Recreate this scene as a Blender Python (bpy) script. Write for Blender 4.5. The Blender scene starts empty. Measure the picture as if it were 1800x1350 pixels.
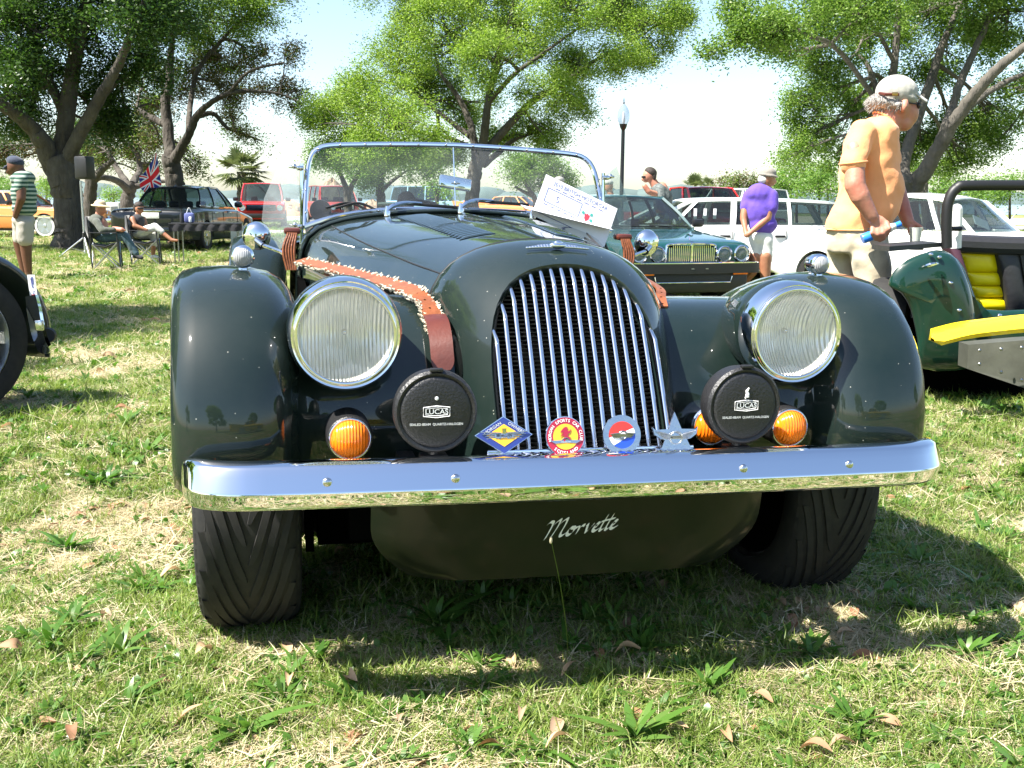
import bpy, bmesh, math, random
import numpy as np
from mathutils import Vector, Matrix, Euler
random.seed(7); rng = np.random.default_rng(11)
PI = math.pi
SC = bpy.context.scene
COL = SC.collection
# ---------------------------------------------------------------- camera
FPX, PITCH, ROLL, YAW = 1800.0, math.radians(10.29), math.radians(.43), math.radians(12.64)
POS = np.array([-.542, -1.87, .957])
HF = np.array([math.sin(YAW), math.cos(YAW), 0.0])          # horizontal forward
HR = np.array([math.cos(YAW), -math.sin(YAW), 0.0])         # horizontal right
FWD = HF * math.cos(PITCH) - np.array([0, 0, math.sin(PITCH)])
_u0 = np.cross(HR, FWD)
RGT = math.cos(ROLL) * HR + math.sin(ROLL) * _u0
UPV = -math.sin(ROLL) * HR + math.cos(ROLL) * _u0
cam = bpy.data.cameras.new('camera'); camo = bpy.data.objects.new('camera', cam); COL.objects.link(camo)
cam.sensor_fit = 'HORIZONTAL'; cam.sensor_width = 36; cam.lens = 36 * FPX / 1800
cam.clip_start = .05; cam.clip_end = 3000
mw = Matrix.Identity(4)
for i in range(3):
    mw[i][0] = RGT[i]; mw[i][1] = UPV[i]; mw[i][2] = -FWD[i]; mw[i][3] = POS[i]
camo.matrix_world = mw
SC.camera = camo
# ---------------------------------------------------------------- light
SUN = Vector((-.31, -.07, .46)).normalized()               # towards the sun
elev = math.asin(SUN.z); az = math.atan2(SUN.x, SUN.y)      # azimuth clockwise from +Y
world = bpy.data.worlds.new('World'); SC.world = world; world.use_nodes = True
wn = world.node_tree.nodes; wl = world.node_tree.links
sky = wn.new('ShaderNodeTexSky'); sky.sky_type = 'NISHITA'; sky.sun_disc = False
sky.sun_elevation = elev; sky.sun_rotation = az
sky.air_density = 1.0; sky.dust_density = .9; sky.ozone_density = 1.6; sky.altitude = 5
bg = wn['Background']; bg.inputs['Strength'].default_value = .083
wl.new(sky.outputs['Color'], bg.inputs['Color'])
sl = bpy.data.lights.new('sun', 'SUN'); sl.energy = 5.0; sl.angle = math.radians(.55); sl.color = (1, .955, .88)
so = bpy.data.objects.new('sun', sl); COL.objects.link(so)
so.rotation_euler = SUN.to_track_quat('Z', 'Y').to_euler()
vs = SC.view_settings
vs.view_transform = 'Standard'; vs.look = 'None'; vs.gamma = 1; vs.exposure = 1.75
try: vs.use_curve_mapping = False
except Exception: pass
SC.cycles.max_bounces = 8; SC.cycles.transparent_max_bounces = 24
SC.cycles.diffuse_bounces = 3; SC.cycles.glossy_bounces = 5; SC.cycles.transmission_bounces = 6
SC.cycles.sample_clamp_indirect = 6
# ---------------------------------------------------------------- placing helpers
def sm(a, b, x):
    t = min(1., max(0., (x - a) / (b - a))); return t * t * (3 - 2 * t)
def T(x, y):
    d = (x - POS[0]) * HF[0] + (y - POS[1]) * HF[1]; l = (x - POS[0]) * HR[0] + (y - POS[1]) * HR[1]
    return -(.27 + .15 * sm(-1, 4, l)) * sm(3.8, 11, d) + .012 * math.sin(x * 2.1 + 1) * math.sin(y * 1.7) + .030 * (1 - sm(3.5, 6, d))
def Tn(x, y):
    d = (x - POS[0]) * HF[0] + (y - POS[1]) * HF[1]; l = (x - POS[0]) * HR[0] + (y - POS[1]) * HR[1]
    s = lambda a, b, v: (lambda t: t * t * (3 - 2 * t))(np.clip((v - a) / (b - a), 0, 1))
    return -(.27 + .15 * s(-1, 4, l)) * s(3.8, 11, d) + .012 * np.sin(x * 2.1 + 1) * np.sin(y * 1.7) + .030 * (1 - s(3.5, 6, d))
def PX(px, py, d):
    """the point that lies on the sight line through a photo pixel, d metres ahead"""
    q = FWD + (px - 900) / FPX * RGT - (py - 675) / FPX * UPV
    return Vector(POS + q * (d / (q @ HF)))
def GX(px, d):
    p = PX(px, 400, d); p.z = T(p.x, p.y); return p
HFn, HRn = HF, HR
def seg(a, b, n): return [a + (b - a) * i / n for i in range(n + 1)]
def crom(pts, n=6, closed=False):
    P = [np.array(p, float) for p in pts]; out = []
    m = len(P)
    for i in range(m if closed else m - 1):
        p0 = P[(i - 1) % m] if closed or i > 0 else 2 * P[0] - P[1]
        p1 = P[i]; p2 = P[(i + 1) % m]
        p3 = P[(i + 2) % m] if closed or i + 2 < m else 2 * P[-1] - P[-2]
        for k in range(n):
            t = k / n
            out.append(.5 * (2 * p1 + (p2 - p0) * t + (2 * p0 - 5 * p1 + 4 * p2 - p3) * t * t + (3 * p1 - p0 - 3 * p2 + p3) * t ** 3))
    if not closed: out.append(P[-1])
    return out
def resamp(pts, n):
    P = np.array(pts, float); L = np.r_[0, np.cumsum(np.linalg.norm(np.diff(P, axis=0), axis=1))]
    t = np.linspace(0, L[-1], n)
    return np.stack([np.interp(t, L, P[:, k]) for k in range(P.shape[1])], -1)
# ---------------------------------------------------------------- objects
ORG = {}
def thing(name, label, cat, loc=(0, 0, 0), rz=0, group=None, rot=None):
    o = bpy.data.objects.new(name, None); COL.objects.link(o); o.empty_display_size = .2
    o.location = loc; o.rotation_euler = rot or (0, 0, rz)
    o['label'] = label; o['category'] = cat
    if group: o['group'] = group
    ORG[o.name] = Vector(loc)
    return o
def tag(o, label=None, cat=None, group=None, kind=None):
    for k, v in (('label', label), ('category', cat), ('group', group), ('kind', kind)):
        if v: o[k] = v
    return o
def link(me, name, parent=None, w=False):
    o = bpy.data.objects.new(name, me); COL.objects.link(o)
    if parent is not None:
        o.parent = parent
        t = parent
        while t.parent: t = t.parent
        ORG[o.name] = ORG.get(t.name, Vector())
    return o
def top(o):
    while o.parent: o = o.parent
    return o
class MB:
    def __init__(s): s.v = []; s.f = []; s.n = 0; s.col = []
    def add(s, v, f):
        s.v.extend([tuple(map(float, p)) for p in v]); s.f.extend([tuple(i + s.n for i in q) for q in f]); s.n += len(v); return s
    def box(s, c, d, rz=0, R=None):
        M = R or Matrix.Rotation(rz, 3, 'Z'); c = Vector(c)
        vs_ = [c + M @ Vector((x * d[0] / 2, y * d[1] / 2, z * d[2] / 2)) for x in (-1, 1) for y in (-1, 1) for z in (-1, 1)]
        return s.add(vs_, [(0, 1, 3, 2), (4, 6, 7, 5), (0, 4, 5, 1), (2, 3, 7, 6), (0, 2, 6, 4), (1, 5, 7, 3)])
    def rbox(s, c, d, b=.01, rz=0, R=None, segm=2):
        bm = bmesh.new(); bmesh.ops.create_cube(bm, size=1)
        for v in bm.verts: v.co = Vector((v.co.x * d[0], v.co.y * d[1], v.co.z * d[2]))
        bmesh.ops.bevel(bm, geom=bm.edges[:], offset=min(b, min(d) * .49), segments=segm, affect='EDGES', profile=.5)
        M = R or Matrix.Rotation(rz, 3, 'Z'); c = Vector(c); bm.verts.index_update()
        s.add([c + M @ v.co for v in bm.verts], [[v.index for v in f.verts] for f in bm.faces]); bm.free(); return s
    def tube(s, pts, r, k=8, closed=False, cap=True, flat=None):
        P = [Vector(p) for p in pts]; n = len(P)
        R = r if hasattr(r, '__len__') else [r] * n
        if len(R) != n: R = list(np.interp(np.linspace(0, 1, n), np.linspace(0, 1, len(R)), R))
        R = [float(q) for q in R]; vs_ = []; up = None
        for i in range(n):
            a = P[(i - 1) % n] if (closed or i > 0) else P[i]; b = P[(i + 1) % n] if (closed or i < n - 1) else P[i]
            t = (b - a)
            t = t.normalized() if t.length > 1e-9 else Vector((0, 0, 1))
            if up is None:
                up = Vector((0, 0, 1)) if abs(t.z) < .9 else Vector((0, 1, 0))
            u = (up - t * up.dot(t))
            u = u.normalized() if u.length > 1e-6 else t.orthogonal().normalized()
            w_ = t.cross(u); up = u
            for j in range(k):
                an = 2 * PI * j / k
                vs_.append(P[i] + R[i] * (math.cos(an) * u * (flat or 1) + math.sin(an) * w_))
        fs = []
        for i in range(n if closed else n - 1):
            for j in range(k):
                a = i * k + j; b = i * k + (j + 1) % k; c = ((i + 1) % n) * k + (j + 1) % k; d = ((i + 1) % n) * k + j
                fs.append((a, b, c, d))
        if cap and not closed: fs.append(tuple(range(k))[::-1]); fs.append(tuple((n - 1) * k + j for j in range(k)))
        return s.add(vs_, fs)
    def lathe(s, prof, c=(0, 0, 0), axis='Z', k=32, R=None, cap=True):
        """prof: (radius, height) pairs"""
        c = Vector(c); M = R or {'Z': Matrix.Identity(3), 'Y': Matrix(((1, 0, 0), (0, 0, 1), (0, -1, 0))), '-Y': Matrix(((1, 0, 0), (0, 0, 1), (0, -1, 0))),
                                'X': Matrix(((0, 0, 1), (0, 1, 0), (-1, 0, 0)))}[axis]
        vs_ = []; n = len(prof)
        for r_, h in prof:
            for j in range(k):
                a = 2 * PI * j / k; vs_.append(c + M @ Vector((r_ * math.cos(a), r_ * math.sin(a), h)))
        fs = [(i * k + j, i * k + (j + 1) % k, (i + 1) * k + (j + 1) % k, (i + 1) * k + j) for i in range(n - 1) for j in range(k)]
        if cap and prof[0][0] > 1e-6: fs.append(tuple(range(k))[::-1])
        if cap and prof[-1][0] > 1e-6: fs.append(tuple((n - 1) * k + j for j in range(k)))
        return s.add(vs_, fs)
    def sph(s, c, r, k=16, m=10, R=None):
        r = r if hasattr(r, '__len__') else (r, r, r); c = Vector(c); vs_ = []; M = R or Matrix.Identity(3)
        for i in range(m + 1):
            t = PI * i / m
            for j in range(k):
                a = 2 * PI * j / k; vs_.append(c + M @ Vector((r[0] * math.sin(t) * math.cos(a), r[1] * math.sin(t) * math.sin(a), r[2] * math.cos(t))))
        return s.add(vs_, [(i * k + j, (i + 1) * k + j, (i + 1) * k + (j + 1) % k, i * k + (j + 1) % k) for i in range(m) for j in range(k)])
    def grid(s, P, cu=False, cv=False, flip=False):
        nu = len(P); nv = len(P[0]); vs_ = [p for row in P for p in row]; fs = []
        for i in range(nu if cu else nu - 1):
            for j in range(nv if cv else nv - 1):
                q = (i * nv + j, ((i + 1) % nu) * nv + j, ((i + 1) % nu) * nv + (j + 1) % nv, i * nv + (j + 1) % nv)
                fs.append(q[::-1] if flip else q)
        return s.add(vs_, fs)
    def prism(s, poly, h, O=(0, 0, 0), X=(1, 0, 0), Y=(0, 0, 1), N=None):
        """a flat outline (2-D) given thickness h along N"""
        O, X, Y = Vector(O), Vector(X), Vector(Y); N = Vector(N) if N is not None else X.cross(Y).normalized(); n = len(poly)
        a = [O + X * p[0] + Y * p[1] for p in poly]; b = [p + N * h for p in a]
        return s.add(a + b, [tuple(range(n))[::-1], tuple(range(n, 2 * n))] + [(i, (i + 1) % n, n + (i + 1) % n, n + i) for i in range(n)])
    def ribbon(s, pts, wd, th, side):
        """strip of width wd and thickness th along pts; side = list of side vectors or one"""
        P = [Vector(p) for p in pts]; n = len(P); rows = []
        for i in range(n):
            t = (P[min(i + 1, n - 1)] - P[max(i - 1, 0)]).normalized()
            sd = Vector(side[i] if hasattr(side[0], '__len__') else side); sd = (sd - t * sd.dot(t)).normalized(); nm = t.cross(sd)
            w_ = float(wd[int(i * len(wd) / n)] if hasattr(wd, '__len__') else wd)
            rows.append([P[i] - sd * w_ / 2 - nm * th / 2, P[i] + sd * w_ / 2 - nm * th / 2, P[i] + sd * w_ / 2 + nm * th / 2, P[i] - sd * w_ / 2 + nm * th / 2])
        s.grid(rows, cv=True)
        k = s.n - 4 * n
        s.f.append((k, k + 1, k + 2, k + 3)[::-1]); s.f.append(tuple(s.n - 4 + j for j in range(4)))
        return s
    def mesh(s, name, mat, ang=35, smooth=True, merge=None, recalc=True):
        me = bpy.data.meshes.new(name); me.from_pydata(s.v, [], s.f); me.validate()
        if merge or recalc:
            bm = bmesh.new(); bm.from_mesh(me)
            if merge: bmesh.ops.remove_doubles(bm, verts=bm.verts, dist=merge)
            if recalc: bmesh.ops.recalc_face_normals(bm, faces=bm.faces)
            bm.to_mesh(me); bm.free()
        if mat is not None: me.materials.append(mat)
        if smooth:
            me.polygons.foreach_set('use_smooth', [True] * len(me.polygons))
            me.set_sharp_from_angle(angle=math.radians(ang))
        return me
    def build(s, name, mat, parent=None, w=False, ang=35, smooth=True, merge=None, recalc=True):
        if w:
            o = ORG.get(top(parent).name, Vector()) if parent is not None else Vector()
            s.v = [(p[0] - o.x, p[1] - o.y, p[2] - o.z) for p in s.v]
        return link(s.mesh(name, mat, ang, smooth, merge, recalc), name, parent)
def quick(name, V, F4, mat, parent=None, org=None, attr=None):
    """fast mesh from numpy quads"""
    me = bpy.data.meshes.new(name); V = np.asarray(V, np.float32)
    if org is not None: V = V - np.array(org, np.float32)
    k = F4.shape[1]
    me.vertices.add(len(V)); me.vertices.foreach_set('co', V.ravel())
    me.loops.add(F4.size); me.loops.foreach_set('vertex_index', F4.ravel().astype(np.int32))
    me.polygons.add(len(F4)); me.polygons.foreach_set('loop_start', np.arange(0, F4.size, k, dtype=np.int32))
    me.update(calc_edges=True)
    if mat: me.materials.append(mat)
    return link(me, name, parent)
def copytree(o, parent=None, subs=None):
    c = o.copy(); COL.objects.link(c); c.parent = parent
    if parent is not None: c.matrix_parent_inverse = o.matrix_parent_inverse.copy()
    for ch in o.children: copytree(ch, c)
    return c
def bool_cut(o, cutters):
    """cuts meshes out of o, applied at once"""
    tmp = []
    for mb in cutters:
        c = mb.build('cutter', None); tmp.append(c)
        m = o.modifiers.new('b', 'BOOLEAN'); m.object = c; m.operation = 'DIFFERENCE'; m.solver = 'EXACT'
        c.parent = None
    dg = bpy.context.evaluated_depsgraph_get(); dg.update()
    me = bpy.data.meshes.new_from_object(o.evaluated_get(dg))
    o.modifiers.clear(); o.data = me
    for c in tmp: bpy.data.objects.remove(c)
    me.set_sharp_from_angle(angle=math.radians(35))
    return o
def text_geo(txt, size=1.0, align='CENTER', bold=0., ext=0.):
    c = bpy.data.curves.new('t', 'FONT'); c.body = txt; c.size = size; c.align_x = align; c.align_y = 'CENTER'; c.offset = bold; c.extrude = ext
    c.resolution_u = 3
    o = bpy.data.objects.new('t', c); COL.objects.link(o)
    dg = bpy.context.evaluated_depsgraph_get(); dg.update()
    me = bpy.data.meshes.new_from_object(o.evaluated_get(dg))
    v = [tuple(p.co) for p in me.vertices]; f = [tuple(p.vertices) for p in me.polygons]
    bpy.data.objects.remove(o); bpy.data.meshes.remove(me)
    return v, f
_tc = {}
def put_text(mb, txt, O, X, Y, size, bold=0., align='CENTER', sx=1., h=.0006):
    k = (txt, bold, align)
    if k not in _tc: _tc[k] = text_geo(txt, 1.0, align, bold)
    v, f = _tc[k]; O, X, Y = Vector(O), Vector(X), Vector(Y); N = X.cross(Y)
    mb.add([O + X * p[0] * size * sx + Y * p[1] * size + N * h for p in v], f)
def arc_text(mb, txt, O, X, Y, R, a0, a1, size, inward=False, bold=0.):
    """letters set round a circle from angle a0 to a1 (degrees, 90 = top)"""
    n = len(txt)
    for i, ch in enumerate(txt):
        if ch == ' ': continue
        a = math.radians(a0 + (a1 - a0) * (i + .5) / n); X_, Y_ = Vector(X), Vector(Y)
        p = Vector(O) + X_ * math.cos(a) * R + Y_ * math.sin(a) * R
        rd = X_ * math.cos(a) + Y_ * math.sin(a); tg = X_ * math.sin(a) - Y_ * math.cos(a)
        if inward: put_text(mb, ch, p, -tg, -rd, size, bold)
        else: put_text(mb, ch, p, tg, rd, size, bold)
# ---------------------------------------------------------------- materials
MATS = {}
def mat(name, base=(.5, .5, .5), rough=.5, metal=0., coat=0., spec=.5, noise=None, bump=None, alpha=1., trans=0., emis=None, sub=0., c2=None, ior=1.5, coatr=.03, sheen=0.):
    m = bpy.data.materials.new(name); m.use_nodes = True; MATS[name] = m
    nt = m.node_tree; b = nt.nodes['Principled BSDF']
    b.inputs['Base Color'].default_value = (*base, 1); b.inputs['Roughness'].default_value = rough
    b.inputs['Metallic'].default_value = metal; b.inputs['Coat Weight'].default_value = coat; b.inputs['Coat Roughness'].default_value = coatr
    b.inputs['Specular IOR Level'].default_value = spec; b.inputs['IOR'].default_value = ior
    b.inputs['Transmission Weight'].default_value = trans; b.inputs['Alpha'].default_value = alpha
    if sheen: b.inputs['Sheen Weight'].default_value = sheen
    tc = None
    if noise or bump:
        tc = nt.nodes.new('ShaderNodeTexCoord')
    if noise:
        sc_, amt = noise
        n = nt.nodes.new('ShaderNodeTexNoise'); n.inputs['Scale'].default_value = sc_; n.inputs['Detail'].default_value = 6; n.inputs['Roughness'].default_value = .65
        nt.links.new(tc.outputs['Object'], n.inputs['Vector'])
        mx = nt.nodes.new('ShaderNodeMix'); mx.data_type = 'RGBA'
        cr = nt.nodes.new('ShaderNodeMapRange'); cr.inputs[1].default_value = .35; cr.inputs[2].default_value = .65
        nt.links.new(n.outputs['Fac'], cr.inputs[0]); nt.links.new(cr.outputs[0], mx.inputs[0])
        c2 = c2 or tuple(x * (1 - amt) for x in base)
        mx.inputs[6].default_value = (*base, 1); mx.inputs[7].default_value = (*c2, 1)
        nt.links.new(mx.outputs[2], b.inputs['Base Color'])
    if bump:
        sc_, st = bump[:2]
        n = nt.nodes.new('ShaderNodeTexNoise'); n.inputs['Scale'].default_value = sc_; n.inputs['Detail'].default_value = 5
        if len(bump) > 2:
            mp = nt.nodes.new('ShaderNodeMapping'); mp.inputs['Scale'].default_value = bump[2]
            nt.links.new(tc.outputs['Object'], mp.inputs[0]); nt.links.new(mp.outputs[0], n.inputs['Vector'])
        else: nt.links.new(tc.outputs['Object'], n.inputs['Vector'])
        bp_ = nt.nodes.new('ShaderNodeBump'); bp_.inputs['Strength'].default_value = st; bp_.inputs['Distance'].default_value = bump[3] if len(bump) > 3 else .01
        nt.links.new(n.outputs['Fac'], bp_.inputs['Height']); nt.links.new(bp_.outputs[0], b.inputs['Normal'])
    if emis: b.inputs['Emission Color'].default_value = (*emis[0], 1); b.inputs['Emission Strength'].default_value = emis[1]
    return m
def glass_mat(name, tint=(.9, .95, .95), opac=.12, rough=.0, wave=None, streak=False):
    """thin sheet glass: clear with a mirror-like sheen"""
    m = bpy.data.materials.new(name); m.use_nodes = True; MATS[name] = m
    nt = m.node_tree; nt.nodes.clear(); out = nt.nodes.new('ShaderNodeOutputMaterial')
    tr = nt.nodes.new('ShaderNodeBsdfTransparent'); tr.inputs[0].default_value = (*tint, 1)
    gl = nt.nodes.new('ShaderNodeBsdfGlossy'); gl.inputs['Roughness'].default_value = rough
    lw = nt.nodes.new('ShaderNodeLayerWeight'); lw.inputs[0].default_value = .5; pw = nt.nodes.new('ShaderNodeMath'); pw.operation = 'POWER'; pw.inputs[1].default_value = 4.5; nt.links.new(lw.outputs['Facing'], pw.inputs[0])
    fr = nt.nodes.new('ShaderNodeMath'); fr.operation = 'MULTIPLY_ADD'; fr.inputs[1].default_value = .9; fr.inputs[2].default_value = .035; nt.links.new(pw.outputs[0], fr.inputs[0])
    mx = nt.nodes.new('ShaderNodeMixShader'); nt.links.new(fr.outputs[0], mx.inputs[0]); nt.links.new(tr.outputs[0], mx.inputs[1]); nt.links.new(gl.outputs[0], mx.inputs[2])
    last = mx
    if opac:
        df = nt.nodes.new('ShaderNodeBsdfDiffuse'); df.inputs[0].default_value = (.75, .78, .8, 1)
        m2 = nt.nodes.new('ShaderNodeMixShader'); m2.inputs[0].default_value = opac
        if streak:
            tc = nt.nodes.new('ShaderNodeTexCoord'); n = nt.nodes.new('ShaderNodeTexNoise'); n.inputs['Scale'].default_value = 9; n.inputs['Detail'].default_value = 8
            nt.links.new(tc.outputs['Object'], n.inputs['Vector']); mr = nt.nodes.new('ShaderNodeMapRange'); mr.inputs[1].default_value = .3; mr.inputs[2].default_value = .8
            mr.inputs[3].default_value = opac * .4; mr.inputs[4].default_value = opac * 1.8; nt.links.new(n.outputs['Fac'], mr.inputs[0]); nt.links.new(mr.outputs[0], m2.inputs[0])
        nt.links.new(mx.outputs[0], m2.inputs[1]); nt.links.new(df.outputs[0], m2.inputs[2]); last = m2
    if wave:
        tc = nt.nodes.new('ShaderNodeTexCoord'); w_ = nt.nodes.new('ShaderNodeTexWave'); w_.wave_type = 'BANDS'; w_.bands_direction = 'X'
        w_.inputs['Scale'].default_value = wave; w_.inputs['Distortion'].default_value = .0
        nt.links.new(tc.outputs['Object'], w_.inputs[0]); bp_ = nt.nodes.new('ShaderNodeBump'); bp_.inputs['Strength'].default_value = .35; bp_.inputs['Distance'].default_value = .002
        nt.links.new(w_.outputs['Fac'], bp_.inputs['Height']); nt.links.new(bp_.outputs[0], gl.inputs['Normal'])
    nt.links.new(last.outputs[0], out.inputs[0]); return m
def paint_dusty(name, base, coat=1., dust=.25, speck=True, metal=0., rough=.35):
    m = mat(name, base, rough, metal, coat, coatr=.015, spec=.12)
    nt = m.node_tree; b = nt.nodes['Principled BSDF']; tc = nt.nodes.new('ShaderNodeTexCoord')
    n = nt.nodes.new('ShaderNodeTexNoise'); n.inputs['Scale'].default_value = 5; n.inputs['Detail'].default_value = 9; n.inputs['Roughness'].default_value = .7
    nt.links.new(tc.outputs['Object'], n.inputs['Vector'])
    mr = nt.nodes.new('ShaderNodeMapRange'); mr.inputs[1].default_value = .35; mr.inputs[2].default_value = .75; mr.inputs[3].default_value = .0; mr.inputs[4].default_value = dust * .12
    nt.links.new(n.outputs['Fac'], mr.inputs[0])
    fac = mr.outputs[0]
    if speck:
        vo = nt.nodes.new('ShaderNodeTexVoronoi'); vo.inputs['Scale'].default_value = 75; nt.links.new(tc.outputs['Object'], vo.inputs['Vector'])
        lt = nt.nodes.new('ShaderNodeMath'); lt.operation = 'LESS_THAN'; lt.inputs[1].default_value = .085; nt.links.new(vo.outputs['Distance'], lt.inputs[0])
        sp = nt.nodes.new('ShaderNodeSeparateColor'); nt.links.new(vo.outputs['Color'], sp.inputs[0])
        g2 = nt.nodes.new('ShaderNodeMath'); g2.operation = 'GREATER_THAN'; g2.inputs[1].default_value = .86; nt.links.new(sp.outputs[0], g2.inputs[0])
        mu = nt.nodes.new('ShaderNodeMath'); mu.operation = 'MULTIPLY'; nt.links.new(lt.outputs[0], mu.inputs[0]); nt.links.new(g2.outputs[0], mu.inputs[1])
        m3 = nt.nodes.new('ShaderNodeMath'); m3.operation = 'MULTIPLY_ADD'; m3.inputs[1].default_value = .45; nt.links.new(mu.outputs[0], m3.inputs[0]); nt.links.new(fac, m3.inputs[2]); fac = m3.outputs[0]
    mx = nt.nodes.new('ShaderNodeMix'); mx.data_type = 'RGBA'; nt.links.new(fac, mx.inputs[0]); mx.inputs[6].default_value = (*base, 1); mx.inputs[7].default_value = (.62, .6, .52, 1)
    nt.links.new(mx.outputs[2], b.inputs['Base Color'])
    # slight unevenness of the coat
    n2 = nt.nodes.new('ShaderNodeTexNoise'); n2.inputs['Scale'].default_value = 14; n2.inputs['Detail'].default_value = 4; nt.links.new(tc.outputs['Object'], n2.inputs['Vector'])
    m4 = nt.nodes.new('ShaderNodeMapRange'); m4.inputs[3].default_value = .01; m4.inputs[4].default_value = .06; nt.links.new(n2.outputs['Fac'], m4.inputs[0]); nt.links.new(m4.outputs[0], b.inputs['Coat Roughness'])
    return m
mat('chrome', (.82, .83, .85), .035, 1.); mat('chrome_dull', (.6, .61, .62), .16, 1., bump=(60, .1))
mat('black_plastic', (.012, .012, .013), .42, bump=(240, .25)); mat('black_metal', (.008, .008, .008), .5)
mat('rubber', (.008, .008, .0085), .75, noise=(30, .3), c2=(.018, .017, .015)); mat('dark', (.003, .003, .003), .9, spec=0.)
mat('steel', (.35, .36, .38), .3, 1.); mat('alu', (.55, .56, .58), .35, 1., bump=(120, .2))
mat('white_paint', (.72, .72, .7), .3, coat=.6); mat('paper', (.82, .82, .84), .7, noise=(20, .06)); mat('print_blue', (.1, .12, .3), .6)
mat('print_dark', (.06, .06, .08), .6); mat('print_red', (.5, .04, .06), .6); mat('print_green', (.05, .3, .25), .6)
mat('leather', (.25, .075, .024), .45, noise=(25, .35), bump=(90, .25)); mat('leather_dark', (.10, .022, .012), .38, noise=(12, .3), bump=(160, .05)); mat('fleece', (.75, .68, .52), .95, bump=(300, 1.))
mat('amber', (.95, .2, .008), .12, coat=.6, trans=.35); mat('enamel_blue', (.02, .035, .19), .15, coat=.8); mat('enamel_red', (.32, .01, .03), .15, coat=.8); mat('enamel_yellow', (.8, .42, .02), .2, coat=.8)
mat('enamel_white', (.8, .8, .8), .2, coat=.8); mat('enamel_bright_red', (.6, .03, .015), .2, coat=.8); mat('enamel_bright_blue', (.015, .06, .5), .2, coat=.8)
mat('seat_black', (.02, .02, .022), .5, bump=(40, .2)); mat('seat_yellow', (.85, .68, .0), .42, coat=.15); mat('yellow_paint', (.85, .62, .01), .3, coat=.7)
paint_dusty('roadster_green', (.0030, .0102, .0082), dust=.10, metal=.0, rough=.6)
glass_mat('glass', opac=.035, streak=True); glass_mat('glass_side', opac=.12, streak=True); glass_mat('car_glass', (.30, .37, .36), opac=.015); glass_mat('lens', (.97, .97, .95), opac=.09, wave=42, rough=.05)
MT = MATS
mat('print_white', (.75, .75, .74), .5); mat('apron_green', (.004, .008, .004), .4, coat=.3, coatr=.15, spec=.15, noise=(6, .5), c2=(.010, .011, .006))
def ribbed(name, base, scale, trans=0., rough=.12, metal=0.):
    m = mat(name, base, rough, metal, .5, trans=trans); nt = m.node_tree; b = nt.nodes['Principled BSDF']
    tc = nt.nodes.new('ShaderNodeTexCoord'); w_ = nt.nodes.new('ShaderNodeTexWave'); w_.bands_direction = 'X'; w_.inputs['Scale'].default_value = scale
    nt.links.new(tc.outputs['Object'], w_.inputs[0]); bp_ = nt.nodes.new('ShaderNodeBump'); bp_.inputs['Strength'].default_value = .6; bp_.inputs['Distance'].default_value = .002
    nt.links.new(w_.outputs['Fac'], bp_.inputs['Height']); nt.links.new(bp_.outputs[0], b.inputs['Normal']); return m
ribbed('amber_ribbed', (.95, .19, .006), 55, trans=.0, rough=.2); ribbed('lens_milky', (.45, .45, .45), 90, rough=.12, trans=.3); ribbed('tail_red', (.45, .01, .01), 30)
# ================================================================ the green roadster (front faces -Y)
CAR = thing('vintage_roadster', 'dark green open vintage roadster with slatted chrome grille, in the middle of the grass', 'car', (0, 0, 0), rot=(0, math.radians(1.0375), 0))
GR = MT['roadster_green']; CH = MT['chrome']
arcF = [(.172, .42), (.172, .50), (.172, .60), (.170, .66), (.163, .71), (.148, .752), (.122, .788), (.085, .812), (.04, .825), (0, .828)]
arcR = [(.272, .42), (.272, .53), (.270, .62), (.264, .68), (.254, .735), (.235, .782), (.202, .818), (.15, .847), (.077, .866), (0, .872)]
arcH = [(.500, .50), (.500, .62), (.497, .72), (.490, .78), (.472, .825), (.43, .857), (.35, .882), (.22, .900), (.1, .908), (0, .910)]
def full(a, n=41):
    a = resamp(crom(a, 6), (n + 1) // 2); return np.array([(-x, z) for x, z in a] + [(x, z) for x, z in a[::-1][1:]])
F_, R_, H_ = full(arcF), full(arcR), full(arcH)
yF = lambda z: -.044 + (z - .547) * .62
rows = []
for k in range(3):     # rolled lip going into the opening
    q = (.93, .965, .99)[k]; dy = (.03, .006, .0)[k]
    rows.append([(x * q, yF(z) + dy, .46 + (z - .46) * q if z > .46 else z) for x, z in F_])
for i in range(13):
    s_ = i / 12; e = 1 - (1 - s_) ** 1.85
    rows.append([(F_[j][0] + (R_[j][0] - F_[j][0]) * e, yF(F_[j][1]) + (.306 - yF(F_[j][1])) * s_, F_[j][1] + (R_[j][1] - F_[j][1]) * e) for j in range(41)])
rows.append([(x * .985, .31, z - .006) for x, z in R_])
MB().grid(rows).build('radiator_cowl', GR, CAR, ang=50)
rows = []
for i in range(25):
    s_ = i / 24; y = .3085 + s_ * (1.372 - .3085); bl = s_ + .10 * math.sin(PI * s_) * (1 - s_)
    rows.append([(R_[j][0] + (H_[j][0] - R_[j][0]) * bl - .002 * np.sign(R_[j][0]), y, R_[j][1] - .003 + (H_[j][1] - R_[j][1]) * s_ + .006 * math.sin(PI * s_)) for j in range(41)])
def hoodz(x, y):
    s_ = (y - .3085) / (1.372 - .3085); i = min(23, max(0, int(s_ * 24))); t = s_ * 24 - i
    z0 = np.interp(x, [p[0] for p in rows_h[i]], [p[2] for p in rows_h[i]]); z1 = np.interp(x, [p[0] for p in rows_h[i + 1]], [p[2] for p in rows_h[i + 1]])
    return z0 + (z1 - z0) * t
rows_h = rows
hood = MB().grid(rows).build('bonnet', GR, CAR, ang=60)
MB().tube([(x * .995, .3065, z - .0015) for x, z in R_], .0035, 6).build('bonnet_seam', MT['black_metal'], CAR)
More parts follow.
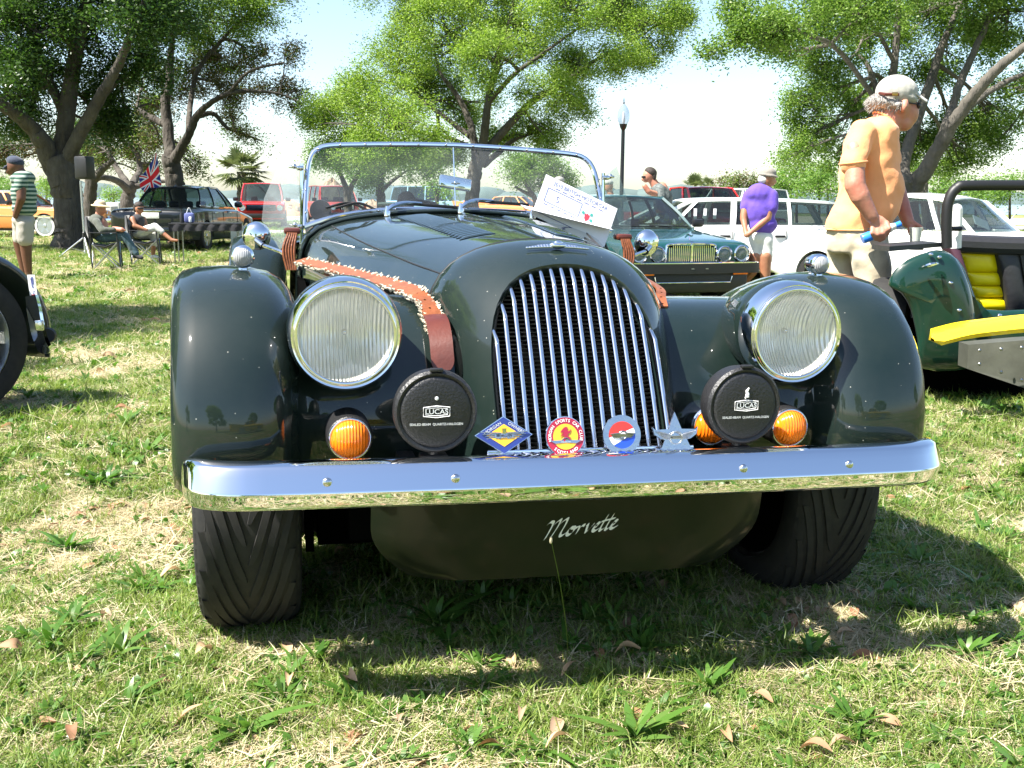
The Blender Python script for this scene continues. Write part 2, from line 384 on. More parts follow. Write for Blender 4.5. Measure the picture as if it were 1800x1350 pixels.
MB().tube([(0, y, hoodz(0, y) + .001) for y in seg(.315, 1.365, 30)], .0045, 8).build('bonnet_hinge', GR, CAR)
m = MB()
for s_ in (-1, 1):
    m.tube([(s_ * (.225 + .18 * t), .318 + 1.04 * t, float(hoodz(s_ * (.225 + .18 * t), .318 + 1.04 * t)) + .0005) for t in seg(0, 1, 40)], .0022, 5)
m.build('bonnet_side_line', MT['black_metal'], CAR)  # thin dark line along each side of the bonnet top
# bonnet louvres: pressed slots on both sides of the hinge
lv = None
for s_ in (-1, 1):
    for k in range(26):
        y = .50 + k * .031; x0 = .070 + .050 * (y - .5) ; x1 = x0 + .085 + .035 * (y - .5)
        mm = MB(); rw = []
        for a in seg(0, 1, 8):
            x = s_ * (x0 + (x1 - x0) * a); z = float(hoodz(x, y)); hgt = .0052 * min(1, math.sin(PI * a) * 3)
            rw.append([(x, y - .010, z + .0006), (x, y - .003, z + hgt * .6), (x, y + .004, z + hgt), (x, y + .0055, z + hgt * .8), (x, y + .006, z - .002)])
        mm.grid(rw).build('louvre', GR, CAR, ang=70)
# scuttle and windscreen base
def arcS(w_, zc, zs): return full([(w_, .50), (w_, .62), (w_ - .003, zs - .12), (w_ - .01, zs - .06), (w_ - .03, zs - .018), (w_ - .075, zs + .012), (w_ - .15, zs + .036), (.22, zc - .012), (.1, zc - .003), (0, zc)])
S1 = arcS(.503, .913, .845); S2 = arcS(.51, .928, .86); S3 = arcS(.515, .92, .85)
MB().grid([[(x, 1.374, z - .003) for x, z in S1], [(x, 1.38, z + .003) for x, z in S1], [(x, 1.43, (a[1] + z) / 2 + .004) for a, (x, z) in zip(S1, S2)], [(x, 1.50, z - .004) for x, z in S2], [(x, 1.56, z - .012) for x, z in S3], [(x * .98, 1.565, z - .05) for x, z in S3]]).build('scuttle', GR, CAR, ang=60)
MB().tube([(x * 1.004, 1.377, z + .003) for x, z in S1 if z > .70], .006, 8).build('scuttle_bead', GR, CAR)
# front wings with the valance that joins them to the cowl
pA = resamp(crom([(-.022, .415), (-.036, .45), (-.041, .50), (-.040, .54), (-.018, .625), (.03, .70), (.105, .76), (.20, .793), (.32, .803), (.46, .787), (.64, .738), (.85, .66), (1.08, .55), (1.32, .43), (1.58, .335), (1.9, .30)], 5), 56)
pB = resamp(crom([(.085, .40), (.075, .43), (.07, .46), (.068, .52), (.085, .585), (.125, .65), (.185, .705), (.26, .735), (.36, .742), (.52, .725), (.70, .68), (.9, .60), (1.12, .50), (1.35, .40), (1.6, .32), (1.9, .29)], 5), 56)
sec = [(.738, .115), (.741, .113), (.752, .085), (.757, .055), (.752, .028), (.736, .010), (.708, .0015), (.665, -.002), (.62, 0), (.583, .009), (.557, .026), (.541, .048)]
for s_ in (-1, 1):
    rows = []
    for i in range(56):
        a = pA[i]; t_ = pA[min(i + 1, 55)] - pA[max(i - 1, 0)]; t_ = t_ / np.linalg.norm(t_); nm = np.array([t_[1], -t_[0]])   # inward is +y at the front
        b = pB[i]; fl = .020 * sm(-.04, .35, a[0]) * (1 - sm(.9, 1.6, a[0])); rw = []
        for x, off in sec:
            q = a + nm * off; rw.append((s_ * (x + fl * sm(.5, .75, x)), q[0], q[1]))
        v_ = a + nm * .075
        for x, k in ((.530, .15), (.520, .42), (.505, .75), (.487, .93), (.46, .99), (.42, 1.), (.36, 1.), (.30, 1.), (.24, 1.), (.17, 1.)):
            q = v_ + (b - v_) * k; rw.append((s_ * x, q[0], q[1]))
        rows.append(rw)
    wing = MB().grid(rows, flip=s_ > 0).build('front_wing', GR, CAR, ang=75)
    sd = wing.modifiers.new('s', 'SOLIDIFY'); sd.thickness = .004; sd.offset = -1
    MB().tube([rw[0] for rw in rows[:50]], .0055, 8).build('wing_bead', GR, wing)
# grille bars
nb = 16
def arch_z(x):  # inner edge of the opening
    xs = [p[0] * .965 for p in F_[:21]]; zs = [p[1] for p in F_[:21]]
    return float(np.interp(-abs(x), xs, zs))
for k in range(nb):
    x = (k - 7.5) * .0213; zt = arch_z(x) - .012
    if abs(x) > .155: zt = .70
    pts = []
    for z in seg(.455, zt, 18):
        pts.append((x * (1 - .0 * (z - .5)), yF(z) - .004 - .012 * math.sin(PI * min(1, (z - .455) / (.86 - .455))), z))
    pts[-1] = (x, yF(zt) + .001, zt); pts.append((x, yF(zt) + .012, zt + .005)); pts.append((x, yF(zt) + .03, zt + .004))
    MB().tube(pts, .0047, 10, flat=.75).build('grille_bar', CH, CAR, ang=60)
m = MB()
for z in seg(.455, .80, 46):
    hw = next((xx for xx in seg(.163, 0, 40) if arch_z(xx) > z), .02)
    m.box((0, yF(z) + .035, z), (2 * hw, .0025, .0022))
m.build('radiator_core', MT['black_metal'], CAR)
m = MB().grid([[(x * .97, yF(z) + .05, z - .004) for x, z in F_], [(0, yF(z) + .055, z - .004) for x, z in F_]]); m.build('radiator_back', MT['dark'], CAR)
MB().tube([(x * .965, yF(z) + .012, z - .003) for x, z in F_], .005, 8).build('grille_surround', MT['black_metal'], CAR)
# winged badge on the cowl
m = MB(); c0 = Vector((0, .195, .858)); nrm = Vector((0, -.42, .9)).normalized(); up = Vector((0, .9, .42)).normalized()
m.sph(c0 + nrm * .004, (.019, .010, .007), 20, 10); m.sph(c0 + nrm * .009, (.010, .006, .006), 14, 8)
for s_ in (-1, 1):
    for r_ in range(3):
        for j in range(9 - r_ * 2):
            x = s_ * (.014 + j * .0062); m.sph(c0 + Vector((x, 0, 0)) + up * ((r_ - 1) * .0042 * (1 - j / 12)) + nrm * (.003 - .0012 * abs(x) / .06 - abs(x) ** 2 * .9), (.0046, .0030, .0028), 8, 6)
m.build('bonnet_badge', CH, CAR)
# ---- headlights
def ring(m, c, R, r, k=48, flat=1.):
    m.grid([[(c[0] + (R + r * math.cos(b)) * math.cos(a), c[1] + r * flat * math.sin(b), c[2] + (R + r * math.cos(b)) * math.sin(a)) for b in seg(0, 2 * PI, 12)[:-1]] for a in seg(0, 2 * PI, k)[:-1]], cu=True, cv=True)
def headlight(c, parent, R=.092, pod=None):
    c = Vector(c); k = R / .092
    m = MB().lathe([(.0905 * k, -.004 * k), (.096 * k, -.006 * k), (.1005 * k, .004 * k), (.1025 * k, .018 * k), (.1033 * k, .030 * k), (.1022 * k, .040 * k), (.096 * k, .043 * k)], c, '-Y', 64, cap=False)
    h = m.build('headlight', CH, parent, ang=50, recalc=True)
    m = MB(); ring(m, (c.x, c.y - .006 * k, c.z), .0875 * k, .0042 * k); m.build('lens_rim', CH, h)
    MB().lathe([(.0, .065 * k), (.012 * k, .062 * k), (.03 * k, .055 * k), (.05 * k, .042 * k), (.068 * k, .024 * k), (.08 * k, .008 * k), (.0865 * k, -.0005)], c, '-Y', 48, cap=False).build('reflector', MT['refl'], h)
    MB().lathe([(.0, -.022 * k), (.03 * k, -.0200 * k), (.055 * k, -.0155 * k), (.075 * k, -.009 * k), (.0865 * k, -.003)], c, '-Y', 48, cap=False).build('lens', MT['lens'], h, ang=80)
    m = MB().sph((c.x, c.y + .045 * k, c.z), (.006 * k, .010 * k, .006 * k))
    m.build('bulb', MT['chrome_dull'], h)
    return h
mat('refl', (.95, .93, .86), .22, .45)
def _flute():
    m = MT['refl']; nt = m.node_tree; b = nt.nodes['Principled BSDF']; N = nt.nodes.new; L = nt.links.new; tc = N('ShaderNodeTexCoord')
    w1 = N('ShaderNodeTexWave'); w1.bands_direction = 'X'; w1.inputs['Scale'].default_value = 46; w1.inputs['Distortion'].default_value = 0.; L(tc.outputs['Object'], w1.inputs[0])
    v = N('ShaderNodeTexVoronoi'); v.inputs['Scale'].default_value = 22; mp = N('ShaderNodeMapping'); mp.inputs['Scale'].default_value = (1, 1, .6); L(tc.outputs['Object'], mp.inputs[0]); L(mp.outputs[0], v.inputs['Vector'])
    b1 = N('ShaderNodeBump'); b1.inputs['Strength'].default_value = .8; b1.inputs['Distance'].default_value = .02; L(v.outputs['Distance'], b1.inputs['Height'])
    b2 = N('ShaderNodeBump'); b2.inputs['Strength'].default_value = 1.; b2.inputs['Distance'].default_value = .0035; L(w1.outputs['Fac'], b2.inputs['Height']); L(b1.outputs[0], b2.inputs['Normal']); L(b2.outputs[0], b.inputs['Normal'])
_flute()
for s_ in (-1, 1):
    headlight((s_ * .446, -.002, .702), CAR, .094)
    rows = []
    for yy, rr, dz in ((.034, .100, 0), (.045, .106, 0), (.075, .104, 0), (.12, .097, .0), (.18, .085, .001), (.25, .065, .003), (.33, .04, .008), (.40, .012, .012)):
        rows.append([(s_ * (.446 + .03 * sm(.1, .4, yy)) + rr * math.cos(a), yy, .702 + dz + rr * math.sin(a)) for a in seg(0, 2 * PI, 36)[:-1]])
    MB().grid(rows, cv=True).build('headlight_pod', GR, CAR, ang=60)
    # amber turn signals and inner amber lamps
    for cx, cz, yb, nm_ in ((.440, .512, -.018, 'indicator'), (.283, .512, .012, 'indicator')):
        c = (s_ * cx, yb, cz)
        if nm_ == 'indicator' and cx < .3 and s_ < 0: continue
        h = MB().lathe([(.042, .085), (.043, .02), (.0415, .002), (.037, -.002), (.033, .0)], c, '-Y', 40).build('indicator', MT['black_plastic'] if cx > .3 else CH, CAR)
        m = MB(); ring(m, (c[0], c[1] - .002, c[2]), .0372, .0025); m.build('indicator_rim', CH, h)
        MB().lathe([(0, -.026), (.015, -.025), (.025, -.020), (.032, -.012), (.0352, -.003), (.036, .003)], c, '-Y', 40).build('indicator_lens', MT['amber_ribbed'] if 'amber_ribbed' in MT else MT['amber'], h, ang=80)
    # wing-top marker lamps
    c = Vector((s_ * .634, .262, .826))
    h = MB().lathe([(.019, -.012), (.0225, -.008), (.0235, .0), (.022, .02), (.017, .036), (.008, .047), (0, .05)], c, '-Y', 32).build('marker_lamp', CH, CAR, ang=50)
    MB().lathe([(0, -.021), (.01, -.0195), (.017, -.0145), (.0195, -.009)], c, '-Y', 28).build('lens', MT['lens_milky'] if 'lens_milky' in MT else MT['lens'], h)
    MB().rbox((c.x, c.y + .012, c.z - .027), (.018, .04, .016), .005).build('foot', CH, h)
    # covered spot lamps
    c = Vector((s_ * .295, -.112, .578))
    h = MB().lathe([(.060, .055), (.072, .045), (.0755, .02), (.0745, .006), (.070, .0), (.0665, .001), (.064, .003), (.0615, .0005), (.057, -.0015), (.03, -.0035), (0, -.004)], c, '-Y', 56).build('spot_lamp', MT['black_plastic'], CAR, ang=30)
    MB().lathe([(.062, .04), (.066, .05), (.055, .075), (.03, .09), (0, .093)], c, '-Y', 40).build('lamp_shell', MT['black_metal'], h)
    MB().rbox((c.x, c.y + .004, c.z + .0755), (.024, .012, .006), .002).build('cover_clip', MT['black_metal'], h); m = MB(); m.tube([(c.x, c.y + .03, c.z - .07), (c.x, c.y + .03, c.z - .10)], .010, 10); m.rbox((c.x, c.y + .03, c.z - .088), (.05, .03, .012), .003); m.build('lamp_bracket', MT['black_metal'], h)
    m = MB(); O = (c.x, c.y - .0046, c.z + .002); X = (1, 0, 0); Y = (0, 0, 1)
    put_text(m, 'LUCAS', (O[0], O[1], O[2]), X, Y, .0125, .012, sx=1.1)
    for kx, kz, th in ((.0235, .0105, .0008), (.0195, .0072, .0006)):
        pl = [(-kx, -kz * .75), (0, -kz), (kx, -kz * .75), (kx, kz * .75), (0, kz), (-kx, kz * .75)]
        m.tube([(O[0] + a, O[1], O[2] + b) for a, b in pl], th, 4, closed=True)
    put_text(m, 'SEALED-BEAM  QUARTZ-HALOGEN', (O[0], O[1] + .0003, O[2] - .0225), X, Y, .0060, .01)
    if s_ < 0: m.sph((O[0], O[1], O[2] + .024), (.0035, .001, .0035), 10, 6)
    else:
        m.tube([(O[0] + .002, O[1], O[2] + .016), (O[0] + .001, O[1], O[2] + .022), (O[0] - .001, O[1], O[2] + .028), (O[0] + .003, O[1], O[2] + .034)], [.0022, .0035, .0028, .0012], 8)
        m.tube([(O[0] - .0015, O[1], O[2] + .022), (O[0] - .003, O[1], O[2] + .014)], .0014, 6)
    m.build('lettering', MT['print_white'], h, smooth=False)
# ---- bumper
def bump_y(x): return -.158 + .012 * (x / .7) ** 2 + (.045 * ((abs(x) - .62) / .11) ** 2 if abs(x) > .62 else 0)
rows = []; xs = [-.734, -.732, -.728, -.72, -.71, -.695, -.675, -.65] + list(np.linspace(-.62, .62, 41)) + [.65, .675, .695, .71, .72, .728, .732, .734]
pf = crom([(.055, .490), (.040, .503), (.022, .507), (.006, .5035), (-.004, .496), (-.024, .459), (-.0255, .454), (-.0235, .449), (-.017, .436), (-.008, .421), (.002, .416), (.010, .415)], 3)
for x in xs:
    e = abs(x); k = 1. if e < .70 else max(.08, math.sqrt(max(0, 1 - ((e - .70) / .0345) ** 2)))
    kz = .42 + .58 * k; yb = bump_y(x) + (.035 * (1 - k) + (.02 * (1 - k)))
    rows.append([(x, yb + a * (.5 + .5 * k), .459 + (b - .459) * kz * .90) for a, b in pf])
bmp = MB().grid(rows).build('bumper', CH, CAR, ang=50)
sd = bmp.modifiers.new('s', 'SOLIDIFY'); sd.thickness = .004; sd.offset = -1
for x in (-.488, -.269, .27, .489):
    MB().sph((x, bump_y(x) - .016, .4725), (.0085, .006, .0085), 16, 10).build('bumper_bolt', MT['chrome_dull'], CAR)
for s_ in (-1, 1):
    m = MB(); m.rbox((s_ * .33, -.03, .45), (.035, .22, .03), .004); m.rbox((s_ * .310, -.10, .468), (.06, .05, .012), .003); m.build('bumper_bracket', MT['black_metal'], CAR)
# ---- apron with the name
def apr(x, t):  # t 0 top .. 1 bottom
    z = .46 - .235 * t; hw = .40 if t < .55 else .40 - .075 * ((t - .55) / .45) ** 2
    return Vector((x * hw / .40, -.055 + .035 * t ** 1.6 + .05 * (abs(x) / .40) ** 6, z))
rows = [[apr(x, t) for x in seg(-.40, .40, 32)] for t in seg(0, 1, 14)]
rows.append([apr(x, 1) + Vector((0, .04, -.004)) for x in seg(-.40, .40, 32)]); rows.append([apr(x, 1) + Vector((0, .30, .0)) for x in seg(-.40, .40, 32)])
MB().grid(rows).build('front_apron', MT['apron_green'], CAR, ang=60)
S_ = [  # pen strokes of the script lettering, unit = x-height
 [(-.35, 1.55), (-.1, 1.85), (.2, 1.7), (.15, 1.), (.0, .1), (-.05, -.1)], [(.15, 1.2), (.5, 1.7), (.85, 1.95), (.8, 1.2), (.62, .5), (.55, .1)], [(.8, 1.3), (1.15, 1.75), (1.5, 1.95), (1.5, 1.3), (1.35, .5), (1.4, .1), (1.65, .1), (1.95, .4)],
 [(2.45, .9), (2.15, .85), (1.98, .45), (2.1, .08), (2.4, .1), (2.62, .5), (2.5, .88), (2.3, .8), (2.75, .75), (3.0, .9)],
 [(3.0, .9), (3.05, .5), (2.95, .05)], [(3.02, .55), (3.2, .85), (3.42, .95), (3.5, .8)],
 [(3.65, .8), (3.8, .95), (3.85, .5), (3.9, .08), (4.1, .3), (4.35, .75), (4.4, .95)],
 [(4.5, .4), (4.85, .6), (4.95, .85), (4.75, .95), (4.55, .6), (4.55, .2), (4.8, .05), (5.15, .3)],
 [(5.55, 1.75), (5.35, .9), (5.25, .2), (5.4, .03), (5.65, .25)], [(5.1, 1.05), (5.75, 1.15)],
 [(6.1, 1.75), (5.9, .9), (5.8, .2), (5.95, .03), (6.2, .25)], [(5.7, 1.15), (6.4, 1.22)],
 [(6.25, .4), (6.6, .6), (6.7, .85), (6.5, .95), (6.3, .6), (6.3, .2), (6.55, .05), (6.95, .3)]]
m = MB()
for st in S_:
    P = crom([(a[0] + .28 * a[1], a[1]) for a in st], 6); rw = []
    for i, p in enumerate(P):
        wd = .215 * (.55 + .45 * min(1, min(i, len(P) - 1 - i) / 4)); nx, nz = math.cos(.9) * wd, math.sin(.9) * wd; q = []
        for sg in (-1, 1):
            X = -.069 + (p[0] + sg * nx) * .0205; Z = .3095 + (p[1] + sg * nz) * .0185 + (p[0]) * .0022
            t = (.46 - Z) / .235; v = apr(X, t); q.append((X, v.y - .0015, Z))
        rw.append(q)
    m.grid(rw)
m.build('lettering', MT['print_white'], CAR, smooth=False)
# ---- car badges on the badge bar
yb = -.112
MB().rbox((0, yb + .012, .492), (.40, .006, .022), .003).build('badge_bar', CH, CAR)
m = MB()
for x in seg(-.15, .17, 20): m.tube([(x, yb + .004, .497), (x + .010, yb - .028, .500)], .0032, 6)
m.build('badge_bar_twist', CH, CAR)
X = (1, 0, 0); Y = (0, .27, .963); Yv = Vector(Y)
def badge(name, poly, x, z, mat_, h=.006, y=yb):
    O = Vector((x, y, z)); b = MB().prism(poly, -h, O, X, Y).build(name, mat_, CAR, smooth=False); return b, O - Vector((0, .0012, 0))
def face(poly, O, mat_, parent, k, name='emblem', dep=.0004):
    MB().prism([(a * k, b * k) for a, b in poly], .0008, O + Vector((0, -dep, 0)), X, Y).build(name, mat_, parent, smooth=False)
def circ(r, n=40, cx=0, cz=0): return [(cx + r * math.cos(2 * PI * i / n), cz + r * math.sin(2 * PI * i / n)) for i in range(n)]
dia = [(-.0535, 0), (0, -.034), (.0535, 0), (0, .034)]
b, O = badge('grille_badge', dia, -.172, .534, CH); b['label'] = 'blue and yellow diamond badge with silver wings'
face(dia, O, MT['enamel_blue'], b, .96, 'enamel'); face(dia, O, MT['enamel_yellow'], b, .60, 'enamel', .0012)
m = MB()
for s_ in (-1, 1):
    for j in range(6):
        m.tube([(O.x + s_ * .006, O.y - .0025, O.z + .004 - j * .0018), (O.x + s_ * (.044 - j * .0045), O.y - .0025, O.z + .007 - j * .004)], [.0016, .0008], 5)
m.prism([(-.017, -.004), (.017, -.004), (.017, .004), (-.017, .004)], .0016, O + Vector((0, -.002, 0)), X, Y)
for q in range(4): m.prism([(-.004, -.013), (.004, -.013), (.003, .0), (-.003, 0)], .001, O + Vector((0, -.0018, 0)), Matrix.Rotation(q * PI / 2, 3, 'Y') @ Vector(X), Matrix.Rotation(q * PI / 2, 3, 'Y') @ Vector((0, 0, 1)))
m.build('winged_emblem', MT['chrome_dull'], b)
m = MB(); a = math.atan2(.034, .0535)
for txt, sx_, sz_ in (('MORGAN', -1, 1), ('OWNERS', 1, 1), ('GROUP', -1, -1), ('SOUTH', 1, -1)):
    an = a * sx_ * -sz_; Xr = Vector((math.cos(an), 0, math.sin(an))); Yr = Vector((-math.sin(an), 0, math.cos(an)))
    put_text(m, txt, O + Vector((sx_ * .0215, -.0022, sz_ * .0138)), Xr, Yr, .0082, .01)
m2 = MB(); put_text(m2, 'MORGAN', O + Vector((0, -.0048, 0)), X, (0, 0, 1), .0065, .01); m2.build('lettering', MT['print_dark'], b, smooth=False)
m.build('lettering', MT['print_white'], b, smooth=False)
b, O = badge('grille_badge', circ(.0365), -.057, .5285, CH); b['label'] = 'round maroon and yellow badge with rampant lion'
face(circ(.0352), O, MT['enamel_red'], b, 1, 'enamel'); face(circ(.0235), O, MT['enamel_yellow'], b, 1, 'enamel', .0012)
m = MB(); lion = crom([(-.010, .006), (-.006, .012), (-.001, .016), (.004, .015), (.003, .011), (.006, .008), (.010, .012), (.008, .005), (.004, .003), (.005, -.002), (.009, -.003), (.007, -.008), (.003, -.005), (.0, -.007), (-.003, -.011), (-.005, -.007), (-.003, -.002), (-.006, .001), (-.010, -.002), (-.008, .002), (-.004, .006)], 2, True)
m.prism(lion, .0008, O + Vector((0, -.0022, .002)), X, Y); m.build('lion', MT['enamel_red'], b, smooth=False)
m = MB(); m.prism([(-.030, -.0045), (-.020, -.010), (0, -.008), (.020, -.010), (.030, -.0045), (.012, -.004), (0, -.0035), (-.012, -.004)], .0008, O + Vector((0, -.003, -.002)), X, Y); m.build('winged_emblem', MT['chrome_dull'], b, smooth=False)
m = MB(); ring(m, (O.x, O.y - .004, O.z - .0095), .0078, .0011, 24); m.box((O.x, O.y - .004, O.z - .0095), (.019, .0016, .0042)); m.box((O.x, O.y - .004, O.z - .0095), (.002, .0012, .015)); m.build('wheel_emblem', MT['print_dark'], b)
m = MB(); arc_text(m, 'MORGAN SPORTS CAR CLUB', O + Vector((0, -.0016, 0)), X, Y, .0296, 196, -16, .0078, bold=.01); arc_text(m, 'SCOTLAND', O + Vector((0, -.0016, 0)), X, Y, .0296, 222, 318, .0078, inward=True, bold=.01)
m2 = MB(); put_text(m2, 'MORGAN', O + Vector((0, -.0052, -.0095)), X, (0, 0, 1), .0042, .01); m2.build('lettering', MT['print_white'], b, smooth=False)
m.build('lettering', MT['print_white'], b, smooth=False)
b, O = badge('grille_badge', circ(.0365), .052, .529, MT['chrome_dull']); b['label'] = 'round silver badge with red white and blue disc'
def sect(r, a0, a1, n=16): return [(r * math.cos(math.radians(a0 + (a1 - a0) * i / n)), r * math.sin(math.radians(a0 + (a1 - a0) * i / n))) for i in range(n + 1)]
face(sect(.025, 30, 190), O, MT['enamel_bright_red'], b, 1, 'enamel'); face(sect(.025, 190, 232) + [(.02, .006), (.0245, .004)][:0] + sect(.025, 8, 30, 4), O, MT['enamel_white'], b, 1, 'enamel', .0002)
face(sect(.025, 228, 368), O, MT['enamel_bright_blue'], b, 1, 'enamel', .0006)
m = MB(); ring(m, (O.x, O.y - .0035, O.z), .0075, .0018, 24)
for s_ in (-1, 1):
    for j in range(3): m.tube([(O.x + s_ * .006, O.y - .0035, O.z + .003 - j * .003), (O.x + s_ * (.024 - j * .003), O.y - .003, O.z + .002 - j * .0028)], [.0024, .0012], 6)
m.box((O.x, O.y - .004, O.z), (.020, .0014, .005)); m.build('winged_emblem', MT['steel'], b)
star = [(0, .046), (.0125, .014), (.040, .013), (.045, .018), (.042, .004), (.030, -.004), (.022, -.006), (.034, -.032), (-.034, -.032), (-.022, -.006), (-.030, -.004), (-.042, .004), (-.045, .018), (-.040, .013), (-.0125, .014)]
b, O = badge('grille_badge', star, .158, .523, MT['chrome_dull']); b['label'] = 'silver winged star badge'
m = MB(); ring(m, (O.x, O.y - .002, O.z - .002), .012, .0012, 28)
for s_ in (-1, 1):
    for j in range(5): m.tube([(O.x + s_ * .012, O.y - .002, O.z + .004 - j * .002), (O.x + s_ * (.038 - j * .003), O.y - .002, O.z + .011 - j * .0035)], [.0013, .0009], 5)
m.box((O.x, O.y - .002, O.z - .001), (.026, .001, .006)); m.build('winged_emblem', MT['alu'], b)
m = MB(); put_text(m, '1971-74 EC', O + Vector((0, -.0018, -.0255)), X, (0, 0, 1), .0085, .01); put_text(m, 'MORGAN', O + Vector((0, -.0032, -.001)), X, (0, 0, 1), .0055, .01); m.build('lettering', MT['print_dark'], b, smooth=False)
# ---- windscreen
def wsb(x): return Vector((x, 1.425 + .0 * x, .918 - .062 * (abs(x) / .487) ** 3.2))
def wst(z): return 1.425 + (z - .9) * .42
tl = [(-.487, .857), (-.482, .95), (-.474, 1.03), (-.462, 1.073), (-.44, 1.098), (-.40, 1.110), (-.30, 1.1165), (-.15, 1.1225), (0, 1.1255)]
tl = resamp(crom(tl, 5), 40); outline = [(x, wst(z), z) for x, z in tl] + [(-x, wst(z), z) for x, z in tl[::-1][1:]]
bl_ = [tuple(Vector((x, wst(wsb(x).z), wsb(x).z))) for x in seg(.487, -.487, 30)]
fr = MB().tube(outline, .0085, 10)
fr.tube(bl_, .0085, 10); frame = fr.build('windscreen_frame', CH, CAR, ang=30)
m = MB()
for x in (-.44, -.37, -.29, -.21, -.12, -.03, .06, .15, .24, .33, .41):
    z = float(np.interp(x if x < 0 else -x, tl[:, 0], tl[:, 1])); m.sph((x, wst(z) - .012, z), .0035, 8, 6)
for s_ in (-1, 1):
    for z in (.90, .97, 1.03): m.sph((s_ * .481, wst(z) - .012, z), .003, 8, 6)
m.build('rivet', MT['chrome_dull'], frame)
G = [[None] * 9 for _ in range(2)]
rows = []
tx = np.array([p for p in outline]); 
for x in seg(-.470, .470, 40):
    zt = float(np.interp(-abs(x), tl[:, 0], tl[:, 1])); zb = wsb(x).z
    rows.append([(x, wst(zb + (zt - zb) * t), zb + (zt - zb) * t) for t in seg(0, 1, 3)])
MB().grid(rows).build('windscreen_glass', MT['glass'], CAR, ang=80)
m = MB()
m.tube([(-.005, 1.52, 1.122), (-.002, 1.475, .925)], .0022, 6); h = m.build('mirror_rod', CH, CAR)
R_m = Matrix.Rotation(math.radians(8), 3, 'Y') @ Matrix.Rotation(math.radians(-12), 3, 'X')
MB().rbox((.0, 1.50, 1.004), (.108, .018, .042), .007, R=R_m).build('rear_view_mirror', CH, CAR)
m = MB().sph((.0, 1.488, 1.004), (.008, .006, .006)); m.rbox((0, 1.487, 1.004), (.03, .006, .005), .002); m.build('mirror_clamp', MT['chrome_dull'], CAR)
for wx in (-.236, -.005, .227):
    w_ = MB().lathe([(.011, 0), (.011, .012), (.008, .02), (.006, .03), (0, .032)], (wx, 1.355, float(np.interp(wx, S1[:, 0], S1[:, 1])) - .004), 'Z', 16)
    zb = float(np.interp(wx, S1[:, 0], S1[:, 1])) + .014
    w_.tube(crom([(wx, 1.352, zb), (wx + .02, 1.36, zb + .014), (wx + .06, 1.385, zb + .024), (wx + .115, 1.412, zb + .024)], 4), [.0065, .0075, .006, .0035], 8)
    a = w_.build('wiper', CH, CAR)
    MB().rbox((wx + .135, 1.414, zb + .018), (.20, .006, .010), .002, R=Matrix.Rotation(math.radians(3), 3, 'Y')).build('wiper_blade', MT['black_metal'], a)
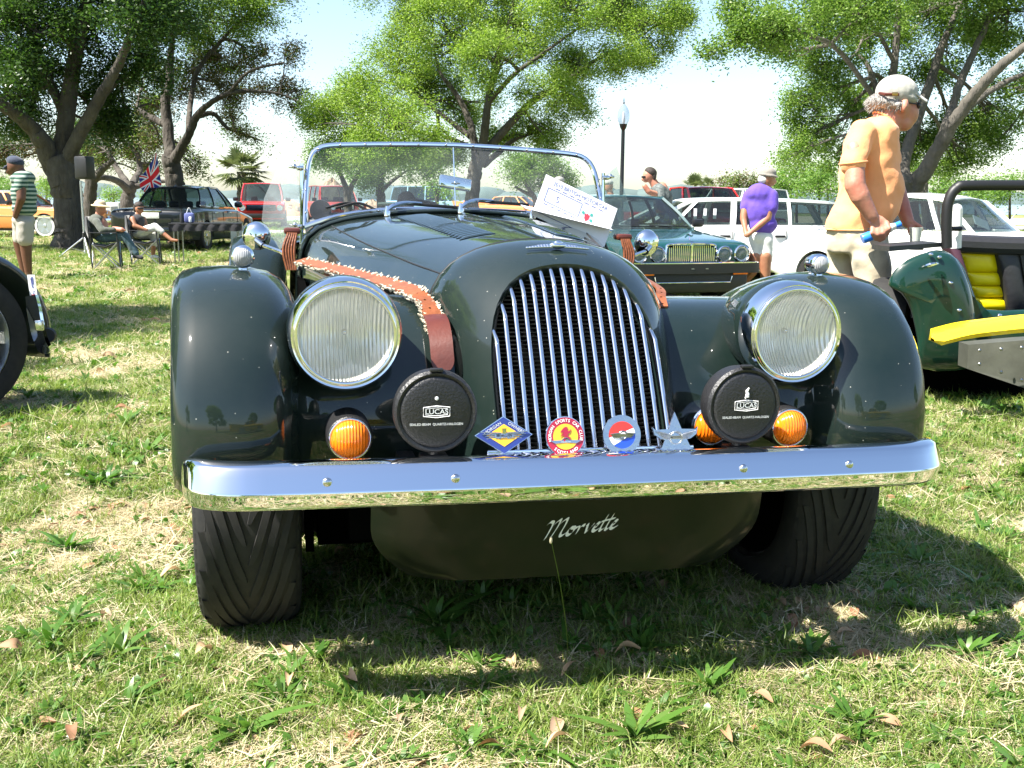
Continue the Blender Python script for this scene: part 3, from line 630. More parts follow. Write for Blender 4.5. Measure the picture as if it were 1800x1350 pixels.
# side screens, brackets
for s_ in (-1, 1):
    pl = [(0, .0), (.005, .20), (.06, .235), (.13, .10), (.14, .03), (.075, -.06)]
    m = MB().prism([(p[0] * .85, p[1]) for p in pl], .003, (s_ * .498, 1.46, .84), (s_, .45, 0), (0, .05, 1), (0, 1, 0)); m.build('wind_deflector', MT['glass_side'], CAR, smooth=False)
    m = MB()
    for z in (.855, 1.035): m.rbox((s_ * .497, 1.45, z), (.022, .03, .014), .004); m.tube([(s_ * .49, 1.445, z), (s_ * .53, 1.465, z + .004)], .004, 8); m.sph((s_ * .515, 1.455, z + .005), .008)
    m.build('deflector_bracket', MT['chrome_dull'], CAR)
    m = MB(); m.tube([(s_ * .495, 1.44, .80), (s_ * .492, 1.46, 1.05)], .006, 8); m.build('windscreen_post', CH, CAR)
    # round mirrors on arms
    c = Vector((s_ * .632, 1.39, .825)); Rm = Matrix.Rotation(math.radians(90 + 6), 3, 'X') @ Matrix.Rotation(math.radians(s_ * 10), 3, 'Y')
    h = MB().lathe([(.0425, -.012), (.044, -.006), (.042, .004), (.034, .016), (.02, .024), (0, .027)], c, R=Rm, k=36).build('wing_mirror', CH, CAR, ang=50)
    MB().tube([(c.x, c.y - .03, c.z - .01), (c.x - s_ * .02, c.y - .05, c.z - .025)], .008, 8).build('mirror_stud', MT['chrome_dull'], h)
    MB().tube([(c.x - s_ * .012, c.y - .045, c.z - .022), (s_ * .56, 1.34, .782), (s_ * .502, 1.30, .745)], .0055, 8).build('mirror_arm', CH, h)
    MB().rbox((s_ * .505, 1.29, .745), (.02, .05, .03), .006).build('arm_base', CH, h)
    # leather bonnet straps with fleece, and coils by the scuttle
    pts = crom([(s_ * .256, .148, .690), (s_ * .263, .19, .724), (s_ * .277, .25, .750), (s_ * .305, .33, .762), (s_ * .345, .50, .765), (s_ * .40, .75, .765), (s_ * .455, 1.0, .765), (s_ * .505, 1.20, .765)], 6)
    def sdv(i, n): t = i / n; return Vector((s_ * 1, -.15, .35 * (1 - t) ** 3 - .15)).normalized()
    sv = [sdv(i, len(pts)) for i in range(len(pts))]
    sd2 = [Vector((s_ * 1., -.2, -.30 if i > 12 else .05)).normalized() for i in range(len(pts))]
    if s_ > 0: pts = [Vector(p) + Vector((-.012, .03, -.004)) for p in pts[8:]]; sd2 = sd2[8:]; sv = sv[8:]
    st = MB().ribbon(pts, .040 if s_ < 0 else .022, .004, sd2).build('bonnet_strap', MT['leather'], CAR, ang=60)
    fl = MB(); rr = np.random.default_rng(3)
    for i in range(0, len(pts) - 1 if s_ < 0 else 0):
        for q in range(10):
            p = Vector(pts[i]) + Vector(rr.normal(0, .003, 3)); e = sd2[i] * (.0215 if q % 2 else -.0215); dr = (sd2[i] * (1 if q % 2 else -1) + Vector(rr.normal(0, .5, 3)) + Vector((0, 0, .25))).normalized()
            fl.tube([p + e * .8 - Vector((0, 0, .004)), p + e + dr * rr.uniform(.0005, .0045)], [.0034, .0012], 4)
    if s_ < 0: fl.build('fleece', MT['fleece'], st)['kind'] = 'stuff'
    tn = crom([(s_ * .258, .178, .718), (s_ * .257, .138, .708), (s_ * .256, .100, .680), (s_ * .2555, .082, .652), (s_ * .254, .070, .622)], 6)
    n_ = len(tn); None if s_ > 0 else MB().ribbon(tn, [.045 * (1 if i < n_ - 5 else math.sqrt(max(.02, 1 - ((i - n_ + 5) / 5) ** 2))) for i in range(n_)], .005, (s_ * 1, .25, 0)).build('strap_tongue', MT['leather_dark'], st, ang=50)
    m = MB()
    for q, yy in enumerate((.20, .255, .31, .37)):
        p = Vector(pts[(4 if s_ < 0 else 1) + q * 3]); m.sph(p + Vector((0, 0, .0015)), (.0032, .0032, .0015), 8, 6)
    m.build('strap_hole', MT['dark'], st)
    m = MB()
    for q in range(5): m.tube(crom([(s_ * (.512 + q * .006), 1.30, .84), (s_ * (.52 + q * .008), 1.29, .79), (s_ * (.517 + q * .006), 1.285, .73)], 5), .0042, 8)
    m.build('strap_coil', MT['leather'], st)
    m = MB().rbox((s_ * .525, 1.33, .845), (.05, .06, .02), .008); m.build('strap_buckle', MT['leather_dark'], st)
# ---- wheels
TRD = None
def front_tyre(cx, cy, R=.312, W=.214):
    global TRD
    prof = [(R - .085, -W / 2 + .012), (R - .075, -W / 2 + .004), (R - .05, -W / 2), (R - .022, -W / 2 + .004), (R - .008, -W / 2 + .016), (R, -W / 2 + .034), (R + .002, 0), (R, W / 2 - .034), (R - .008, W / 2 - .016), (R - .022, W / 2 - .004), (R - .05, W / 2), (R - .075, W / 2 - .004), (R - .085, W / 2 - .012)]
    t = MB().lathe(prof, (cx, cy, R), 'X', 72, cap=False).build('tyre', MT['rubber'], CAR, ang=40)
    xb = (1 if cx < 0 else -1) * (W / 2 - .03); MB().lathe([(0, xb - .005), (R - .083, xb - .005), (R - .083, xb + .005), (0, xb + .005)], (cx, cy, R), 'X', 40).build('rim_shade_disc', MT['dark'], t)  # dark disc added over the bright rim, in place of shade
    m = MB(); sgn = 1 if cx < 0 else -1
    for k in range(22):   # long swept ribs standing proud of the carcass, running outwards and up
        for sd_ in (-1, 1):
            a0 = 2 * PI * (k + (.5 if sd_ > 0 else 0)) / 22; rw = []
            for q in seg(0, 1, 9):
                xo = .005 + q * (W / 2 - .026); a = a0 + .95 * q ** 1.15; hw = .0088 if q > .05 else .005; rr_ = R + .0065 - .010 * q ** 5
                rw.append([(cx + sd_ * (xo + e), cy - math.sin(a) * r2, R - math.cos(a) * r2) for e, r2 in ((-hw, rr_ - .008), (-hw + .0015, rr_), (hw - .0015, rr_), (hw, rr_ - .008))])
            m.grid(rw)
    for k in range(56):
        for sd_ in (-1, 1):
            a = 2 * PI * k / 56; xo = W / 2 - .016; m.grid([[(cx + sd_ * (xo - .012 + e * .022), cy - math.sin(a + b) * (R - .002 - .016 * e), R - math.cos(a + b) * (R - .002 - .016 * e)) for e in (0, .5, 1)] for b in (-.04, .04)])
    m.build('tread', MT['rubber'], t, ang=30, recalc=True)
    MB().lathe([(0, -W / 2 + .06), (.06, -W / 2 + .06), (R - .10, -W / 2 + .03), (R - .082, -W / 2 + .014), (R - .082, W / 2 - .014), (R - .1, W / 2 - .03), (.06, W / 2 - .06), (0, W / 2 - .06)], (cx, cy, R), 'X', 40).build('rim', MT['alu'], t)
for s_ in (-1, 1): front_tyre(-.632 if s_ < 0 else .664, .44); front_tyre(s_ * .64, 2.86)
# ---- chassis, tub, tail, rear wings, cockpit
m = MB(); m.box((0, .75, .36), (.86, 1.2, .20)); m.box((0, 1.50, .26), (1.12, 1.3, .42)); m.box((0, .62, .26), (.96, .10, .30)); m.box((-.50, 1.0, .40), (.02, .9, .60)); m.box((.52, 1.0, .40), (.02, .9, .60)); m.box((0, 2.2, .30), (1.0, 2.4, .14)); m.tube([(-.6, .40, .30), (.6, .40, .30)], .03, 10)  # chassis plus dark boxes and panels added to block light below the car
for s_ in (-1, 1): m.box((s_ * .50, 1.15, .42), (.02, .9, .30))
m.build('chassis_and_shade_boxes', MT['dark'], CAR)
for s_ in (-1, 1): MB().tube([(s_ * .43, .25, .34), (s_ * .56, .40, .30)], [.012, .010], 8).build('steering_link', MT['black_metal'], CAR)
for s_ in (-1, 1):
    rows = []
    for y, zt in ((1.56, .80), (1.65, .775), (1.9, .735), (2.2, .73), (2.4, .76), (2.55, .80), (2.7, .82)):
        rows.append([(s_ * .50, y, zt - .03), (s_ * .515, y, zt), (s_ * .535, y, zt - .01), (s_ * .548, y, zt - .12), (s_ * .55, y, .45), (s_ * .53, y, .30)])
    MB().grid(rows).build('side_panel', GR, CAR, ang=60)
    rp = resamp(crom([(1.9, .32), (2.1, .36), (2.35, .52), (2.55, .68), (2.75, .76), (2.95, .77), (3.15, .70), (3.35, .55), (3.47, .38), (3.5, .30)], 5), 40); rows = []
    for i in range(40):
        t_ = rp[min(i + 1, 39)] - rp[max(i - 1, 0)]; t_ = t_ / np.linalg.norm(t_); nm = np.array([t_[1], -t_[0]])
        rows.append([(s_ * x, *(rp[i] + nm * o_)) for x, o_ in ((.77, .09), (.775, .04), (.76, .012), (.72, 0), (.65, -.004), (.58, .01), (.545, .05), (.535, .12))])
    rwg = MB().grid(rows).build('rear_wing', GR, CAR, ang=70); sd = rwg.modifiers.new('s', 'SOLIDIFY'); sd.thickness = .004
    MB().ribbon([(s_ * .64, 1.5, .34), (s_ * .65, 1.9, .33), (s_ * .66, 2.1, .345)], .2, .02, (1, 0, 0)).build('running_board', MT['black_metal'], CAR)
rows = []
for y, zt, hw in ((2.55, .80, .53), (2.7, .82, .53), (2.95, .80, .52), (3.2, .72, .50), (3.4, .58, .46), (3.5, .42, .42), (3.5, .34, .4)):
    rows.append([(x * hw, y, zt - .05 * abs(x) ** 3 if abs(x) < .99 else .34) for x in (-1, -.98, -.85, -.5, 0, .5, .85, .98, 1)])
MB().grid(rows).build('tail_panel', GR, CAR, ang=60)
for x in (-.25, .25):
    m = MB().rbox((x, 2.15, .46), (.42, .46, .12), .04); m.rbox((x, 2.42, .66), (.42, .11, .42), .045, R=Matrix.Rotation(-.2, 3, 'X')); m.build('seat', MT['seat_black'], CAR)
m = MB().grid([[(x, 1.545, z - .03) for x, z in S3 if z > .66], [(x, 1.56, .62) for x, z in S3 if z > .66]]); m.build('dashboard', MT['seat_black'], CAR)
m = MB(); Rw = Matrix.Rotation(math.radians(70), 3, 'X')
m.tube([Vector((-.25, 1.72, .73)) + Rw @ Vector((.17 * math.cos(a), .17 * math.sin(a), 0)) for a in seg(0, 2 * PI, 32)[:-1]], .012, 8, closed=True)
for a in (0, 2.1, 4.2): m.tube([Vector((-.25, 1.72, .73)), Vector((-.25, 1.72, .73)) + Rw @ Vector((.18 * math.cos(a), .18 * math.sin(a), 0))], .007, 6)
m.tube([(-.25, 1.72, .73), (-.25, 1.5, .66)], .015, 8); m.build('steering_wheel', MT['black_metal'], CAR)
for x, z, r_ in ((-.432, .905, .034), (-.155, .944, .030)):
    h = MB().lathe([(r_, 0), (r_ * 1.03, .006), (r_ * .8, .03), (0, .036)], (x, 1.53, z), '-Y', 28).build('demister_fan', MT['black_plastic'], CAR, ang=30)
    MB().tube([(x, 1.55, z), (x + .03, 1.555, z), (x + .10, 1.556, z - .01)] if x > -.3 else [(x, 1.55, z), (x, 1.54, .83)], .008, 8).build('stalk', MT['black_metal'], h)
m = MB(); [m.tube(crom([(x0, 1.42, .915), ((x0 + x1) / 2, 1.435, .932), (x1, 1.42, .90)], 5), .004, 6) for x0, x1 in ((-.42, -.27), (-.39, -.24))]; m.build('wiper_spare_blade', MT['black_metal'], CAR)
# the show card tucked under the wiper
PL = thing('show_placard', 'white printed show card leaning on the windscreen under the wiper of the roadster', 'placard', (.38, 1.36, .93))
A = Vector((.283, 1.335, 1.032)); B = Vector((.522, 1.335, .926)); D_ = Vector((.229, 1.295, .905)); Xp = (B - A).normalized(); W_ = (B - A).length; Yp = (A - D_); H_p = Yp.length; Yp = (Yp - Xp * Yp.dot(Xp)).normalized(); Np = Xp.cross(Yp)
O = A - Yp * H_p
MB().prism([(0, 0), (W_, 0), (W_, H_p), (0, H_p)], .0015, O, Xp, Yp, -Np).build('card', MT['paper'], PL, w=True, smooth=False)
def on(u, v): return O + Xp * (u * W_) + Yp * (v * H_p)
m = MB(); put_text(m, '2010 BRITISH MOTORCAR', on(.5, .88), Xp, Yp, .019, .0, sx=.9); [m.box(on(.2 + .1 * k, .79), (.016, .001, .003), R=Matrix((Xp, Np, Yp)).transposed()) for k in range(7)]; put_text(m, 'S', on(.24, .56), Xp, Yp, .030)
[m.box(on(.12 + .09 * k, .36), (.014, .001, .003), R=Matrix((Xp, Np, Yp)).transposed()) for k in range(5)]; put_text(m, 'Mo', on(.2, .24), Xp, Yp, .014)
for a_, b_ in (((.08, .74), (.55, .74)), ((.08, .42), (.55, .42)), ((.08, .74), (.08, .42)), ((.55, .74), (.55, .42)), ((.05, .12), (.9, .12))): m.tube([on(*a_), on(*b_)], .0012, 4)
m.build('lettering', MT['print_blue'], PL, w=True, smooth=False)
m = MB(); m.prism([(0, -.016), (.008, -.006), (.009, .010), (.004, .008), (0, .013), (-.004, .008), (-.009, .010), (-.008, -.006)], .0005, on(.66, .5) + Np * .0006, Xp, Yp, Np); m.build('crest', MT['print_red'], PL, w=True, smooth=False)
m = MB(); [m.prism(circ(.0055, 12), .0005, on(.66 + q, .5 + w2) + Np * .0008, Xp, Yp, Np) for q, w2 in ((-.06, .06), (.065, -.04), (.05, .09))]; m.build('crest', MT['print_green'], PL, w=True, smooth=False)
m = MB().prism([(0, 0), (.30, 0), (.30, .09), (0, .09)], .001, (.20, 1.25, .925), (.97, .1, -.22), (0, .9, .12)); m.build('lower_sheet', MT['paper'], PL, w=True, smooth=False)
# ================================================================ other cars: front faces -Y in their own frame, ground at z 0
def carbody(root, st, mat_, name='body', arches=(), ar=.36, W=.9, under=.2):
    """st: stations (y, half width, deck z, sill z, crown drop); arches: wheel centres y"""
    S = resamp_st(st, 46); rows = []
    for y, hw, zd, zs, cr in S:
        h = []
        for fx, fz in ((0, 1.), (.35, .995), (.62, .97), (.80, .90), (.90, .78), (.955, .60), (.985, .40), (1., .20), (1., .0)):
            h.append((fx * hw, zd - cr * (1 - fz)))
        zb = h[-1][1]
        for q in (.15, .35, .6, .82, .96): h.append((hw * (1 + .012 * math.sin(q * PI) - .05 * q ** 4), zb + (zs - zb) * q))
        h.append((hw * .90, zs)); h.append((0, zs))
        rows.append([(-x, y, z) for x, z in h] + [(x, y, z) for x, z in h[::-1][1:-1]])
    m = MB().grid(rows, cv=True); n = len(rows[0]); m.f.append(tuple(range(n))); m.f.append(tuple(m.n - n + j for j in range(n))[::-1])
    o = m.build(name, mat_, root, ang=40)
    if arches:
        cut = []
        for yc in arches:
            for s_ in (-1, 1): cut.append(MB().lathe([(ar, -.16), (ar, .3)], (s_ * W, yc, .33), 'X', 32))
        par = o.parent; bool_cut(o, cut)
    return o
def resamp_st(st, n):
    P = np.array(crom(st, 6)); t = np.linspace(0, len(P) - 1, n); return [[float(np.interp(q, range(len(P)), P[:, k])) for k in range(P.shape[1])] for q in t]
def carglass(root, B, R, mat_, crown=.05, gl=None, frame=.022, pil=None, trim=None):
    """B/R: belt and roof stations (y, half width, z), front to back: pillars stand between them, panes fill the gaps"""
    gl = gl or MT['car_glass']; rows = []
    Rr = crom(R, 5)
    for y, hw, z in Rr: rows.append([(x * hw, y, z + crown * (1 - x * x) - .012 * (abs(x) > .99)) for x in (-1, -.97, -.85, -.6, -.3, 0, .3, .6, .85, .97, 1)])
    o = MB().grid(rows).build('roof', mat_, root, ang=60); sd = o.modifiers.new('s', 'SOLIDIFY'); sd.thickness = .03; sd.offset = -1
    m = MB()
    for s_ in (-1, 1):
        for i, (b, r_) in enumerate(zip(B, R)):
            wd = (pil[i] if pil else .05); a = Vector((s_ * b[1], b[0], b[2] - .03)); c = Vector((s_ * r_[1], r_[0], r_[2] + .005))
            mid = (a + c) / 2 + Vector((s_ * .02, 0, .012)); m.ribbon(crom([a, mid, c], 4), wd, .035, (0, 1, 0) if 0 < i < len(B) - 1 else (.3 * s_, 1, 0))
        m.ribbon(crom([(s_ * r_[1] * 1.0, r_[0], r_[2] + .004) for r_ in R], 4), .03, .03, (0, 0, 1))
        m.ribbon(crom([(s_ * b[1], b[0], b[2] - .01) for b in B], 4), .035, .03, (0, 0, 1))
    m.build('pillars', mat_, root, ang=40)
    if trim:
        m = MB()
        for s_ in (-1, 1):
            m.tube(crom([(s_ * (b[1] + .016), b[0], b[2] + .012) for b in B], 4), .008, 6); m.tube(crom([(s_ * (r_[1] + .016), r_[0], r_[2] - .008) for r_ in R], 4), .008, 6)
        m.build('window_trim', trim, root)
    for (b, r_, bow) in ((B[0], R[0], -.10), (B[-1], R[-1], .08)):
        rows = [[(x * (b[1] + (r_[1] - b[1]) * t) * .985, b[0] + (r_[0] - b[0]) * t + bow * (1 - x * x), b[2] + (r_[2] + crown * .8 * (1 - x * x) - b[2]) * t) for x in seg(-1, 1, 10)] for t in seg(0, 1, 4)]
        MB().grid(rows).build('windscreen' if bow < 0 else 'rear_window', gl, root, ang=80)
    for s_ in (-1, 1):
        for i in range(len(B) - 1):
            a, b2, c, d = B[i], B[i + 1], R[i + 1], R[i]
            P = lambda q, t: Vector((s_ * (1 - t) * (a[1] + (b2[1] - a[1]) * q) + s_ * t * (d[1] + (c[1] - d[1]) * q) + s_ * .012 * math.sin(PI * t), (1 - t) * (a[0] + (b2[0] - a[0]) * q) + t * (d[0] + (c[0] - d[0]) * q), (1 - t) * (a[2] + (b2[2] - a[2]) * q) + t * (d[2] + (c[2] - d[2]) * q)))
            MB().grid([[P(q, t) for t in seg(0, 1, 3)] for q in seg(0, 1, 3)]).build('side_window', gl, root, ang=80)
def carwheel(root, x, y, R=.32, W=.2, rim=None, spokes=10, white=False):
    s_ = 1 if x > 0 else -1
    t = MB().lathe([(R * .66, -W / 2 + .01), (R * .80, -W / 2), (R * .95, -W / 2 + .008), (R, -W / 2 + .03), (R, W / 2 - .03), (R * .95, W / 2 - .008), (R * .80, W / 2), (R * .66, W / 2 - .01)], (x, y, R), 'X', 36, cap=False).build('wheel', MT['rubber'], root, ang=40)
    m = MB().lathe([(R * .675, s_ * (W / 2 - .008)), (R * .64, s_ * (W / 2 - .014)), (R * .60, s_ * (W / 2 - .05)), (R * .3, s_ * (W / 2 - .06)), (0, s_ * (W / 2 - .06))], (x, y, R), 'X', 32)
    for k in range(spokes):
        a = 2 * PI * k / spokes; m.ribbon([(x + s_ * (W / 2 - .02), y + math.cos(a) * R * .1, R + math.sin(a) * R * .1), (x + s_ * (W / 2 - .012), y + math.cos(a) * R * .64, R + math.sin(a) * R * .64)], [.04, .07] if spokes < 8 else .03, .02, (0, -math.sin(a), math.cos(a)))
    m.lathe([(R * .2, s_ * (W / 2 - .02)), (R * .16, s_ * (W / 2)), (0, s_ * (W / 2 + .004))], (x, y, R), 'X', 20)
    m.build('rim', rim or MT['alu'], t, ang=40)
    if white: MB().lathe([(R * .70, s_ * (W / 2 + .001)), (R * .88, s_ * (W / 2 + .003)), (R * .88, s_ * (W / 2 - .01)), (R * .70, s_ * (W / 2 - .01))], (x, y, R), 'X', 32, cap=False).build('whitewall', MT['white_paint'], t)
def interior(root, y0, y1, hw, z, n=2):
    m = MB().box((0, (y0 + y1) / 2, z * .55), (hw * 1.9, y1 - y0, z * .5)); m.build('cabin_floor', MT['seat_black'], root)
    for r_ in range(n):
        for s_ in (-1, 1):
            y = y0 + .75 + r_ * .85; MB().rbox((s_ * hw * .45, y, z + .04), (.48, .14, .50), .05).rbox((s_ * hw * .45, y, z + .34), (.24, .09, .16), .04).build('seat', MT['seat_black'], root)
mat('lamp_silver', (.75, .77, .78), .3, .5)
def lampround(root, c, R, axis='-Y'):
    h = MB().lathe([(R * .92, 0), (R * 1.04, -.016), (R * 1.18, -.006), (R * 1.2, .02), (R * 1.16, .06)], c, axis, 28, cap=False).build('headlight', CH, root)
    sg = 1
    MB().lathe([(0, .03), (R * .5, .02), (R * .96, .004)], c, axis, 24, cap=False).build('reflector', MT['lamp_silver'], h); MB().lathe([(0, -.016), (R * .6, -.010), (R * .96, .0)], c, axis, 24, cap=False).build('lens', MT['lens'], h, ang=80)
paint_dusty('teal_paint', (.006, .05, .055), dust=.15, speck=False); paint_dusty('black_paint', (.006, .009, .012), dust=.1, speck=False); paint_dusty('car_white', (.78, .78, .75), dust=.1, speck=False)
paint_dusty('red_paint', (.55, .02, .018), dust=.2, speck=False); paint_dusty('orange_paint', (.82, .30, .09), dust=.1, speck=False); paint_dusty('blue_paint', (.02, .06, .25), dust=.1, speck=False); paint_dusty('lotus_green', (.002, .026, .017), dust=.1)
paint_dusty('car_yellow', (.85, .60, .01), dust=.1, speck=False); paint_dusty('silver_paint', (.35, .37, .4), dust=.1, speck=False)
def put(root, p, heading):
    """heading: degrees the nose points away from straight towards the camera, + = towards picture right"""
    root.location = p; root.rotation_euler = (0, 0, -YAW + math.radians(heading)); ORG[root.name] = Vector(p)
# ---- teal saloon, front view
c = thing('saloon_car', 'teal green saloon with fluted chrome grille and four round headlights, facing the camera', 'car')
carbody(c, [(-2.38, .60, .72, .42, .05), (-2.34, .80, .79, .32, .07), (-2.2, .865, .83, .24, .11), (-1.9, .88, .86, .22, .13), (-1.0, .89, .93, .22, .13), (-.75, .89, .95, .22, .12), (.2, .90, .95, .22, .10), (1.2, .89, .93, .22, .11), (1.6, .88, .90, .22, .12), (2.2, .82, .84, .28, .12), (2.4, .74, .78, .34, .1), (2.44, .6, .72, .45, .08)], MT['teal_paint'], arches=(-1.45, 1.42), W=.88)
carglass(c, [(-.95, .74, .93), (-.55, .76, .95), (.35, .77, .95), (1.1, .74, .94)], [(-.30, .58, 1.325), (-.18, .60, 1.34), (.42, .61, 1.35), (.92, .57, 1.32)], MT['teal_paint'], .04, trim=CH)
interior(c, -.6, 1.2, .72, .62)
m = MB(); ring_pts = crom([(-.33, -2.37, .735), (-.34, -2.38, .60), (-.31, -2.38, .545), (0, -2.395, .535), (.31, -2.38, .545), (.34, -2.38, .60), (.33, -2.37, .735), (.29, -2.365, .785), (0, -2.38, .797), (-.29, -2.365, .785)], 4, True); m.tube(ring_pts, .016, 6, closed=True); g = m.build('grille', CH, c)
for x in seg(-.30, .30, 23): MB().box((x, -2.385, .66), (.009, .02, .225 if abs(x) < .25 else .18)).build('grille_bar', CH, c)
MB().box((0, -2.39, .66), (.022, .03, .25)).build('grille_centre_bar', CH, c)
MB().box((0, -2.36, .66), (.58, .02, .22)).build('grille_backing', MT['dark'], c)
for s_ in (-1, 1):
    lampround(c, (s_ * .45, -2.385, .665), .088); lampround(c, (s_ * .69, -2.385, .665), .094); MB().lathe([(.10, 0), (.115, .12), (.11, .3)], (s_ * .69, -2.375, .665), '-Y', 24).build('lamp_pod', MT['teal_paint'], c)
    MB().rbox((s_ * .63, -2.475, .445), (.20, .02, .05), .006).build('indicator', MT['amber_ribbed'], c)
    MB().rbox((s_ * .97, -.62, 1.0), (.16, .08, .11), .03).build('wing_mirror', MT['black_plastic'], c)
m = MB(); m.ribbon(crom([(-.90, -2.1, .50), (-.88, -2.36, .50), (-.8, -2.45, .50), (0, -2.50, .50), (.8, -2.45, .50), (.88, -2.36, .50), (.90, -2.1, .50)], 6), .12, .06, (0, 0, 1)); bb = m.build('bumper', MT['black_plastic'], c)
MB().tube(crom([(-.90, -2.12, .563), (-.88, -2.37, .563), (-.8, -2.465, .563), (0, -2.515, .563), (.8, -2.465, .563), (.88, -2.37, .563), (.90, -2.12, .563)], 6), .012, 6).build('bumper_strip', CH, bb)
MB().rbox((0, -2.40, .33), (1.5, .1, .26), .03).build('front_valance', MT['black_plastic'], c); MB().tube([(-.52, -2.47, .40), (-.5, -2.47, .33), (.5, -2.47, .33), (.52, -2.47, .40)], .007, 6).build('valance_trim', CH, c)
MB().box((-.05, -2.535, .50), (.035, .01, .012)).box((.14, -2.535, .50), (.035, .01, .012)).build('plate_bolt', MT['steel'], c)
m = MB(); m.tube(crom([(0, -2.2, .865), (0, -2.28, .90), (0, -2.36, .885), (0, -2.40, .90)], 4), [.01, .016, .012, .008], 8); m.tube([(0, -2.3, .88), (0, -2.31, .84)], .006, 6); m.build('bonnet_ornament', CH, c)
m = MB(); [m.tube([(x, -1.0, .965), (x - .55, -.98, .975)], .008, 5) for x in (.1, .62)]; m.build('wiper', MT['black_metal'], c)
MB().box((.28, -.75, .97), (.42, .2, .01)).box((-.3, -.78, .97), (.3, .2, .01)).build('dash_paper', MT['paper'], c)
for x in (-.80, .80):
    for y in (-1.45, 1.42): carwheel(c, x, y)
p = GX(1216, 12.6); put(c, p + Vector(HF) * 2.35 * math.cos(.3) - Vector(HR) * 2.35 * math.sin(.3), 17); JAG = c
c['label'] = 'teal green saloon with fluted chrome grille and four round headlights, behind the roadster'
# ---- dark saloon, three-quarter rear view
c = thing('saloon_car', 'near-black saloon seen from behind with a union flag on its roof, parked beneath the oaks', 'car')
carbody(c, [(-2.45, .55, .62, .36, .06), (-2.38, .78, .70, .28, .08), (-2.1, .87, .76, .24, .12), (-1.2, .92, .88, .22, .12), (-.8, .925, .92, .22, .1), (.5, .93, .95, .22, .1), (1.4, .92, .98, .22, .12), (1.9, .90, .97, .24, .13), (2.3, .86, .95, .26, .12), (2.42, .80, .90, .30, .10), (2.46, .66, .82, .40, .1)], MT['black_paint'], arches=(-1.5, 1.38), W=.92)
carglass(c, [(-1.1, .76, .91), (-.6, .78, .94), (.4, .78, .96), (1.25, .72, 1.0)], [(-.35, .60, 1.38), (-.2, .61, 1.40), (.35, .62, 1.42), (.85, .56, 1.38)], MT['black_paint'], .05, trim=CH)
interior(c, -.7, 1.1, .72, .68)
for s_ in (-1, 1):
    MB().sph((s_ * .74, 2.30, .80), (.13, .13, .10), 20, 12).build('tail_light', MT['tail_red'], c)
    MB().sph((s_ * .80, 2.335, .775), (.06, .08, .035), 16, 10).build('reversing_light', MT['lens_milky'], c)
    MB().rbox((s_ * 1.02, -.60, 1.02), (.2, .12, .14), .05).build('wing_mirror', MT['black_paint'], c)
    MB().ribbon(crom([(s_ * .94, -1.05, .52), (s_ * .955, 0, .54), (s_ * .95, .95, .54)], 6), .02, .008, (0, 0, 1)).build('door_trim', CH, c)
    for y in (-.15, .8): MB().rbox((s_ * .945, y, .84), (.03, .16, .025), .01).build('door_handle', CH, c)
    m = MB(); [m.ribbon([(s_ * .936, y, .30), (s_ * .938, y, .86)], .006, .006, (0, 1, 0)) for y in (-.75, .28, 1.02)]; m.build('door_gap', MT['dark'], c)
MB().rbox((0, 2.46, .80), (.52, .02, .125), .004).build('number_plate', MT['white_paint'], c); 
MB().rbox((0, 2.44, .90), (.6, .04, .035), .01).build('boot_trim', CH, c); MB().rbox((0, 2.40, .45), (1.6, .2, .22), .06).build('bumper', MT['black_paint'], c); MB().box((0, 2.51, .49), (1.5, .01, .02)).build('bumper_strip', CH, c)
for x in (-.82, .82):
    for y in (-1.5, 1.38): carwheel(c, x, y, .335, .21, MT['chrome_dull'], 9)
m = MB(); m.tube([(0, .75, 1.46), (0, .9, 1.42)], .02, 8); m.build('aerial', MT['black_paint'], c)
p = GX(333, 24.8); put(c, p, 177)
fl = thing('union_flag', 'union flag on a thin pole clipped to the roof of the near-black saloon', 'flag', PX(283, 338, 24.2))
m = MB().tube([PX(287, 360, 24.2), PX(275, 266, 24.2)], .010, 8); m.build('pole', MT['white_paint'], fl, w=True)
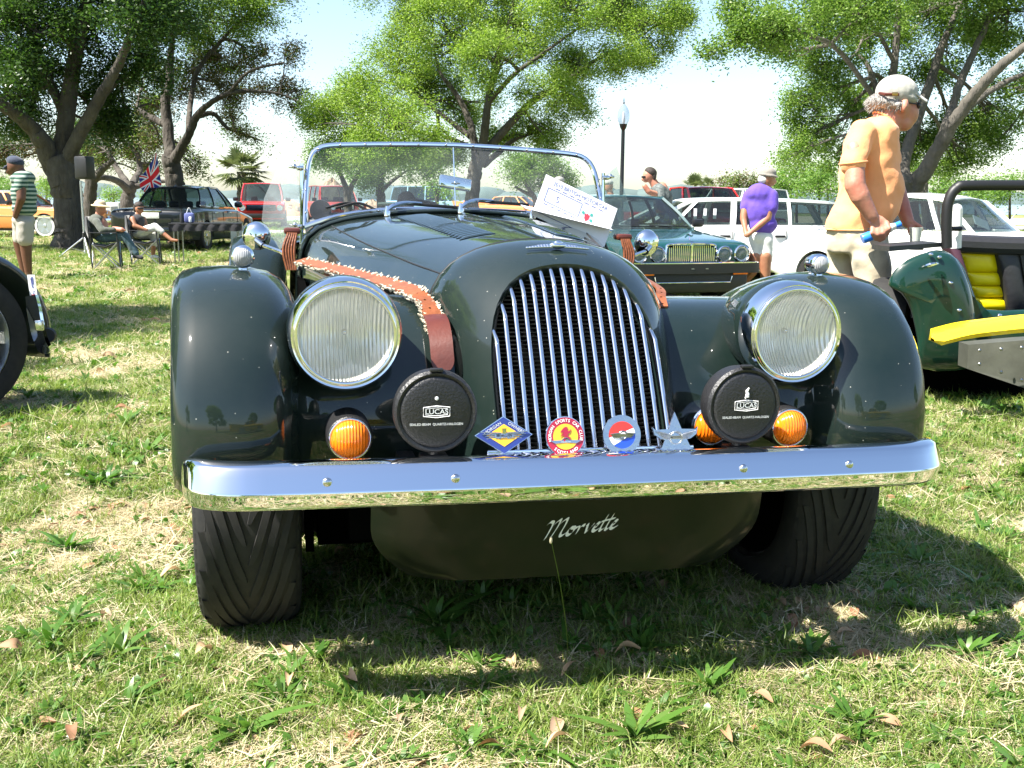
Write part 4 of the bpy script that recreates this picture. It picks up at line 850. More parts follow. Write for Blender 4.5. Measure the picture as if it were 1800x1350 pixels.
def flagmat():
    m = mat('union_cloth', rough=.8); nt = m.node_tree; b = nt.nodes['Principled BSDF']; N = nt.nodes.new; L = nt.links.new
    uv = N('ShaderNodeUVMap'); uv.uv_map = 'UV'; sp = N('ShaderNodeSeparateXYZ'); L(uv.outputs[0], sp.inputs[0])
    def mth(op, a, b_=None, c_=None):
        n = N('ShaderNodeMath'); n.operation = op
        for i, q in enumerate((a, b_, c_)):
            if q is None: continue
            if isinstance(q, (int, float)): n.inputs[i].default_value = q
            else: L(q, n.inputs[i])
        return n.outputs[0]
    X = mth('ABSOLUTE', mth('SUBTRACT', sp.outputs[0], .5)); Y = mth('ABSOLUTE', mth('SUBTRACT', sp.outputs[1], .5))
    dg_ = mth('ABSOLUTE', mth('SUBTRACT', X, Y))
    wd = mth('LESS_THAN', dg_, .11); rd = mth('LESS_THAN', dg_, .045)
    wc = mth('MAXIMUM', mth('LESS_THAN', X, .10), mth('LESS_THAN', Y, .165)); rc = mth('MAXIMUM', mth('LESS_THAN', X, .062), mth('LESS_THAN', Y, .105))
    def mx(f, a, b_):
        n = N('ShaderNodeMix'); n.data_type = 'RGBA'; L(f, n.inputs[0])
        for i, q in ((6, a), (7, b_)):
            if isinstance(q, tuple): n.inputs[i].default_value = q
            else: L(q, n.inputs[i])
        return n.outputs[2]
    w_, r_, bl = (.92, .92, .92, 1), (.8, .03, .04, 1), (.03, .05, .28, 1)
    fc = mx(rc, mx(wc, mx(rd, mx(wd, bl, w_), r_), w_), r_); L(fc, b.inputs['Base Color']); tl_ = N('ShaderNodeBsdfTranslucent'); L(fc, tl_.inputs[0]); ms = N('ShaderNodeMixShader'); ms.inputs[0].default_value = .45; L(b.outputs[0], ms.inputs[1]); L(tl_.outputs[0], ms.inputs[2]); L(ms.outputs[0], nt.nodes['Material Output'].inputs[0]); return m
fm = flagmat(); A = PX(275, 268, 24.15); B_ = PX(284, 325, 24.2); Cc = PX(243, 300, 24.0); Dd = PX(254, 342, 24.05)
rows = []; nu = 24
for i in range(nu + 1):
    u = i / nu; rw = []
    for j in range(nu + 1):
        v = j / nu; a = A.lerp(B_, v); b = PX(244, 312, 24.0).lerp(PX(252, 338, 24.05), v); q = a.lerp(b, u); q = q + Vector(HF) * .07 * math.sin(u * 9 + v * 4) * u + Vector((0, 0, -.06 * math.sin(u * PI) + .03 * math.sin(u * 8 + v * 5) * u)); rw.append(q)
    rows.append(rw)
cl = MB().grid(rows).build('cloth', fm, fl, w=True, ang=80, recalc=False)
uvl = cl.data.uv_layers.new(name='UV')
for lp in cl.data.loops: i, j = divmod(lp.vertex_index, nu + 1); uvl.data[lp.index].uv = (i / nu, j / nu)
# ---- white estate, side view
c = thing('estate_car', 'white estate car parked side-on behind the man in the purple shirt', 'car')
carbody(c, [(-2.5, .6, .72, .36, .06), (-2.42, .84, .78, .28, .08), (-2.1, .89, .84, .24, .11), (-1.2, .9, .94, .22, .12), (0, .91, .96, .22, .1), (1.5, .91, .97, .22, .1), (2.2, .9, .97, .24, .1), (2.45, .87, .95, .28, .1), (2.5, .7, .9, .4, .1)], MT['car_white'], arches=(-1.5, 1.35), W=.91)
carglass(c, [(-1.25, .78, .95), (-.75, .79, .96), (.25, .8, .97), (1.2, .8, .97), (2.35, .76, .97)], [(-.45, .62, 1.31), (-.3, .63, 1.34), (.3, .65, 1.36), (1.2, .65, 1.355), (2.05, .60, 1.32)], MT['car_white'], .05, pil=[.06, .05, .09, .05, .12])
interior(c, -.9, 2.2, .74, .66)
for s_ in (-1, 1):
    for y in (.1, 1.0): MB().rbox((s_ * .925, y, .80), (.03, .17, .035), .012).build('door_handle', MT['black_plastic'], c)
    MB().ribbon(crom([(s_ * .93, -1.0, .55), (s_ * .935, .9, .56)], 6), .05, .012, (0, 0, 1)).build('side_moulding', MT['silver_paint'], c)
    MB().rbox((s_ * 1.0, -.72, 1.02), (.18, .10, .12), .04).build('wing_mirror', MT['car_white'], c)
    m = MB(); [m.ribbon([(s_ * .921, y, .30), (s_ * .923, y, .90)], .007, .006, (0, 1, 0)) for y in (-.85, .22, 1.1)]; m.build('door_gap', MT['dark'], c)
    m = MB(); [m.box((s_ * .74, -.35 + k * .16, 1.15), (.006, .05, .16)) for k in range(3)]; m.build('window_banner', MT['paper'], c)
for x in (-.81, .81):
    for y in (-1.5, 1.35): carwheel(c, x, y, .33, .2, MT['silver_paint'], 6)
MB().rbox((0, -2.45, .50), (1.75, .16, .16), .05).rbox((0, 2.48, .50), (1.75, .16, .16), .05).build('bumper', MT['silver_paint'], c)
p = GX(1397, 16.6); h_ = math.radians(-84); hv = Vector(HR) * math.sin(h_) - Vector(HF) * math.cos(h_); put(c, p + hv * 1.35 + Vector(HF) * .85, -84)
# ---- white rounded vintage saloon, right
c = thing('vintage_saloon', 'white rounded vintage saloon with a paper behind its windscreen, beyond the green kit car', 'car')
carbody(c, [(-2.2, .35, .72, .4, .1), (-2.1, .62, .84, .32, .18), (-1.8, .78, .92, .26, .25), (-1.2, .82, .99, .24, .25), (-.6, .84, 1.0, .24, .2), (.6, .86, 1.0, .24, .15), (1.2, .84, 1.0, .24, .22), (1.8, .76, .90, .28, .3), (2.2, .6, .72, .34, .28), (2.35, .4, .56, .42, .1)], MT['car_white'], arches=(-1.4, 1.3), W=.84)
carglass(c, [(-.75, .66, 1.0), (-.35, .72, 1.0), (.45, .73, 1.0), (1.35, .62, 1.0)], [(-.32, .56, 1.36), (-.12, .585, 1.40), (.45, .60, 1.42), (1.0, .50, 1.34)], MT['car_white'], .06, trim=CH)
interior(c, -.5, 1.1, .66, .68)
MB().box((.05, -.52, 1.10), (.34, .01, .13), R=Matrix.Rotation(-.5, 3, 'X') @ Matrix.Rotation(.3, 3, 'Y')).build('window_paper', MT['paper'], c)
for s_ in (-1, 1): lampround(c, (s_ * .55, -2.12, .70), .09)
MB().tube([(.72, -.55, 1.05), (.78, -.70, 1.30)], .004, 5).build('aerial', CH, c)
for x in (-.72, .72):
    for y in (-1.4, 1.3): carwheel(c, x, y, .33, .18, MT['chrome_dull'], 6)
p = GX(1700, 13.2); put(c, p + Vector(HR) * -.1 + Vector(HF) * .6, 42)
# ---- small far cars
def simple_car(name, label, mt, kind='suv', px=0, d=30, head=0, dx=0, cat='car', grille=True):
    c = thing(name, label, cat)
    if kind in ('suv', 'van', 'jeep'):
        hd = {'suv': 1.02, 'van': 1.05, 'jeep': .98}[kind]; L_ = 2.2
        carbody(c, [(-L_, .74, hd - .12, .42, .04), (-L_ + .05, .86, hd - .06, .36, .06), (-1.6, .90, hd, .34, .07), (-.8, .91, hd + .04, .34, .07), (1.6, .91, hd + .04, .34, .07), (L_, .88, hd + .02, .38, .06), (L_ + .03, .8, hd - .03, .5, .06)], mt, arches=(-1.4, 1.3), W=.92, ar=.40)
        rb = 1.75 if kind != 'jeep' else 1.70; y1 = 2.1 if kind != 'truck' else .6
        carglass(c, [(-.9, .80, hd + .04), (-.6, .81, hd + .04), (.3, .82, hd + .04), (1.2, .82, hd + .04), (2.1, .80, hd + .04)], [(-.45, .68, rb - .04), (-.35, .69, rb - .02), (.3, .70, rb), (1.2, .70, rb), (1.95, .68, rb - .03)], mt, .03)
        interior(c, -.6, 1.8, .75, .8)
    elif kind == 'truck':
        hd = 1.02
        carbody(c, [(-2.5, .74, hd - .12, .42, .04), (-2.45, .88, hd - .06, .36, .06), (-1.8, .90, hd, .34, .07), (-.8, .91, hd + .03, .34, .07), (1.6, .91, hd + .03, .34, .07), (2.6, .88, hd + .02, .38, .06)], mt, arches=(-1.7, 1.5), W=.92, ar=.40)
        carglass(c, [(-1.0, .80, hd + .03), (-.6, .81, hd + .03), (.5, .8, hd + .03)], [(-.5, .68, 1.66), (-.3, .69, 1.68), (.3, .66, 1.66)], mt, .03); interior(c, -.7, .5, .75, .8, 1)
    else:
        carbody(c, [(-2.7, .7, .70, .36, .06), (-2.6, .88, .80, .30, .08), (-1.2, .94, .88, .26, .09), (0, .95, .92, .26, .09), (1.4, .95, .94, .26, .09), (2.4, .92, 1.0, .30, .05), (2.7, .85, .98, .34, .05)], mt, arches=(-1.6, 1.4), W=.94, ar=.37)
        carglass(c, [(-.9, .78, .92), (-.5, .8, .93), (.4, .8, .94), (1.1, .76, .95)], [(-.4, .62, 1.28), (-.2, .63, 1.3), (.35, .64, 1.31), (.8, .6, 1.28)], mt, .04, trim=CH); interior(c, -.6, 1.0, .75, .62)
        for s_ in (-1, 1): MB().prism([(1.2, .95), (2.78, 1.12), (2.7, .92), (1.2, .86)], .05, (s_ * .9, 0, 0), (0, 1, 0), (0, 0, 1)).build('tail_fin', mt, c); MB().ribbon([(s_ * .96, -2.2, .60), (s_ * .96, 2.3, .66)], .04, .012, (0, 0, 1)).build('side_trim', CH, c)
        MB().rbox((0, 2.76, .50), (1.8, .16, .14), .05).rbox((0, -2.76, .48), (1.8, .16, .14), .05).build('bumper', CH, c)
    yf = {'sedan': -2.72, 'truck': -2.52}.get(kind, -2.24); zz = {'sedan': .66}.get(kind, .80)
    if grille:
        if kind != 'sedan':
            MB().rbox((0, yf + .0, zz), (1.1 if kind != 'jeep' else .62, .06, .22), .02).build('grille', MT['dark'], c)
            for k in range(7 if kind == 'jeep' else 4):
                (MB().box((-.24 + k * .08, yf - .04, zz), (.028, .02, .18)) if kind == 'jeep' else MB().box((0, yf - .04, zz - .08 + k * .053), (1.05, .02, .02))).build('grille_bar', CH if kind != 'jeep' else MT['white_paint'], c)
        for s_ in (-1, 1): lampround(c, (s_ * (.70 if kind != 'jeep' else .60), yf, zz), .10)
        if kind != 'sedan': MB().rbox((0, yf - .06, .50), (1.8, .16, .16), .04).build('bumper', MT['black_plastic'] if kind != 'truck' else CH, c)
    for s_ in (-1, 1):
        MB().rbox((s_ * 1.02, -.62, 1.12 if kind != 'sedan' else 1.0), (.2, .1, .15), .04).build('wing_mirror', MT['black_plastic'], c)
        for y in ((-1.4, 1.3) if kind in ('suv', 'van', 'jeep') else ((-1.7, 1.5) if kind == 'truck' else (-1.6, 1.4))): carwheel(c, s_ * .82, y, .36 if kind != 'sedan' else .34, .22, MT['alu'], 6, white=kind == 'sedan')
    q = GX(px, d); put(c, q + Vector(HR) * dx, head); return c
simple_car('off_roader', 'bright red off-roader parked between the palm and the near-black saloon', MT['red_paint'], 'suv', 463, 42, 12)
simple_car('off_roader', 'dull red off-roader with slotted grille, seen through the roadster windscreen', mat('brick_paint', (.33, .04, .03), .4, coat=.5), 'jeep', 588, 46, 24)
simple_car('pickup_truck', 'red pickup truck beyond the teal green saloon', MT['red_paint'], 'truck', 1226, 27, 24)
simple_car('off_roader', 'white off-roader behind the roof of the white estate car', MT['car_white'], 'suv', 1290, 36, -50)
simple_car('finned_car', 'orange finned car with whitewall tyres behind the leftmost oak', MT['orange_paint'], 'sedan', 20, 31, 84)
simple_car('small_car', 'dark blue car behind the man in the striped shirt', MT['blue_paint'], 'sedan', 2, 40, 60)
simple_car('small_car', 'pale blue car seen low through the middle of the windscreen', mat('pale_blue', (.25, .4, .5), .4, coat=.5), 'suv', 765, 52, 80)
simple_car('finned_car', 'orange car seen low between the windscreen and the show card', MT['orange_paint'], 'sedan', 905, 48, 75)
simple_car('yellow_car', 'yellow car parked opposite the roadster', MT['car_yellow'], 'sedan', 900, 1, 180)
YC = bpy.data.objects['yellow_car']; YC.location = (2.2, -8.5, 0); YC.rotation_euler = (0, 0, math.radians(96))
# ---- near-left car: wing, wheel and wire spokes at the left edge
mat('dark_paint', (.008, .014, .02), .4, coat=1.)
c = thing('vintage_roadster', 'dark vintage roadster cut off by the left edge, with spoked wheel and yellow-lit bumper end', 'car', (0, 0, 0))
def Lp(px, py, d): return PX(px, py, d)
d0 = 4.35; cw = PX(-18, 606, d0); cw.z = .0; ax = Vector(HR); ay = Vector(HF)
# local frame: travel direction u (picture right, slightly away), outer side normal n (towards the camera)
cw = PX(-80, 615, d0)
def frame_(deg):
    h = math.radians(deg); u = Vector(HR) * math.sin(h) - Vector(HF) * math.cos(h); n = Vector(HR) * math.cos(h) + Vector(HF) * math.sin(h); return u, n, Matrix(((u.x, 0, n.x), (u.y, 0, n.y), (0, 1, 0)))
u = Vector(HR) * .42 + Vector(HF) * .906; n = Vector(HR) * .906 - Vector(HF) * .42; Rax = Matrix(((u.x, 0, n.x), (u.y, 0, n.y), (0, 1, 0)))
R_ = .315; gz = T(cw.x, cw.y); wc = Vector((cw.x, cw.y, gz + R_)); Mx = Matrix((( n.x, u.x, 0), (n.y, u.y, 0), (0, 0, 1)))
t = MB().lathe([(.20, -.09), (.25, -.10), (.30, -.09), (R_, -.06), (R_, .06), (.30, .09), (.25, .10), (.212, .088)], wc, R=Rax, k=48, cap=False).build('wheel', MT['rubber'], c, w=True)
m = MB().lathe([(.212, .085), (.205, .088), (.195, .06), (.19, -.05)], wc, R=Rax, k=40, cap=False); m.lathe([(.06, .03), (.05, .06), (.025, .085), (0, .09)], wc, R=Rax, k=20)
for k in range(8):
    a = 2 * PI * k / 8; e = Rax @ Vector((math.cos(a), math.sin(a), 0)); sd_ = Rax @ Vector((-math.sin(a), math.cos(a), 0))
    m.ribbon([wc + e * .03 + n * .055, wc + e * .12 + n * .05, wc + e * .198 + n * .06], [.045, .035, .055], .02, sd_)
m.build('rim', MT['alu'], t, w=True)
Rw_ = Rax; Mx = Matrix(((n.x, u.x, 0), (n.y, u.y, 0), (0, 0, 1)))
rows = []
for k in range(28):
    a = math.radians(205 - k * 8.2); rr_ = .365 + .02 * math.cos(a); e = Rw_ @ Vector((math.cos(a), math.sin(a), 0)); rw = []
    for o_, q in ((.125, -.015), (.132, .0), (.12, .02), (.08, .035), (.0, .045), (-.1, .04), (-.25, .0), (-.45, -.04)): rw.append(wc + e * (rr_ + q) + n * o_)
    rows.append(rw)
wg = MB().grid(rows).build('front_wing', MT['dark_paint'], c, w=True, ang=70); sd = wg.modifiers.new('s', 'SOLIDIFY'); sd.thickness = .006
MB().rbox(wc - u * .75 - n * .75 + Vector((0, 0, .16)), (1.0, 1.5, .45), .12, R=Mx).build('body', MT['dark_paint'], c, w=True)
bp1 = Lp(56, 520, 4.45); bp2 = Lp(68, 585, 4.42); bp3 = Lp(82, 620, 4.45)
m = MB().ribbon(crom([bp1, bp2, bp3], 6), [.05, .055, .06, .06, .06, .06, .06, .06, .06, .06, .065, .06, .03], .02, Vector(HR) * .9 + Vector(HF) * -.2); m.build('bumper', CH, c, w=True)
MB().rbox(Lp(69, 572, 4.38), (.035, .02, .045), .004, rz=-YAW).build('bumper_clip', MT['chrome_dull'], c, w=True)
MB().lathe([(.03, .0), (.034, .02), (.02, .05), (0, .055)], Lp(84, 590, 4.5), 'Y', 20).build('fog_lamp', MT['black_metal'], c, w=True)
tg = thing('entry_tag', 'white printed entry card hanging on the wing of the car at the left edge', 'tag', Lp(58, 505, 4.5))
a_ = Lp(48, 483, 4.5); b_ = Lp(61, 483, 4.5); c_ = Lp(54, 527, 4.5); Xg = (b_ - a_); Yg = (a_ - c_)
MB().prism([(0, 0), (1, 0), (1, 1), (0, 1)], .002, c_, Xg, Yg).build('card', MT['paper'], tg, w=True, smooth=False)
m = MB(); e1 = Xg.normalized(); e2 = Yg.normalized()
for k, (a1, b1, wd, hh) in enumerate(((.38, .84, .006, .010), (.52, .84, .007, .016), (.40, .72, .005, .020), (.53, .68, .007, .022), (.42, .56, .005, .018), (.52, .54, .005, .006), (.48, .40, .010, .003), (.50, .28, .004, .008))): m.prism([(0, 0), (wd, 0), (wd, hh), (0, hh)], .0006, c_ + Xg * a1 + Yg * (b1 - .06) - Vector(HF) * .003, e1, e2)
m.build('print', MT['print_blue'], tg, w=True, smooth=False)
MB().prism([(0, 0), (.55, 0), (.55, .06), (0, .06)], .0006, c_ + Xg * .25 + Yg * .16 - Vector(HF) * .003, Xg, Yg).build('print', MT['print_red'], tg, w=True, smooth=False)
# ---- green kit car on the right with yellow seat and yellow wing
c = thing('kit_car', 'green open kit car with yellow seat, roll bar and yellow mudguard, cut off at right', 'car', GX(1700, 4.6))
LG = MT['lotus_green']; Q = PX
# rear/side wing: profile traced at its own distance, cross-section across 0.5 m
def slab(outl, d, th, mt, name, round_=.06, ang=50, dd=None):
    """a body panel whose outline is traced at distance d (dd: extra distance per point), bulging towards the viewer, th deep"""
    P = [Q(p[0], p[1], d + (dd[i] if dd else 0)) for i, p in enumerate(outl)]; P = [Vector(x) for x in crom(P, 3, True)]; cc = sum(P, Vector()) / len(P); rows = []; cxp, cyp = sum(p[0] for p in outl) / len(outl), sum(p[1] for p in outl) / len(outl); RV = (PX(cxp, cyp, d + 1) - PX(cxp, cyp, d))
    for k, o_ in ((.0, -.035), (.45, -.033), (.75, -.028), (.9, -.016), (.97, .0), (1., round_ * .5), (1., th)) if round_ > .03 else ((0, 0), (.9, 0), (.985, .002), (1., .01), (1., th)):
        rows.append([cc + (p - cc) * k + RV * o_ for p in P])
    rows.append([cc + RV * th for _ in P])
    return MB().grid(rows, cv=True).build(name, mt, c, w=True, ang=ang)
slab([(1560, 500), (1575, 470), (1605, 450), (1645, 440), (1680, 452), (1705, 500), (1716, 560), (1718, 620), (1705, 650), (1620, 650), (1612, 600), (1600, 545), (1583, 515)], 4.75, .55, LG, 'front_wing', .15)
slab([(1690, 500), (1705, 535), (1760, 545), (1900, 548), (1900, 640), (1700, 650), (1690, 600)], 4.9, .5, LG, 'side_panel')
slab([(1625, 447), (1660, 440), (1695, 470), (1720, 535), (1735, 548), (1720, 560), (1695, 540), (1670, 480)], 5.05, .35, LG, 'scuttle_side', .1)
m_ = MB(); Pn = [Q(x, y, d_) for x, y, d_ in ((1702, 606, 4.62), (1800, 598, 4.45), (1930, 590, 4.25), (1930, 708, 4.25), (1800, 682, 4.45), (1700, 648, 4.62))]; bk = [p + Vector(HF) * .10 for p in Pn]; k_ = len(Pn)
m_.add(Pn + bk, [tuple(range(k_)), tuple(range(k_, 2 * k_))[::-1]] + [(q, (q + 1) % k_, k_ + (q + 1) % k_, k_ + q) for q in range(k_)]); m_.build('sill_panel', mat('alu_panel', (.11, .115, .095), .5, .4, noise=(9, .3)), c, w=True, smooth=False)
m_ = MB(); [m_.sph(Q(x, y, 4.50 - (x - 1720) * .0016), (.008, .006, .008), 8, 6) for x, y in ((1722, 616), (1760, 614), (1796, 611), (1722, 640), (1760, 654), (1796, 668))]; m_.build('rivet', MT['steel'], c, w=True)
MB().box(Q(1800, 590, 5.5) + Vector((0, 0, -.15)), (2.4, .7, .5), rz=-YAW).build('underbody', MT['dark'], c, w=True)
a = [Q(1642, 597, 4.35), Q(1700, 582, 4.3), Q(1760, 574, 4.25), Q(1830, 567, 4.15)]
rows = [[p + Vector((0, 0, .0)) + Vector(HF) * .0 - Vector((0, 0, .035)), p + Vector((0, 0, -.012)) - Vector(HF) * .03, p + Vector(HF) * .02 + Vector((0, 0, .012)), p + Vector(HF) * .13 + Vector((0, 0, .02)), p + Vector(HF) * .14 - Vector((0, 0, .03))] for p in crom([Vector(x) for x in a], 4) for p in [Vector(p)]]
rows[0] = [Vector(a[0]) + (p - Vector(a[0])) * .25 for p in rows[0]]
MB().grid(rows, cv=True).build('mudguard', MT['yellow_paint'], c, w=True, ang=25)
m = MB().tube(crom([Q(1664, 436, 5.2), Q(1664, 385, 5.2), Q(1668, 352, 5.2), Q(1682, 331, 5.2), Q(1712, 326, 5.2), Q(1900, 326, 5.25)], 6), .026, 12); m.build('roll_bar', MT['black_metal'], c, w=True)
MB().tube([Q(1680, 436, 5.3), Q(1682, 368, 5.3)], .028, 16).sph(Q(1682, 368, 5.3), .028).build('extinguisher', MT['white_paint'], c, w=True)
MB().tube([Q(1674, 402, 5.25), Q(1690, 402, 5.25)], .012, 8).build('clamp', MT['black_metal'], c, w=True)
# seats
def cushion(pts, d, th, mt, name, dd=0):
    P = [Q(x, y, d + (k * dd)) for k, (x, y) in enumerate(pts)]; m = MB(); a_, b_, c_, e_ = [Vector(p) for p in P]; rows = []
    for v in seg(0, 1, 6):
        l = a_.lerp(e_, v); r_ = b_.lerp(c_, v); rows.append([l.lerp(r_, u_) - Vector(HF) * (.025 * math.sin(PI * u_) ** .5 * (math.sin(PI * v) ** .35 if 0 < v < 1 else 0)) for u_ in seg(0, 1, 8)])
    back = [[p + Vector(HF) * th for p in rw[::-1]] for rw in rows]
    m.grid([rw + bk for rw, bk in zip(rows, back)], cv=True); k = m.n - 18 * 7; m.f.append(tuple(range(k, k + 18))); m.f.append(tuple(range(m.n - 18, m.n))); return m.build(name, mt, c, w=True, ang=60)
for (y0, y1), (xl0, xr0), (xl1, xr1) in (((440, 478), (1686, 1752), (1697, 1760)), ((479, 502), (1698, 1760), (1707, 1766)), ((503, 523), (1707, 1766), (1714, 1770)), ((524, 546), (1714, 1770), (1722, 1774))):
    cushion([(xl0, y0), (xr0, y0), (xr1, y1), (xl1, y1)], 5.55, .08, MT['seat_yellow'], 'seat_panel')
cushion([(1752, 440), (1790, 440), (1808, 546), (1774, 546)], 5.5, .1, MT['seat_black'], 'seat_bolster'); cushion([(1792, 440), (1900, 440), (1900, 546), (1812, 546)], 5.5, .1, MT['seat_black'], 'seat_bolster')
cushion([(1668, 436), (1688, 440), (1722, 546), (1706, 540)], 5.45, .1, mat('maroon_trim', (.06, .02, .035), .6), 'cockpit_trim')
m = MB().tube(crom([Q(1680, 428, 5.5), Q(1720, 430, 5.5), Q(1780, 432, 5.5), Q(1900, 434, 5.5)], 4), .05, 10); m.build('headrest_roll', MT['seat_black'], c, w=True)
m = MB().prism([(0, 0), (1, 0), (1, .3), (0, .35)], .25, Q(1563, 442, 5.0), Q(1655, 434, 5.2) - Q(1563, 442, 5.0), (0, 0, .07), Vector(HF)); m.build('tonneau', MT['seat_black'], c, w=True)
m = MB(); [m.sph(Q(x, y, 4.72), (.012, .01, .008), 8, 6) for x, y in ((1636, 447), (1651, 452), (1671, 497), (1757, 554), (1686, 545))]; m.build('fastener', CH, c, w=True)
m = MB().tube(crom([Q(1622, 470, 4.70), Q(1635, 466, 4.66), Q(1648, 463, 4.70)], 4), [.006, .012, .006], 8); m.build('handle', CH, c, w=True)
wc = Q(1562, 590, 5.3); wc.z = T(wc.x, wc.y) + .30
t = MB().lathe([(.19, -.09), (.24, -.1), (.29, -.09), (.305, -.05), (.305, .05), (.29, .09), (.24, .1), (.19, .09)], wc, R=Rax, k=40, cap=False).build('wheel', MT['rubber'], c, w=True); MB().lathe([(.19, .07), (.1, .05), (0, .06)], wc, R=Rax, k=24).build('rim', MT['alu'], t, w=True)
from mathutils import noise as mnoise
# ================================================================ people
def skin(name, base, red): return mat(name, base, .5, noise=(9, .3), c2=red, bump=(60, .15))
skin('skin_fair', (.47, .225, .145), (.40, .14, .09)); skin('skin_tan', (.36, .17, .09), (.28, .11, .06)); skin('skin_brown', (.13, .055, .03), (.10, .04, .022))
def cloth(name, base, amt=.12, sc_=7, st=.9): return mat(name, base, .85, noise=(14, amt), bump=(sc_, st), sheen=.2)
cloth('shirt_orange', (.86, .36, .14), .06, 8, 1.0); cloth('shorts_khaki', (.50, .43, .30), .12, 9, 1.); cloth('shirt_purple', (.11, .055, .42), .1, 9, 1.); cloth('shorts_white', (.62, .62, .58), .08); cloth('cloth_grey', (.08, .09, .07), .3, 10, 1.)
cloth('cloth_black', (.02, .02, .025), .3, 10, 1.); cloth('denim', (.05, .10, .13), .2, 10, 1.); cloth('cap_grey', (.34, .33, .29), .1, 20, .5); cloth('cap_dark', (.02, .03, .06), .1, 20, .5); cloth('cap_brown', (.22, .2, .17), .2, 20, .5); cloth('straw_hat', (.62, .47, .28), .2, 60, .5)
mat('hair_grey', (.36, .33, .30), .7, noise=(70, .5), bump=(120, 1., (1, 1, .3))); mat('hair_dark', (.03, .02, .015), .6, bump=(120, 1.)); mat('hair_white', (.6, .58, .54), .7, bump=(120, 1.)); mat('bottle_blue', (.03, .22, .75), .3, coat=.3); mat('bottle_clear', (.75, .78, .70), .25, trans=.3); mat('pattern_shirt', (.04, .05, .05), .8, noise=(26, .5), c2=(.15, .17, .16))
def stripes():
    m = mat('shirt_striped', rough=.85); nt = m.node_tree; b = nt.nodes['Principled BSDF']; tc = nt.nodes.new('ShaderNodeTexCoord'); w_ = nt.nodes.new('ShaderNodeTexWave'); w_.bands_direction = 'Z'; w_.inputs['Scale'].default_value = 5.2; w_.inputs['Distortion'].default_value = .6
    nt.links.new(tc.outputs['Object'], w_.inputs[0]); cr = nt.nodes.new('ShaderNodeValToRGB'); e = cr.color_ramp.elements; e[0].position = .45; e[0].color = (.012, .06, .04, 1); e[1].position = .62; e[1].color = (.30, .36, .31, 1)
    nt.links.new(w_.outputs['Fac'], cr.inputs[0]); nt.links.new(cr.outputs[0], b.inputs['Base Color'])
stripes()
CAMR = Matrix((HR, HF, (0, 0, 1))).transposed()
def blob(name, prims, d, mat_, parent, vox=.008, smooth=4):
    if name in ('shirt', 'shorts', 'trousers', 'jeans', 'top'): smooth = 9 if d < 8 else 10
    m = MB(); k = d / 1829.
    for p in prims:
        if p[0] == 'c':
            _, x0, y0, d0, r0, x1, y1, d1, r1 = p[:9]; fl = p[9] if len(p) > 9 else None
            a, b = PX(x0, y0, d + d0), PX(x1, y1, d + d1)
            n_ = max(2, int((a - b).length / (max(r0, r1) * k * .7)) + 1); pts = [a.lerp(b, t) for t in seg(0, 1, n_)]
            m.tube(pts, [(r0 + (r1 - r0) * t) * k for t in seg(0, 1, n_)], 14)
            m.sph(a, r0 * k, 14, 8); m.sph(b, r1 * k, 14, 8)
        elif p[0] == 'l':
            rg = crom([[float(v) for v in q] for q in p[1]], 3); rows = []
            for q in rg:
                c_ = PX(q[0], q[1], d + (q[4] if len(q) > 4 else 0)); rows.append([c_ + Vector(HR) * float(q[2] * k * math.cos(a_)) + Vector(HF) * float(q[3] * k * math.sin(a_)) for a_ in seg(0, 2 * PI, 28)[:-1]])
            m.grid(rows, cv=True); n_ = len(rows); m.f.append(tuple(range(m.n - 28 * n_, m.n - 28 * n_ + 28))); m.f.append(tuple(range(m.n - 28, m.n)))
        elif p[0] == 'e':
            _, x, y, dd, rx, rd, rz = p[:7]; tl_ = math.radians(p[7]) if len(p) > 7 else 0
            m.sph(PX(x, y, d + dd), (rx * k, rd * k, rz * k), 20, 14, R=CAMR @ Matrix.Rotation(tl_, 3, 'Y'))
    o = m.build(name, mat_, parent, w=True)
    md = o.modifiers.new('r', 'REMESH'); md.mode = 'VOXEL'; md.voxel_size = vox; md.use_smooth_shade = True
    s2 = o.modifiers.new('s', 'SMOOTH'); s2.factor = .6; s2.iterations = smooth
    dg = bpy.context.evaluated_depsgraph_get(); dg.update(); me = bpy.data.meshes.new_from_object(o.evaluated_get(dg)); o.modifiers.clear(); old = o.data; o.data = me; bpy.data.meshes.remove(old)
    if name in ('shirt', 'shorts', 'trousers', 'jeans', 'top'):
        am = .016 if d < 8 else .008
        for v in me.vertices:
            p_ = v.co; q = mnoise.noise(Vector((p_.x * 5 + p_.z * 6, p_.y * 5 - p_.z * 2, p_.z * 7))) + .5 * mnoise.noise(p_ * 17); v.co = p_ + v.normal * (am * q)
    me.polygons.foreach_set('use_smooth', [True] * len(me.polygons))
    if not me.materials: me.materials.append(mat_)
    return o
def person(label, px, d, dd=0): return thing('person', label, 'person', GX(px, d))
